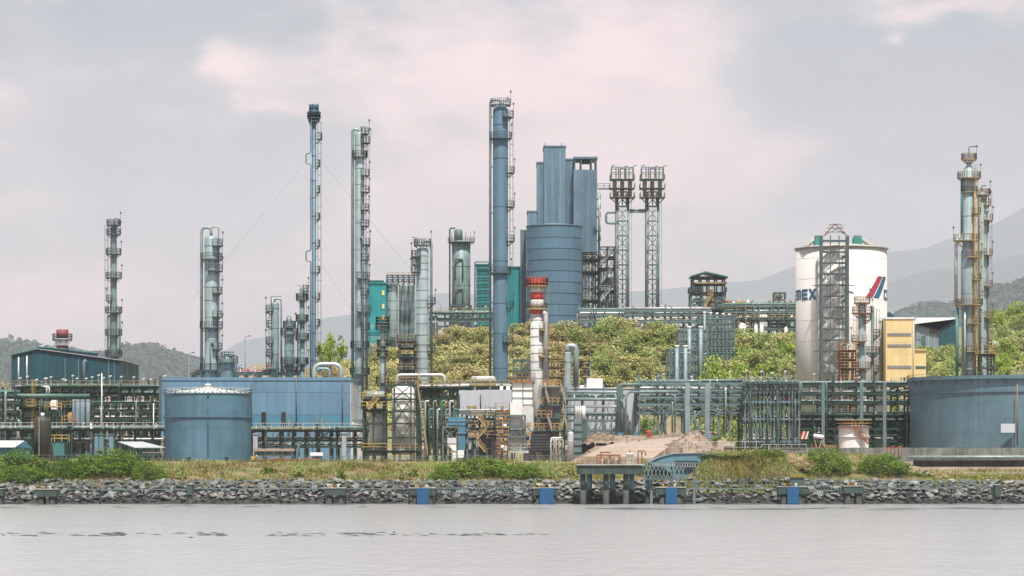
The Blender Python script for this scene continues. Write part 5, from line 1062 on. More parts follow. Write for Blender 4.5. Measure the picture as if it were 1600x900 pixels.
# ------------------------------------------------------------------ green braced frame with silver vessel
Yf = 534; o = thing('vessel_frame', 'green X braced steel frame around an upright silver vessel', 'frame', (X(630, Yf), Yf + 3, G)); fx0, fx1 = X(602, Yf), X(651, Yf)
zl = [Z(q, Yf) for q in (706, 684, 662, 643, 624, 602)]
frame(o, fx0, fx1, Yf, Yf + 6, G - .2, zl, 1, 1, .26, 'green_steel', False, (0,), 'ochre')
MB().rail([(fx0, Yf + 6, zl[-1] + .2), (fx0, Yf, zl[-1] + .2), (fx1, Yf, zl[-1] + .2), (fx1, Yf + 6, zl[-1] + .2)], 1.1, .045, 1.4, 2).build('handrail', 'ochre', o)
for a in (616, 642): MB().bx(X(a, Yf) - .12, X(a, Yf) + .12, Yf - .12, Yf + .12, G - .2, zl[-1] - .1).build('column', 'green_steel', o)
for (a, b) in ((1, 3), (2, 4)):
    pass
for za, zb_ in ((zl[0], zl[2]), (zl[2], zl[4]), (zl[4], zl[5])):
    MB().beam((X(616, Yf), Yf - .3, za), (X(642, Yf), Yf - .3, zb_), .16).build('brace', 'green_steel', o); MB().beam((X(642, Yf), Yf - .48, za), (X(616, Yf), Yf - .48, zb_), .16).build('brace', 'green_steel', o)
cv = (X(629, Yf), Yf + 3.2); rv = S(17.5, Yf)
MB().lathe([(rv, G + 1.2), (rv, Z(607, Yf)), (rv * .8, Z(603.5, Yf)), (.1, Z(601.5, Yf))], cv, 28).build('vessel', 'white', o)
for k in range(8): z = G + 2 + k * 1.35; MB().sector(cv, rv * .99, rv + .06, 0, 360, z - .06, z + .06, 28).build('vessel_band', 'galv', o)
for pa, pb in (((668, 712), (664, 684)), ((664, 684), (661, 662)), ((661, 662), (657.5, 640)), ((657.5, 640), (655, 622)), ((655, 622), (652, 602))): stair(o, P(pa[0], pa[1], Yf - 1.4), P(pb[0], pb[1], Yf - 1.4), .8, 'ochre')
o2 = thing('side_frame', 'green steel side bays with yellow handrails left of the silver vessel', 'frame', (X(584, Yf), Yf + 3, G))
frame(o2, X(568, Yf), X(599, Yf), Yf + .2, Yf + 6, G - .2, [Z(q, Yf) for q in (706, 662, 641, 626)], 2, 1, .34, 'green_steel', False, (0, 2, 3), 'yellow')
MB().beam(P(578, 641, Yf), P(599, 662, Yf), .22).build('brace', 'green_steel', o2); stair(o2, P(576, 640, Yf - .7), P(592, 622, Yf - .7), .8, 'ochre'); MB().beam(P(568, 706, Yf - .2), P(599, 684, Yf - .2), .18).build('brace', 'green_steel', o2)
drum(o2, P(574, 618, Yf + 8), P(600, 618, Yf + 8), .75, 'pipe_grey', 'drum', False)
c = (X(588, Yf), Yf + 3.4); MB().lathe([(1.3, G + 1), (1.3, Z(648, Yf)), (.7, Z(643, Yf)), (.1, Z(641, Yf))], c, 20).build('vessel', 'offwhite', o2)
o = thing('green_drum', 'dark green horizontal drum on a steel table right of the braced frame', 'drum', (X(675, 545), 545, G)); drum(o, P(661, 616, 545), P(686, 616, 545), .75, 'pipe_green', 'drum', False); MB().pipe([P(687, 616, 545), P(697, 616, 545)], .5, 10).build('channel_end', 'white', o)
frame(o, X(655, 545), X(715, 545), 543.5, 548, G, [Z(690, 545), Z(672, 545), Z(655, 545), Z(640, 545), Z(624, 545), Z(608, 545)], 5, 1, .28, 'green_steel', True, (5,), 'ochre')
for k in range(9): MB().pipe([P(658 + k * 6.4, 712, 543 - .3 * (k % 3)), P(658 + k * 6.4, 640 - (k * 13) % 26, 543 - .3 * (k % 3)), P(664 + k * 6.4, 640 - (k * 13) % 26, 543 - .3 * (k % 3))], .14 + .05 * (k % 3), 8).build('riser_pipe', ('pipe_grey', 'pipe_silver', 'pipe_green')[k % 3], o)

# ------------------------------------------------------------------ middle: white boxes, duct, orange stairs, boiler
o = thing('white_house', 'plain white walled equipment house left of the boiler', 'building', (X(735, 558), 558, G)); MB().pbx(715.5, 754, 610, 720, 558, 12).build('wall', 'grey_wall', o); MB().pbx(754, 800, 609, 640, 560, 9).build('annex', 'grey_wall', o); MB().pbx(730, 745, 634, 639, 557.8, .2).build('hatch', 'ochre', o)
panels(o, X(715.5, 558), X(754, 558), 558, Z(668, 558), Z(610, 558) - .1, 3, 2, 'grey_wall', .04, .06)
for a in (718, 751): MB().pipe([P(a, 640, 557.7), P(a, 615, 557.7)], .1, 6).build('downpipe', 'dark_steel', o)
for a, b in ((781, 786), (791, 797)): MB().pbx(a, b, 603, 609, 561, 3).build('roof_unit', 'white', o)
rack('pipe_rack', 'grey pipe rack in front of the white equipment house', 668, 800, 552, 5, [690, 672, 657, 645], 9, 'grey_steel', (4, 6), seed=41, fine=50, drops=10, valves=24, pr=(.08, .22), xb=[(1, 1), (4, 3), (6, 3)])
o = thing('air_duct', 'blue angled air duct standing on legs near the orange stairs', 'duct', (X(714, 540), 540, G)); MB().pbx(700, 727.5, 652, 664.5, 540, 2.4).build('box_duct', 'wall_teal', o); MB().pbx(715.5, 727, 664.5, 704, 540.1, 2.2).build('down_duct', 'wall_teal', o); MB().pbx(714, 728.5, 676, 677.5, 539.9, 2.6).build('flange', 'light_steel', o); MB().pbx(699.5, 728, 657.5, 658.5, 539.9, 2.6).build('flange', 'light_steel', o)
frame(o, X(692, 540), X(716, 540), 540.2, 542, G, [Z(690, 540), Z(667, 540)], 1, 1, .25, 'grey_steel', True)
o = thing('feed_chute', 'pale folded feed chute and bins below the blue air duct', 'chute', (X(705, 532), 532, G)); MB().pprism([(699, 684), (713, 684), (713, 693), (699, 693)], 532, 1.4).build('hopper', 'grey_wall', o); MB().pprism([(699, 694), (713, 694), (713, 705), (709, 705)], 532.1, 1.2).build('chute', 'offwhite', o); MB().pbx(707, 713, 706, 722, 532.2, .9).build('bin', 'offwhite', o); MB().pbx(715, 725, 703.5, 715, 531.6, 1).build('bin', 'white', o)
o = thing('stair_tower', 'orange and dark steel stair tower with zigzag flights left of the boiler', 'stair tower', (X(752, 537), 537, G))
frame(o, X(738, 537), X(772, 537), 537, 541, G, [Z(700, 537), Z(686, 537), Z(670, 537), Z(655, 537)], 3, 1, .22, 'dark_steel', False, (1, 2, 3), 'orange')
for pa, pb in (((758, 706), (745, 690)), ((745, 686), (760, 670)), ((760, 668), (748, 653))): stair(o, P(*pa, 535.6), P(*pb, 535.6), .6, 'ochre')
for q, a, b in ((650, 746, 756), (676, 735, 742), (660, 752, 760)): MB().pbx(a, b, q, q + 7, 535.4, .8).build('cage', 'orange', o)
MB().pbx(748, 768, 678, 712, 540, 2).build('dark_housing', 'glass_dark', o); MB().lathe([(1.1, G), (1.1, Z(678, 541)), (.6, Z(674, 541))], (X(773, 541), 541), 16).build('vessel', 'offwhite', o)
o = thing('ladder_column', 'orange ladder column with many small cages beside the boiler', 'ladder', (X(785, 536), 536, G)); 
frame(o, X(778, 536), X(793, 536), 536, 538.5, G, [Z(q, 536) for q in (706, 692, 680, 668, 656, 642)], 1, 1, .2, 'orange', False, (0, 1, 2, 3, 4, 5), 'orange', 'ochre'); ladder(o, (X(789, 536), 537), .5, 250, G + 1, Z(640, 536), 'orange')
for k in range(7): MB().lathe([(.3, Z(712 - k * 11, 536)), (.3, Z(707 - k * 11, 536))], (X(780 + (k * 5) % 11, 535), 535.3), 8).build('valve', ('rust', 'white', 'orange')[k % 3], o)
Yv = 542; o = thing('waste_heat_boiler', 'tall grey white boiler casing with stepped hood in the middle of the plant', 'boiler', (X(815, Yv), Yv, G))
MB().pbx(800, 833.5, 598, 632, Yv + 1, 8).build('upper_casing', 'white', o); MB().pprism([(800, 632.2), (833.5, 632.2), (833.5, 676), (817, 660), (817, 640)], Yv + 1.1, 7).build('transition_duct', 'offwhite', o); MB().pbx(797, 816.5, 629, 655, Yv - .4, 5).build('inlet_casing', 'white', o); MB().pbx(795, 818, 655, 702, Yv - .1, 6).build('lower_casing', 'white', o); MB().pbx(818, 834, 660, 720, Yv + 1.2, 7).build('stack_duct', 'grey_wall', o)
for a in (800, 817, 833): MB().pbx(a - .6, a + .6, 598, 632, Yv + .82, .18).build('casing_rib', 'grey_steel', o)
for q in (609, 621): MB().pbx(800, 833.5, q, q + .9, Yv + .85, .15).build('casing_rib', 'grey_steel', o)
MB().pbx(797, 836, 594, 598, Yv + .6, 9).build('top_deck', 'rust', o)
frame(o, X(803, Yv), X(828, Yv), Yv + 2, Yv + 7, Z(594, Yv), [Z(578, Yv), Z(562, Yv)], 2, 1, .25, 'dark_steel', True); MB().pbx(806, 827, 582, 591, Yv + 3, 3).build('drum_house', 'teal_steel', o); MB().pbx(806, 828, 578, 580, Yv + 2.4, 3).build('drum_roof', 'white', o)
for a, b in ((793.2, 796), (818.5, 822)): MB().pbx(a, b, 648, 706, Yv - .9, 1).build('buckstay', 'grey_steel', o)
for q in (648, 667, 681, 703): MB().pbx(793, 822, q, q + 3.2, Yv - 1.0, .7).build('buckstay', 'grey_steel', o)
for k in range(7):
    a0 = R(180 * k / 7); a1 = R(180 * (k + 1) / 7); pc = P(806.5, 681, Yv - .7); rr2 = S(9, Yv); MB().beam(pc + Vector((math.cos(a0) * rr2, 0, math.sin(a0) * rr2)), pc + Vector((math.cos(a1) * rr2, 0, math.sin(a1) * rr2)), .3).build('arch_rib', 'grey_steel', o)
MB().rail([P(797, 594, Yv + .6), P(836, 594, Yv + .6)], 1.1, .05, .9).build('handrail', 'rust', o); MB().pbx(793, 826, 704, 708, Yv - 1.6, 2).build('walkway', 'galv', o); MB().rail([P(793, 704, Yv - 1.6), P(834, 704, Yv - 1.6)], 1.1, .045, 1).build('handrail', 'galv', o)
for k in range(3): MB().pbx(823, 829, 660 + k * 14, 668 + k * 14, Yv - .6, .9).build('cage', 'orange', o)
# chute tower right of the boiler
Yc = 540; o = thing('regenerator_frame', 'tan tapered hopper tower with sloping dark chutes and orange rails', 'tower', (X(860, Yc), Yc, G))
MB().pprism([(842, 602), (874, 602), (879, 632), (872, 672), (850, 672), (838, 640)], Yc + 1.5, 5).build('hopper_body', 'concrete', o)
MB().pprism([(846, 672), (874, 672), (872, 720), (848, 720)], Yc + 1.7, 4).build('hopper_leg', 'beige', o)
for poly in ([(847, 606), (853, 606), (860, 632), (852, 632)], [(876, 612), (882, 612), (877, 632), (870, 632)], [(843, 632), (850, 632), (846, 652), (836, 652)], [(868, 634), (874, 634), (876, 654), (866, 654)]): MB().pprism(poly, Yc + .6, 1).build('chute', 'dark_steel', o)
for q, a, b in ((604, 848, 876), (632, 846, 880), (652, 838, 862), (672, 834, 882)):
    dk = MB().pbx(a, b, q, q + 2, Yc, 3).build('deck', 'dark_steel', o); MB().rail([P(a, q, Yc + .1), P(b, q, Yc + .1)], 1.1, .06, .8).build('handrail', 'orange', dk)
for pa, pb in (((884, 632), (877, 608)), ((858, 632), (852, 612)), ((886, 672), (880, 640)), ((862, 674), (856, 655)), ((878, 672), (884, 645))): stair(o, P(*pa, Yc - .5), P(*pb, Yc - .5), .7, 'beige')
frame(o, X(836, Yc), X(882, Yc), Yc + 1, Yc + 7, G - .3, [Z(700, Yc), Z(674, Yc), Z(652, Yc)], 3, 1, .28, 'dark_steel', True)
MB().pbx(830, 860, 676, 706, Yc + .2, 4).build('dark_base', 'glass_dark', o); 
for k in range(6): MB().pbx(830, 860, 680 + k * 4.4, 681 + k * 4.4, Yc + .05, .15).build('base_rib', 'dark_steel', o)
for k in range(4): MB().pbx(850 + k * 6, 854 + k * 6, 596 - (k % 2) * 2, 602, Yc + 2, 1).build('motor', ('orange', 'rust')[k % 2], o)
o = thing('pipe_cage', 'pale pipe manifold cage at the foot of the tan hopper tower', 'pipe rack', (X(868, 533), 533, G)); 
for k in range(4): MB().pipe([P(861 + k * 4, 718, 533), P(861 + k * 4, 684, 533), P(878, 684, 533.3 + k * .3)], .12, 8).build('pipe', ('white', 'galv')[k % 2], o)
MB().rail([P(860, 700, 532.6), P(880, 700, 532.6)], 1.4, .06, .7).build('handrail', 'galv', o)
o = thing('silver_vessel', 'slim silver upright vessel at the left end of the dirt mound', 'vessel', (X(891.5, 533), 533, G)); MB().lathe([(S(5, 533), G), (S(5, 533), Z(678, 533)), (S(4, 533), Z(675, 533)), (.1, Z(674, 533))], (X(891.5, 533), 533), 16).build('shell', 'pipe_silver', o); MB().lathe([(S(5.4, 533), Z(690, 533)), (S(5.4, 533), Z(689, 533))], (X(891.5, 533), 533), 16).build('flange', 'galv', o)
o = thing('lattice_duct', 'grey boxed riser with white vent pipes right of the hopper tower', 'duct', (X(905, 540), 540, G)); MB().pbx(897, 909, 655, 720, 540, 3).build('riser', 'grey_steel', o); MB().pbx(909, 917, 655, 722, 540.4, 2.4).build('riser', 'dark_steel', o)
for k, a in enumerate((900, 903.5, 907, 912)): MB().lathe([(.16 if k < 3 else .34, Z(655, 541)), (.16 if k < 3 else .34, Z(637 if k < 3 else 635, 541)), (.05, Z(634, 541))], (X(a, 541), 541.2), 8).build('vent_pipe', 'white', o)
for k in range(5): MB().pbx(897, 909, 662 + k * 11, 663.2 + k * 11, 539.85, .15).build('rib', 'dark_steel', o)

# grey hall and rack right of the middle
o = thing('grey_hall', 'plain pale grey hall with a box on its roof behind the right racks', 'building', (X(940, 566), 566, G)); MB().pbx(884, 1000, 607, 700, 566, 16).build('wall', 'grey_wall', o); panels(o, X(884, 566), X(1000, 566), 566, Z(680, 566), Z(608, 566), 8, 2, 'grey_wall', .04, .06); MB().pbx(916.5, 942, 591, 607, 566.5, 5).build('roof_box', 'white', o); MB().pbx(883.5, 1000.5, 605.6, 607.2, 565.8, 16.5).build('parapet', 'offwhite', o)
for k in range(3): MB().pbx(888 + k * 9, 894 + k * 9, 602, 606, 567, 3).build('roof_unit', 'roof_white', o)
rs = ('pipe_grey', 'grey_steel', 'light_steel', 'pipe_silver', 'pipe_green')
rack('pipe_rack', 'grey pipe rack with diagonal trusses in front of the pale hall', 886, 972, 556, 6, [677, 648, 622], 3, 'grey_steel', (1, 2), seed=51, fine=12, pm_=rs, drops=4, valves=10, pr=(.1, .26), z0=10.5, zt=612)
trs = thing('truss_bridge', 'grey truss pipe bridge with a lattice of diagonals above the dirt mound', 'pipe bridge', P(945, 660, 551))
for q in (646, 672): MB().beam(P(918, q, 551), P(966, q, 551), .3, .4).build('chord', 'grey_steel', trs)
for k in range(6): MB().beam(P(920 + k * 8, 672, 551), P(927 + k * 8, 646, 551), .18).build('diagonal', 'grey_steel', trs)
for a in (918, 942, 966): MB().bx(X(a, 551) - .2, X(a, 551) + .2, 550.8, 551.2, 11, Z(646, 551)).build('column', 'grey_steel', trs)
o = thing('pipe_manifold', 'bundle of grey pipes bending down beside the two light blue posts', 'pipe rack', (X(978, 549), 549, 10.5))
for k in range(5): MB().pipe([P(884 - k * 3, 613 + k * 11, 549.5 + k * .4), P(968 + k * 4, 613 + k * 11, 549.5 + k * .4), P(968 + k * 4, 684, 549.5 + k * .4)], .22 + .05 * (k % 2), 10).build('pipe', ('light_steel', 'pipe_grey', 'pipe_silver')[k % 3], o)
MB().pipe([P(966, 684, 548), P(966, 601, 548), P(1002, 601, 548)], .3, 10).build('pipe', 'grey_steel', o); MB().pipe([P(978, 684, 548.4), P(978, 618, 548.4), P(984, 612, 548.4), P(1060, 612, 548.4)], .22, 10).build('pipe', 'pipe_grey', o)
for a, wd in ((970, 9), (994, 6)): MB().pbx(a - wd / 2, a + wd / 2, 676, 694, 547.2, 1.4).build('plinth', 'wall_teal', o)
rack('pipe_rack', 'wide dark pipe rack on tall light posts above the dirt mounds', 998, 1165, 552, 14, [645, 632, 621, 610, 599], 7, 'grey_steel', (5, 8), seed=52, fine=60, pm_=rs, drops=8, valves=20, pr=(.09, .28), z0=10.8, zt=597, xb=[(0, 1), (1, 1), (2, 1), (3, 1), (4, 1), (5, 1), (6, 1), (2, 4), (5, 4)], lamps=3)
for k, a in enumerate((1074, 1105)): 
    o = thing('rack_post', 'thick light blue post on a plinth, %s of two under the wide pipe rack' % ('left', 'right')[k], 'post', (X(a, 546), 546, 9)); MB().bx(X(a, 546) - .4, X(a, 546) + .4, 545.6, 546.4, 9.5, Z(598, 546)).build('shaft', 'light_steel', o); MB().bx(X(a, 546) - .7, X(a, 546) + .7, 545.3, 546.7, 8, Z(678, 546)).build('plinth', 'light_steel', o)
    MB().beam((X(a, 546) - 2.4, 546, Z(640, 546)), (X(a, 546) + 2.4, 546, Z(640, 546)), .3).build('bracket', 'grey_steel', o); MB().beam((X(a, 546) + 2.2, 546, Z(642, 546)), (X(a, 546), 546, Z(665, 546)), .25).build('brace', 'grey_steel', o)
rack('pipe_rack', 'dense box shaped rack of many close posts left of the white silo foot', 1164, 1248, 546, 16, [690, 655, 628, 612, 600], 15, 'grey_steel', (5, 8), seed=53, fine=40, pm_=rs, drops=8, valves=26, pr=(.08, .24), z0=8, zt=594, xb=[(0, 3), (1, 2), (3, 1), (6, 2), (9, 1)], colw=.26, lamps=4, rails=(4,), rmat='grey_steel')
rack('pipe_rack', 'dark green many levelled rack between the white silo and the huge tank', 1250, 1424, 566, 10, [690, 680, 670, 660, 650, 630, 615, 602], 6, 'green_steel', (5, 8), seed=54, fine=50, pm_=('pipe_green', 'pipe_grey', 'grey_steel', 'pipe_silver'), drops=10, valves=30, pr=(.09, .28), z0=7, zt=599, xb=[(1, 5), (4, 6)], lamps=3, rails=(4,), rmat='grey_steel')
for k, a in enumerate((1286, 1346, 1382)): tag(MB().bx(X(a, 558) - .28, X(a, 558) + .28, 557.7, 558.3, G, Z(598, 558)).build('rack_post', 'grey_steel', None, (X(a, 558), 558, G)), ('grey upright post before the lift frame foot', 'grey upright post above the small rusty tank', 'grey upright post close to the huge tank')[k], 'post')
# rusty small tank and blower
o, c, r, z1 = storage_tank('storage_tank', 'small whitish tank with rusty railed top and slanting stair', 1334, 540, 47, 666, G, 'white', 3, 8, 665, 12, (682,), 'rust', 'rust')
MB().sector(c, r - .1, r + .5, 0, 360, z1 - .2, z1 - .05, 40).build('rim_walkway', 'rust', o); MB().rail(pts_arc(c, r + .45, 0, 360, z1, 30), 1.0, .06, .6, 2).build('handrail', 'orange', o); stair(o, P(1357, 694, 537.2), P(1334, 669, 537.2), .7, 'rust')
o = thing('blower', 'pale horizontal blower on a tripod stand left of the rusty tank', 'blower', (X(1283, 536), 536, G)); drum(o, P(1272, 681, 536), P(1286, 683, 536), .35, 'white', 'fan_casing', False)
for d_ in (-1, 1): MB().beam(P(1285, 683, 536), P(1285 + d_ * 5, 700, 536), .15).build('leg', 'beige', o)
MB().pbx(1268, 1308, 695, 700, 536.5, 1.5).build('base_frame', 'rust', o); MB().beam(P(1272, 683, 536), P(1276, 700, 536), .12).build('leg', 'beige', o)
o = thing('sign_board', 'red and white slanted striped board at the foot of the dense rack', 'sign', P(1254, 685, 539))
for k in range(4): MB().pprism([(1249 + k * 3, 686), (1251 + k * 3, 686), (1255 + k * 3, 674), (1253 + k * 3, 674)], 539, .1).build('stripe', 'red' if k % 2 == 0 else 'white', o)
MB().pbx(1249, 1250, 676, 700, 539.2, .1).build('post', 'grey_steel', o)
# background lamp posts
for k, (a, t_, b, Yk) in enumerate(((295, 552, 590, 700), (383, 526, 575, 690))):
    o = thing('street_lamp', ('short thin street lamp behind the left racks', 'tall thin street lamp beside the sandy slope')[k], 'street lamp', (X(a, Yk), Yk, gz(X(a, Yk), Yk))); MB().tube((X(a, Yk), Yk, gz(X(a, Yk), Yk) - .5), P(a, t_, Yk), .11, 6).build('pole', 'grey_steel', o); MB().tube(P(a, t_, Yk), P(a + 7, t_ - 1, Yk), .08, 5).build('arm', 'grey_steel', o); MB().pbx(a + 5, a + 9, t_ - 2, t_ - .6, Yk - .1, .3).build('lamp_head', 'dark_steel', o)
# extra back racks seen between the columns
rack('pipe_rack', 'low rack with valves at the base of the short columns behind the blue shed', 300, 470, 600, 6, [596, 584], 8, 'dark_steel', (3, 5), seed=61, pm_=('pipe_grey', 'dark_red', 'pipe_green'), valves=30, drops=0, z0=9, lamps=8, pr=(.1, .3))
rack('pipe_rack', 'long green rack with a row of goosenecks behind the white equipment house', 655, 800, 570, 6, [640, 622, 606], 9, 'green_steel', (3, 5), seed=62, fine=20, pm_=('pipe_green', 'pipe_grey', 'pipe_silver'), valves=14, drops=0, z0=9, pr=(.1, .3), rails=(2,), rmat='ochre')
for k in range(22): tag(MB().pipe([P(676 + k * 3.9, 606, 574 + k % 3), P(676 + k * 3.9, 599 - k % 3, 574 + k % 3), P(679 + k * 3.9, 598 - k % 3, 574 + k % 3)], .16, 6, .3).build('gooseneck_vent', 'grey_steel', None, P(676 + k * 3.9, 606, 574)), 'small hooked vent pipe in the row left of the blue column foot', 'vent', 'row of hooked vents')
o = thing('burner_frame', 'ochre and brown platform frame between the slim column and the ribbed silver column', 'frame', (X(633, 588), 588, G)); frame(o, X(625, 588), X(647, 588), 586, 590, G, [Z(q, 588) for q in (600, 580, 560, 545, 535)], 1, 1, .25, 'dark_steel', True, (1, 2, 3, 4), 'ochre')
for k in range(3): MB().lathe([(.5, Z(600, 588)), (.5, Z(553, 588))], (X(628 + k * 6, 588), 588), 10).build('vessel', ('pipe_silver', 'rust', 'pipe_grey')[k], o)
o = thing('dosing_frame', 'orange railed instrument frame beside the gooseneck scrubbers', 'frame', (X(870, 562), 562, G)); frame(o, X(858, 562), X(878, 562), 561, 565, G, [Z(q, 562) for q in (605, 590, 575, 562)], 1, 1, .2, 'ochre', True, (1, 2, 3), 'orange')
for k in range(4): MB().pipe([P(859 + k * 5, 610, 560.5), P(859 + k * 5, 556 + k * 3, 560.5)], .13, 6).build('pipe', ('pipe_silver', 'ochre')[k % 2], o)
# ------------------------------------------------------------------ walls, jetty, dolphins, rocks
o = thing('dyke_wall', 'long grey concrete dyke wall with a thin rail at the right of the picture', 'wall', (X(1400, 528), 528, 6))
n_ = 26
for k in range(n_): 
    a = 1205 + k * 18; MB().bx(X(a, 529) + .015, X(a + 18, 529) - .015, 529, 529.5, 5.5, Z(699.5, 529) + .03 * math.sin(k * 3)).build('wall_panel', 'dyke', o)
MB().rail([P(1190, 699, 528.6), P(1260, 699, 528.6)], .5, .04, 2, 1).build('top_rail', 'galv', o)
o = thing('retaining_wall', 'dark lower retaining wall with a grey pipe along its top at lower right', 'wall', (X(1520, 523), 523, 5))
for k in range(12): a = 1428 + k * 22; MB().bx(X(a, 524) + .015, X(a + 22, 524) - .015, 524, 525, 3.5, Z(718, 524)).build('wall_panel', 'concrete_dark', o)
MB().pipe([P(1420, 714.5, 523.4), P(1690, 714, 523.4)], .28, 10).build('pipe', 'pipe_grey', o)
o = thing('red_pipework', 'red fire water pipework on the dyke wall left of the huge tank', 'pipes', P(1400, 706, 528))
for k in range(4): MB().pipe([P(1386 + k * 6, 712, 528.2), P(1386 + k * 6, 700 - k % 2 * 2, 528.2), P(1392 + k * 6, 700 - k % 2 * 2, 528.2)], .09, 6).build('pipe', 'red_hose', o)
# fence along the top of the bank
def fence(lab, px0, px1, Y, py0, py1, mat='grey_steel', step=9):
    o = thing('fence', lab, 'fence', (X((px0 + px1) / 2, Y), Y, Z(py1, Y)))
    for q in (py0, (py0 + py1) / 2): MB().beam(P(px0, q, Y), P(px1, q, Y), .06).build('wire', mat, o)
    a = px0
    while a <= px1: MB().beam(P(a, py1 + 6, Y), P(a, py0 - .5, Y), .09).build('post', mat, o); a += step
fence('thin fence along the bank top below the left racks', -40, 250, 520.5, 711, 721); fence('thin fence along the bank top below the long shed', 392, 668, 520.5, 713, 721); fence('thin fence along the bank top below the boiler', 670, 900, 521, 712, 720); fence('thin fence across the dirt mound', 930, 1190, 521, 690, 708, 'galv', 18)
# jetty
Yj = 491.5; zt = Z(727, Yj); zb = Z(741, Yj)
o = thing('jetty', 'concrete jetty platform on round piles reaching over the rocks', 'jetty', (X(950, Yj), Yj + 4, 0))
MB().bx(X(903, Yj), X(1004, Yj), Yj, Yj + 9, zb, zt).build('deck', 'concrete_green', o); MB().bx(X(901, Yj), X(1006, Yj), Yj - .25, Yj + 9.2, zt, zt + .18).build('deck_kerb', 'concrete', o)
for k in range(6): MB().bx(X(906 + k * 17, Yj), X(907 + k * 17, Yj), Yj - .1, Yj, zb, zt).build('deck_joint', 'concrete_dark', o)
for a, d_ in ((911, .9), (921, 6), (947, .9), (957, 6), (978, .9), (987, 6), (1012, 7)):
    y = Yj + d_; x = X(a, y); rr2 = .42 if a < 1000 else .3; p_ = MB().lathe([(rr2, Z(766, y)), (rr2, zb)], (x, y), 14).build('pile', 'pale_blue_conc' if d_ > 5 else 'concrete_green', o); MB().lathe([(rr2 + .05, -2.5), (rr2 + .05, Z(766, y))], (x, y), 14).build('pile_sleeve', 'concrete_dark', p_)
MB().rail([(X(903, Yj), Yj + .2, zt + .18), (X(1004, Yj), Yj + .2, zt + .18)], 1.1, .04, 1.5).build('handrail', 'rust', o)
o = thing('pipe_portal', 'rusty portal frame with pipes on the left of the jetty deck', 'frame', (X(948, Yj), Yj + 3, zt + .18))
for a in (934, 940, 954, 969): MB().bx(X(a, Yj) - .14, X(a, Yj) + .14, Yj + 2.8, Yj + 3.2, zt + .18, Z(711 if a != 940 else 707, Yj)).build('post', 'rust', o)
MB().beam(P(933, 711.5, Yj + 3), P(970, 711.5, Yj + 3), .28).build('lintel', 'rust', o); MB().beam(P(938, 707, Yj + 3), P(955, 707, Yj + 3), .2).build('lintel', 'dark_red', o)
for k in range(9): a = 937 + k * 3.6; MB().pipe([P(a, 727, Yj + 2), P(a, 720 - (k * 5) % 4, Yj + 2), P(a + 2, 720 - (k * 5) % 4, Yj + 2)], .13, 6, .2).build('valve_pipe', ('rust', 'galv', 'dark_steel')[k % 3], o)
o = thing('white_drum', 'small white drum with a stub on top standing on the jetty', 'drum', (X(985, Yj), Yj + 3, zt + .18)); cj = (X(985.5, Yj), Yj + 3); MB().lathe([(.58, zt + .18), (.58, Z(709.5, Yj)), (.62, Z(709.5, Yj)), (.62, Z(708.5, Yj)), (.1, Z(707.5, Yj))], cj, 16).build('shell', 'white', o); MB().lathe([(.08, Z(708, Yj)), (.08, Z(703, Yj))], cj, 6).build('stub', 'dark_red', o)
o = thing('davit', 'rusty bent davit pipes right of the white drum on the jetty', 'davit', (X(1000, Yj), Yj + 4, zt + .18))
for a in (997, 1003): MB().pipe([P(a, 727, Yj + 4), P(a, 704, Yj + 4), P(a + 5, 704, Yj + 4), P(a + 6, 712, Yj + 4)], .1, 6, .4).build('davit_pipe', 'rust', o)
o = thing('gangway', 'lattice gangway leading from the jetty to the blue abutment', 'gangway', (X(1045, 497), 497, 3.4)); Yg2 = 497
for q in (722.5, 728, 749):
    for y in (Yg2, Yg2 + 1.6): MB().beam((X(1004, Yg2), y, Z(q, Yg2)), (X(1090 if q < 740 else 1070, Yg2), y, Z(q + (1 if q < 740 else 0), Yg2)), .17).build('chord', 'grey_steel', o)
MB().bx(X(1004, Yg2), X(1090, Yg2), Yg2 + .1, Yg2 + 1.5, Z(730, Yg2), Z(728.6, Yg2)).build('walk_deck', 'galv', o)
for k in range(22): a = 1004 + k * 3.9; MB().beam(P(a, 722.5, Yg2 - .02), P(a, 728, Yg2 - .02), .09).build('picket', 'galv', o)
for k in range(11): a = 1004 + k * 6; MB().beam(P(a, 728.5, Yg2 - .06), P(a + 6, 749, Yg2 - .06), .16).build('diagonal', 'grey_steel', o); MB().beam(P(a + 6, 728.5, Yg2 - .16), P(a, 749, Yg2 - .16), .14).build('diagonal', 'grey_steel', o)
for a in (1018, 1050, 1085): MB().bx(X(a, Yg2) - .2, X(a, Yg2) + .2, Yg2 + .6, Yg2 + 1, -1.5, Z(729, Yg2)).build('support_post', 'grey_steel', o)
o = thing('abutment', 'pale blue arched concrete abutment with a dark opening at the jetty root', 'abutment', (X(1075, 508), 508, 3))
MB().pprism([(1012, 723), (1032, 714), (1052, 709), (1100, 708), (1130, 712), (1108, 728), (1088, 752), (1060, 752), (1040, 732)], 508, 8).build('wall', 'pale_blue_conc', o)
MB().pprism([(1010, 723.5), (1032, 713.2), (1052, 708.2), (1100, 707.2), (1132, 711.2), (1131, 712.6), (1100, 708.4), (1052, 709.4), (1032, 714.4), (1011, 724.4)], 507.8, 8.3).build('coping', 'light_steel', o)
MB().pbx(1056, 1090, 721, 735, 507.7, .35).build('opening', 'glass_dark', o); MB().pbx(1056, 1091, 719.5, 721, 507.4, .7).build('opening_lintel', 'dark_steel', o)  # recess is a dark slab on the wall, its inner shade given as colour
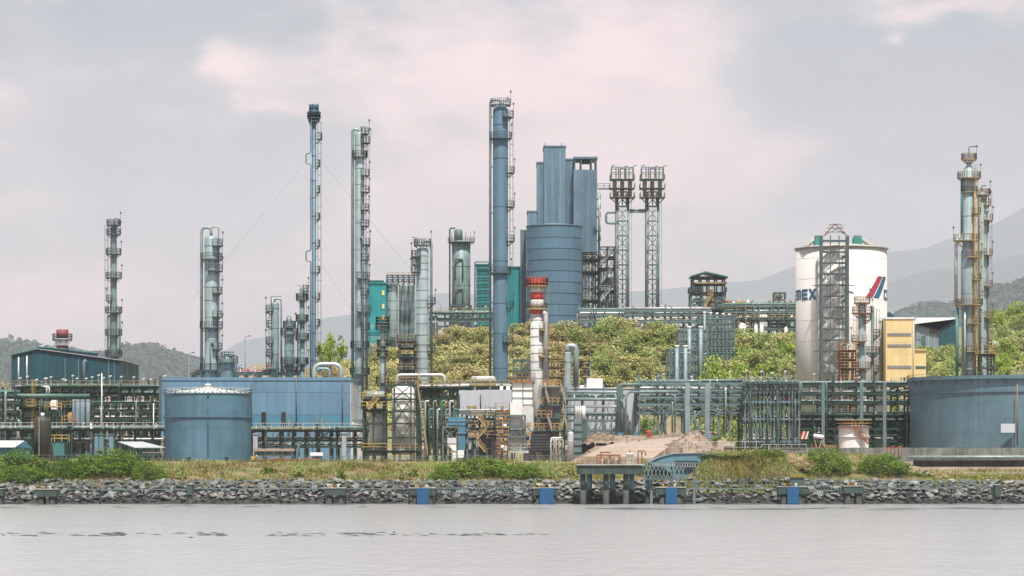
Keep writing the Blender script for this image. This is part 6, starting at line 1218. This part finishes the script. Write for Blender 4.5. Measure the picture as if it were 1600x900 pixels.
# mooring dolphins
def dolphin(label, px, wpx, top, fender, Y=491, cap=11, group='mooring dolphins along the shore'):
    o = thing('mooring_dolphin', label, 'dolphin', (X(px, Y), Y + 1.5, 0), group); h = wpx / 2
    MB().pbx(px - h, px + h, top, top + cap, Y, 3.2).build('cap', 'concrete_green', o); MB().pbx(px - h - .8, px + h + .8, top - 1, top, Y - .1, 3.4).build('cap_slab', 'concrete', o)
    for s_ in ((-.55, .55) if wpx > 20 else (0,)):
        for y in (Y + .7, Y + 2.5): MB().lathe([(.5, -2.5), (.5, Z(top + cap, Y))], (X(px + s_ * h, Y), y), 12).build('pile', 'concrete_dark', o)
    if fender: MB().bx(X(px - fender / 2 + 1, Y), X(px + fender / 2 + 1, Y), Y - .5, Y - .12, .1, Z(top - .5, Y)).build('fender', 'fender_blue', o)
    if wpx > 20:
        for k in range(3): MB().lathe([(.18, Z(top - 1, Y)), (.14, Z(top - 4, Y)), (.24, Z(top - 5, Y)), (.05, Z(top - 5.6, Y))], (X(px - h * .5 + k * h * .4, Y), Y + 1), 8).build('bollard', ('yellow', 'rust', 'white')[k], o)
dolphin('grey mooring block below the left bushes', 72, 32, 765, 0); dolphin('single dark mooring pile left of the grassy bank', 296, 8, 757, 0, cap=16); dolphin('grey mooring block below the green frame', 523, 33, 763, 0)
dolphin('mooring block with a blue fender under the middle bush', 660, 41, 763, 19); dolphin('mooring block with a blue fender left of the jetty', 853, 40, 763, 22); dolphin('mooring block with a blue fender under the gangway', 1048, 46, 762, 18); dolphin('mooring block with a blue fender below the round green bush', 1238, 44, 761, 18)
dolphin('grey mooring block right of the round green bush', 1334, 30, 760, 0); dolphin('single dark mooring pile at the right edge', 1560, 8, 758, 0, cap=18); dolphin('grey mooring block close to the left picture edge', -8, 24, 764, 0)
def catwalk(label, px0, px1, Y, q, truss=False):
    o = thing('catwalk', label, 'catwalk', (X((px0 + px1) / 2, Y), Y, Z(q, Y))); MB().bx(X(px0, Y), X(px1, Y), Y, Y + 1, Z(q, Y) - .12, Z(q, Y)).build('walk_deck', 'grey_steel', o)
    for y in (Y, Y + 1): MB().rail([(X(px0, Y), y, Z(q, Y)), (X(px1, Y), y, Z(q, Y))], 1.1, .03, 1.1 if truss else 1.7).build('handrail', 'grey_steel', o)
    n = max(1, int((px1 - px0) / 60))
    for k in range(n + 1): MB().tube((X(px0 + (px1 - px0) * k / n, Y), Y + .5, -.5), (X(px0 + (px1 - px0) * k / n, Y), Y + .5, Z(q, Y) - .1), .14, 6).build('support_post', 'concrete_dark', o)
    if truss:
        for k in range(int((px1 - px0) / 5)): a = px0 + k * 5; MB().beam(P(a, q, Y - .04), P(a + 5, q + 8, Y - .04), .08).build('diagonal', 'grey_steel', o)
        MB().beam(P(px0, q + 8, Y), P(px1, q + 8, Y), .1).build('chord', 'grey_steel', o)
catwalk('thin railed catwalk below the left bushes', 88, 292, 494, 764); catwalk('thin railed catwalk below the small storage tank', 300, 507, 494, 763); catwalk('thin railed catwalk below the middle bush', 681, 833, 494, 762, True); catwalk('lattice catwalk below the round green bush', 1260, 1319, 494, 758, True); catwalk('thin railed catwalk at the lower right', 1349, 1556, 494, 762); catwalk('thin railed catwalk right of the gangway', 1071, 1216, 494, 763); catwalk('thin railed catwalk between two mooring blocks left of the middle bush', 540, 639, 494, 763)
o = thing('planter_table', 'small moss topped concrete table behind the right blue fender block', 'table', (X(1246, 497), 497, 2.5)); MB().pbx(1234, 1258, 741, 746, 497, 1.6).build('top', 'grass_dry', o); MB().pbx(1235, 1257, 746, 760, 497.2, 1.2).build('body', 'dark_steel', o)
# earth heaps and aprons on the pad
def heap(name, label, px, Y, wpx, top, mat, sy=6, seed=0):
    x = X(px, Y); r = S(wpx, Y) / 2; zb_ = gz(x, Y) - .6; h = Z(top, Y) - zb_; mb = MB(); n = 40; rings = 16
    for i in range(rings + 1):
        t = i / rings
        for k in range(n):
            a = 6.2832 * k / n; q = 1 + .22 * noise.noise(Vector((math.cos(a) * 2, math.sin(a) * 2, seed + t)))
            px_, py_ = math.cos(a) * (1 - t), math.sin(a) * (1 - t); zz = zb_ + h * (1 - (1 - t) ** 1.7) * (1 + .35 * noise.noise(Vector((px_ * 2.3 + seed, py_ * 2.3, seed)))) + .5 * noise.noise(Vector((px_ * 6, py_ * 6, seed)))
            mb.v.append(Vector((x + px_ * r * q, Y + py_ * sy * q, zz)))
    for i in range(rings):
        for k in range(n): mb.f.append((i * n + k, i * n + (k + 1) % n, (i + 1) * n + (k + 1) % n, (i + 1) * n + k)); mb.sm.append(True)
    return tag(kind(mb.build(name, mat, None, (x, Y, zb_)), 'structure'), label, 'earth')
heap('earth_mound', 'brown rubble mound left of the light blue posts', 937, 540, 56, 675, 'rubble', 6, 1); heap('sand_heap', 'tall sand heap between the two light blue rack posts', 1092, 552, 62, 674, 'sand', 4, 2); heap('sand_heap', 'lower sand heap right of the right rack post', 1128, 545, 44, 686, 'sand', 5, 3); heap('sand_heap', 'small stony heap left of the left rack post', 1050, 530, 44, 690, 'rubble', 4, 4)
mb = MB(); mb.v = [P(912, 713, 515), P(1020, 716, 515), P(1064, 683, 540), P(960, 690, 540)]; mb.v += [p - Vector((0, 0, 1.2)) for p in mb.v]; mb.f = [(0, 1, 2, 3), (4, 7, 6, 5), (0, 4, 5, 1), (1, 5, 6, 2), (2, 6, 7, 3), (3, 7, 4, 0)]; mb.sm = [False] * 6
kind(mb.build('paved_apron', 'beige'), 'structure')
o = thing('guard_hut', 'small beige hut with a pitched roof beside the sand heaps', 'hut', (X(1140, 522), 522, 7)); MB().pbx(1132, 1148, 697, 712, 522, 2).build('wall', 'beige', o); MB().pprism([(1130, 697.5), (1150, 697.5), (1140, 691)], 521.7, 2.6).build('roof', 'concrete', o); MB().pbx(1143, 1147, 700, 711, 521.9, .1).build('door', 'dark_steel', o)
o = thing('red_barrel', 'red drum under the wide pipe rack on the pale apron', 'barrel', (X(1014, 545), 545, 10.5)); MB().lathe([(.4, 10.3), (.4, Z(673, 545)), (.3, Z(672.5, 545))], (X(1014, 545), 545), 12).build('body', 'red', o); MB().lathe([(.43, Z(676, 545)), (.43, Z(675.3, 545))], (X(1014, 545), 545), 12).build('hoop', 'dark_red', o)

# ------------------------------------------------------------------ riprap
def hull_rock(seed):
    import bmesh
    rnd = random.Random(seed); bm = bmesh.new()
    for _ in range(16):
        d = Vector((rnd.gauss(0, 1), rnd.gauss(0, 1), rnd.gauss(0, 1))).normalized(); bm.verts.new((d.x * .62 * rnd.uniform(.8, 1.1), d.y * .5 * rnd.uniform(.8, 1.1), d.z * .30 * rnd.uniform(.8, 1.1)))
    r_ = bmesh.ops.convex_hull(bm, input=bm.verts); bmesh.ops.delete(bm, geom=[g for g in set(r_['geom_interior']) if isinstance(g, bmesh.types.BMVert)], context='VERTS')
    me = bpy.data.meshes.new('rock'); bm.to_mesh(me); bm.free(); me.materials.append(M['rock']); return me
ZONES = [(90, 'below the wide left edge bush'), (240, 'below the broad left bush'), (400, 'below the small storage tank'), (510, 'below the red pipes on the bank'), (640, 'below the green braced frame'), (760, 'below the left half of the middle bush'), (900, 'below the right half of the middle bush'), (1000, 'behind the jetty piles'), (1100, 'under the gangway'), (1220, 'right of the gangway'), (1340, 'below the round green bush'), (1480, 'below the left part of the huge tank'), (9999, 'at the lower right edge')]
RK = [hull_rock(i) for i in range(14)]
rnd = random.Random(99); cand = []
for _ in range(11000):
    x = rnd.uniform(-104, 104); t = rnd.random(); y = 497.6 + t * 9.4; s = rnd.choice((.35, .45, .55, .65, .8, 1.0, 1.35)) * rnd.uniform(.8, 1.2)
    if gz(x, y) > 3.9: continue
    cand.append((s, x, y))
cand.sort(reverse=True); kept = []; gridd = {}
for s, x, y in cand:
    gx, gy = int(x // 2), int(y // 2); ok = True
    for i in (-1, 0, 1):
        for j in (-1, 0, 1):
            for (s2, x2, y2) in gridd.get((gx + i, gy + j), ()):
                if (x - x2) ** 2 + ((y - y2) * 1.3) ** 2 < ((s + s2) * .34) ** 2: ok = False
    if ok: kept.append((s, x, y)); gridd.setdefault((gx, gy), []).append((s, x, y))
vis = sorted([k for k in kept if abs(k[1]) < 80], key=lambda k: -k[0])[:300]; visset = set(vis); rest = MB()
def rockm(s, x, y): return Matrix.Translation((x, y, max(-.3, gz(x, y)) + s * .12)) @ Matrix.Rotation(rnd.uniform(0, 6.28), 4, 'Z') @ Matrix.Rotation(rnd.uniform(-.5, .5), 4, 'X') @ Matrix.Rotation(rnd.uniform(-.4, .4), 4, 'Y') @ Matrix.Diagonal((s, s, s, 1))
for k in kept:
    me = rnd.choice(RK); m4 = rockm(*k)
    if k in visset:
        ob = bpy.data.objects.new('boulder', me); COL.objects.link(ob); ob.matrix_world = m4; px_ = 800 + k[1] * FPX / k[2]; zn = [z_[1] for z_ in ZONES if px_ < z_[0]][0]; row = 'lying at the waterline' if k[2] < 500.6 else ('high on the shore slope' if k[2] > 504 else 'midway up the shore slope')
        tag(ob, 'grey boulder %s %s' % (row, zn), 'boulder', 'boulders %s %s' % (row, zn))
    else:
        b = len(rest.v); rest.v += [m4 @ v_.co for v_ in me.vertices]; rest.f += [tuple(b + i for i in p.vertices) for p in me.polygons]; rest.sm += [False] * len(me.polygons)
tag(kind(rest.build('riprap_rocks', 'rock'), 'stuff'), 'loose grey rocks filling the shore slope', 'rocks')

# ------------------------------------------------------------------ small wave crests of passing wakes
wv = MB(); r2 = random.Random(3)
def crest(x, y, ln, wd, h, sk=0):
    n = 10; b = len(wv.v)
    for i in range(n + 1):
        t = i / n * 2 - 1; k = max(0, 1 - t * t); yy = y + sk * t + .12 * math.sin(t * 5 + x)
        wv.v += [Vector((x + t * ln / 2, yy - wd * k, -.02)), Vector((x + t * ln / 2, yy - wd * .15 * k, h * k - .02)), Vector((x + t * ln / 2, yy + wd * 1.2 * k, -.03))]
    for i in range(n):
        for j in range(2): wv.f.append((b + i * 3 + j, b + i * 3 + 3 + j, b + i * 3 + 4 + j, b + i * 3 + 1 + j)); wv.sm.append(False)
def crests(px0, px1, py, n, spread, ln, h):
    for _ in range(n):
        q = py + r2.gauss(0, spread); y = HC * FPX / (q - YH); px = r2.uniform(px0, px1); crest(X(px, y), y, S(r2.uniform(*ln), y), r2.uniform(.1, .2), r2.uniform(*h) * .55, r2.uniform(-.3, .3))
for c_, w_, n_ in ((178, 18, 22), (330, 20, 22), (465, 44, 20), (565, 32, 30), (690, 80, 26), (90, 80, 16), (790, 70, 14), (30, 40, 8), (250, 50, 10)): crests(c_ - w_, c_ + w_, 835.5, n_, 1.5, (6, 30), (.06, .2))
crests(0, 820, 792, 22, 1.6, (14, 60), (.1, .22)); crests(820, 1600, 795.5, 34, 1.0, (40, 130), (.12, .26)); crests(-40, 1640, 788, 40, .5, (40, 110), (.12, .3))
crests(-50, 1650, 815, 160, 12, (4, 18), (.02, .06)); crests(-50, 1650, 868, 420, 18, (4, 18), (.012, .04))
tag(kind(wv.build('wave_crests', 'water_shaded'), 'stuff'), 'small dark wave crests on the pale water', 'waves')

mb = MB(); pth = [(1400, 741), (1440, 737), (1490, 735), (1560, 737), (1620, 738), (1700, 738)]
for a, q in pth:
    for yy in (514.2, 518.8): x_ = X(a, yy); mb.v.append(Vector((x_, yy, gz(x_, yy) + .12)))
mb.f = [(2 * i, 2 * i + 2, 2 * i + 3, 2 * i + 1) for i in range(len(pth) - 1)]; mb.sm = [True] * len(mb.f)
kind(mb.build('dirt_path', 'sand'), 'structure')

st = MB(); r2 = random.Random(8)
for _ in range(420):
    px = r2.uniform(915, 1135); Y = r2.uniform(517, 548); x = X(px, Y); z = gz(x, Y)
    s_ = r2.uniform(.12, .5); m4 = Matrix.Translation((x, Y, z + .25)) @ Matrix.Rotation(r2.uniform(0, 6.28), 4, 'Z') @ Matrix.Diagonal((s_, s_, s_, 1)); me = r2.choice(RK)
    b = len(st.v); st.v += [m4 @ v_.co for v_ in me.vertices]; st.f += [tuple(b + i for i in p.vertices) for p in me.polygons]; st.sm += [False] * len(me.polygons)
tag(kind(st.build('scattered_stones', 'rubble'), 'stuff'), 'small stones scattered over the bare earth behind the jetty', 'stones')
# ------------------------------------------------------------------ vegetation
rnd = random.Random(42)
stem = trunk_mesh('stem', 9, 1.0, .03, 7)
def bush(label, px, Y, wpx, top, kd, seed, dy=3.5, base=None, clumps=170, per=70, leaf=.028, group=None):
    x = X(px, Y); z = gz(x, Y) - .3 if base is None else base; h = max(.9, Z(top, Y) - z); o = thing('bush', label, 'bush', (x, Y, z), group)
    me = crown_mesh('foliage', seed, kd, clumps, per, leaf, 'bush'); link_mesh('foliage', me, o, scale=(S(wpx, Y) / 2, dy, h)); link_mesh('stem', stem, o, scale=(S(wpx, Y) / 2 * .6, dy * .6, h * .8)); return o
bush('wide green bush cut by the left picture edge', 20, 511, 150, 706, 'leaf_bush', 1, 3.6); bush('broad green bush below the brown upright tank', 168, 511, 135, 703, 'leaf_bush', 2, 3.6); bush('low green bush at the right end of the left bushes', 234, 508, 60, 722, 'leaf_bush', 3, 2)
bush('low green bush joining the two left bushes', 100, 509, 80, 718, 'leaf_bush', 31, 2.4); bush('dark low bush under the left edge bush', 30, 507, 110, 728, 'leaf_bush', 33, 1.8)
bush('long bright green bush in the middle of the bank', 745, 511, 125, 715, 'leaf_bush', 4, 3.4); bush('low green bush at the right end of the middle bush', 815, 509, 80, 722, 'leaf_bush', 5, 2.4); bush('low green bush at the left end of the middle bush', 693, 508, 50, 728, 'leaf_bush', 6, 2)
bush('round lush green bush above the right blue fender', 1290, 511, 88, 699, 'leaf_bush', 7, 3.6); bush('wide green bush left of the huge tank', 1380, 511, 88, 709, 'leaf_bush', 8, 3.4); bush('rounded olive bush on the slope right of the abutment', 1200, 510, 62, 702, 'leaf_bush', 9, 2.8)
bush('yellowish scrub on the slope beside the abutment', 1135, 509, 90, 706, 'leaf_mid', 10, 2.6, leaf=.024, per=50); bush('dry yellow scrub below the dyke wall between two round bushes', 1245, 510, 60, 708, 'leaf_dry', 11, 2.2, per=40)
bush('small pale green shrub on the jetty root', 1005, 500, 24, 713, 'leaf_lime', 12, 1, base=4.2, clumps=50, per=40, leaf=.05)
sp = [(283, 718, 24), (118, 715, 40), (420, 728, 26), (445, 733, 20), (468, 727, 36), (512, 732, 14), (533, 730, 16), (566, 733, 22), (600, 734, 20), (628, 727, 24), (646, 732, 18), (349, 735, 14), (860, 730, 34), (885, 728, 40), (1440, 735, 40), (1475, 737, 30), (1520, 740, 44), (1570, 742, 40), (1108, 724, 40), (1165, 703, 40)]
nm = ['left of the small storage tank', 'between the two left bushes', 'right below the small storage tank', 'below the red pipes', 'under the booth', 'pointed and alone below the booth', 'dark and alone right of the booth', 'below the side bays', 'below the yellow handrails', 'below the silver vessel', 'at the right foot of the braced frame', 'under the middle of the storage tank', 'below the hopper tower', 'beside the slim silver vessel', 'just right of the wide bush', 'below the left part of the huge tank', 'below the middle of the lower retaining wall', 'at the lower right corner', 'beside the opening of the abutment', 'below the beige hut']
for k, (a, q, wd) in enumerate(sp): bush('low scrubby shrub ' + nm[k], a, 508.5 + (k % 3) * 1.6, wd, q, ('leaf_mid', 'leaf_olive', 'leaf_bush', 'leaf_dry')[k % 4], 50 + k, 1.0, clumps=40, per=45, leaf=.07, group='low shrubs on the bank')
# dry grass of the bank
g = MB(); g2 = MB()
for q_ in range(56000):
    x = rnd.uniform(-100, 100); y = rnd.uniform(505.8, 520.5)
    if q_ > 46000: x = rnd.uniform(26, 48); y = rnd.uniform(503.2, 509)
    if q_ <= 46000 and y < 507 and rnd.random() < .6: continue
    if 18 < x < 29 and y > 512: continue
    if q_ <= 46000 and noise.noise(Vector((x * .25, y * .4, 1))) < -.25: continue
    z = gz(x, y) - .05; h = rnd.uniform(.2, .75) * (1 + .8 * noise.noise(Vector((x * .12, y * .3, 5)))); a = rnd.random() * 6.28; d = Vector((math.cos(a), math.sin(a), 0)) * rnd.uniform(.05, .11); ln = Vector((rnd.uniform(-.25, .25), rnd.uniform(-.2, .2), 0))
    p = Vector((x, y, z)); g_ = g2 if noise.noise(Vector((x * .11, y * .22, 21))) + rnd.uniform(-.3, .3) > .12 else g; b = len(g_.v)
    g_.v += [p - d, p + d, p + ln + Vector((0, 0, h))]; g_.f.append((b, b + 1, b + 2)); g_.sm.append(False)
tag(kind(g.build('dry_grass', 'grass_dry'), 'stuff'), 'dry yellow grass covering the bank above the rocks', 'grass'); tag(kind(g2.build('green_grass', 'leaf_mid'), 'stuff'), 'green weeds growing in patches on the bank', 'grass')
# hillside trees
def zone(px0, px1, Y0, Y1, n, kinds, wr, hr, label, group, sd):
    r2 = random.Random(sd); pts = []
    for _ in range(n * 30):
        Y = r2.uniform(Y0, Y1); x = X(r2.uniform(px0, px1), Y)
        if all((x - a) ** 2 + ((Y - b) * .45) ** 2 > (wr[0] * .075) ** 2 for a, b in pts): pts.append((x, Y))
        if len(pts) >= n: break
    for x, Y in pts:
        kd = r2.choice(kinds); tree(kd, 0, Y, r2.uniform(*wr), r2.uniform(*hr), {'olive': 'olive green', 'dry': 'brownish dry', 'mid': 'fresh green', 'lime': 'light green'}[kd] + ' scrub tree ' + label, group + ', ' + kd, x=x)
zone(668, 772, 655, 738, 32, ('olive', 'dry', 'olive', 'olive'), (30, 62), (13, 34), 'on the slope left of the blue column', 'slope trees left of the blue column', 1)
zone(790, 890, 650, 738, 30, ('olive', 'dry', 'dry', 'olive'), (30, 60), (12, 32), 'on the slope behind the striped stack', 'slope trees behind the striped stack', 2)
zone(885, 1048, 645, 738, 50, ('olive', 'dry', 'olive', 'mid', 'olive', 'mid'), (30, 64), (14, 38), 'on the slope below the twin lattice towers', 'slope trees below the twin towers', 3)
zone(1138, 1246, 645, 735, 40, ('mid', 'olive', 'mid', 'olive', 'lime'), (38, 64), (25, 38), 'on the slope left of the white silo', 'slope trees left of the white silo', 4)
zone(1440, 1500, 640, 735, 24, ('mid', 'olive', 'mid'), (26, 42), (20, 30), 'on the slope below the white roofed hall', 'slope trees below the white roofed hall', 5)
zone(1545, 1640, 640, 735, 28, ('mid', 'lime', 'olive'), (26, 44), (20, 32), 'on the slope right of the pair of columns', 'slope trees right of the columns', 6)
zone(1548, 1680, 880, 1010, 40, ('mid', 'lime', 'mid'), (26, 44), (16, 26), 'on the hill behind the long white hall', 'trees behind the long hall', 7)
zone(565, 660, 640, 725, 24, ('olive', 'dry', 'olive'), (26, 42), (18, 30), 'on the slope below the grey silo bank', 'slope trees below the silo bank', 8)
zone(500, 556, 650, 720, 10, ('olive', 'dry'), (26, 40), (18, 28), 'on the slope right of the flare stack', 'slope trees right of the flare stack', 9)
zone(1100, 1136, 632, 652, 5, ('mid', 'olive'), (34, 50), (22, 30), 'on the slope right of the lowest stepped rack', 'slope trees by the stepped racks', 10)
tree('umb', 517, 690, 46, 62, 'light green feathery tree right of the flare stack', base=Z(580, 690)); tree('umb', 1118, 630, 56, 62, 'light green spreading tree in front of the stepped racks', base=Z(612, 630)); tree('lime', 938, 728, 26, 26, 'bright green small tree on the crest below the process frame'); tree('lime', 965, 690, 34, 40, 'bright green round tree halfway down the slope below the lattice towers', base=Z(596, 690)); tree('mid', 405, 640, 30, 22, 'small green tree before the sandy slope', base=Z(596, 640)); tree('lime', 1400, 600, 24, 26, 'bright green shrub tree behind the dark green rack', base=Z(624, 600))
tree('dry', 10, 620, 26, 28, 'yellowing small tree at the left of the warehouse', base=Z(622, 620))
for k, a in enumerate((1005, 1020, 1160, 1185, 1120)): tree('lime', a, 600, 40, 40, 'light green tree glimpsed through the right racks', 'trees behind the right racks', base=Z(690, 600))
# low scrub and brush covering the whole slope
def scrub(name, label, px0, px1, Y0, Y1, n, mat, sd, s0=.7, s1=1.5, thr=-.35):
    r2 = random.Random(sd); f = MB()
    for _ in range(n):
        Y = r2.uniform(Y0, Y1); x = X(r2.uniform(px0, px1), Y)
        if noise.noise(Vector((x * .09, Y * .06, sd))) < thr: continue
        s = r2.uniform(s0, s1); leaf_quads(f, Vector((x, Y, gz(x, Y) + s * .35)), 16, s, .3, r2, .6, .5, .6)
    tag(kind(f.build(name, mat), 'stuff'), label, 'scrub')
scrub('hillside_brush', 'dry brown brush covering the slope below the cement works', 655, 1060, 640, 742, 1900, 'leaf_dry', 1, thr=.12)
scrub('hillside_scrub', 'olive low scrub covering the slope below the cement works', 655, 1060, 640, 742, 5200, 'leaf_olive', 2, thr=-.6)
scrub('hillside_scrub', 'green low scrub covering the slope left of the white silo', 1080, 1250, 630, 742, 2600, 'leaf_mid', 3)
scrub('hillside_scrub', 'green low scrub covering the slope right of the yellow block', 1425, 1660, 630, 742, 2600, 'leaf_mid', 4)
scrub('hillside_scrub', 'green low scrub covering the hill behind the long white hall', 1530, 1720, 860, 1040, 1800, 'leaf_mid', 5, 1, 2)
scrub('hillside_brush', 'dry olive brush covering the slope below the silo bank', 490, 660, 640, 735, 2000, 'leaf_olive', 6)
# sandy bare slope
mb = MB(); mb.v = [P(362, 596, 676), P(420, 596, 676), P(424, 566, 705), P(392, 571, 700), P(366, 582, 690)]; mb.v += [p - Vector((0, 0, 4)) for p in mb.v]; mb.f = [(0, 1, 2, 3, 4), (9, 8, 7, 6, 5)] + [(i, i + 5, (i + 1) % 5 + 5, (i + 1) % 5) for i in range(5)]; mb.sm = [False] * 7
kind(mb.build('sandy_slope', 'sand'), 'structure')
# woods on the near hills
def woods(name, label, px0, px1, D, n, size, sd):
    r2 = random.Random(sd); f = MB(); 
    for _ in range(n):
        px = r2.uniform(px0, px1); t = r2.random() ** .7; y = D - (1 - t) * 1100; x = X(px, D); z = Z(pl(LOWH, px), D) * math.sin(max(.12, 1 - (D - y) / 1160) * math.pi / 2) - 2
        s = size * r2.uniform(.6, 1.4); leaf_quads(f, Vector((x, y, z + s * .25)), 34, s, s * .28, r2, .8, .7, .75)
    tag(kind(f.build(name, 'forest_far'), 'stuff'), label, 'woods')
woods('far_woods', 'hazy wooded hill behind the warehouse on the left', -150, 640, 8000, 2000, 24, 1); woods('far_woods', 'hazy wooded hill behind the right hand columns', 1300, 1760, 8000, 1500, 25, 2)

# ------------------------------------------------------------------ haze
hz = MB().bx(-8000, 8000, -400, 31500, -6, 2420).build('haze', 'white'); kind(hz, 'stuff'); tag(hz, 'pale bluish haze filling the air over the whole place', 'haze')
m = bpy.data.materials.new('haze'); m.use_nodes = True; n = m.node_tree.nodes; n.clear(); oo = n.new('ShaderNodeOutputMaterial'); pv = n.new('ShaderNodeVolumePrincipled')
pv.inputs['Color'].default_value = (.83, .905, .98, 1); pv.inputs['Density'].default_value = .000064; pv.inputs['Anisotropy'].default_value = 0
m.node_tree.links.new(pv.outputs[0], oo.inputs['Volume']); hz.data.materials.clear(); hz.data.materials.append(m)
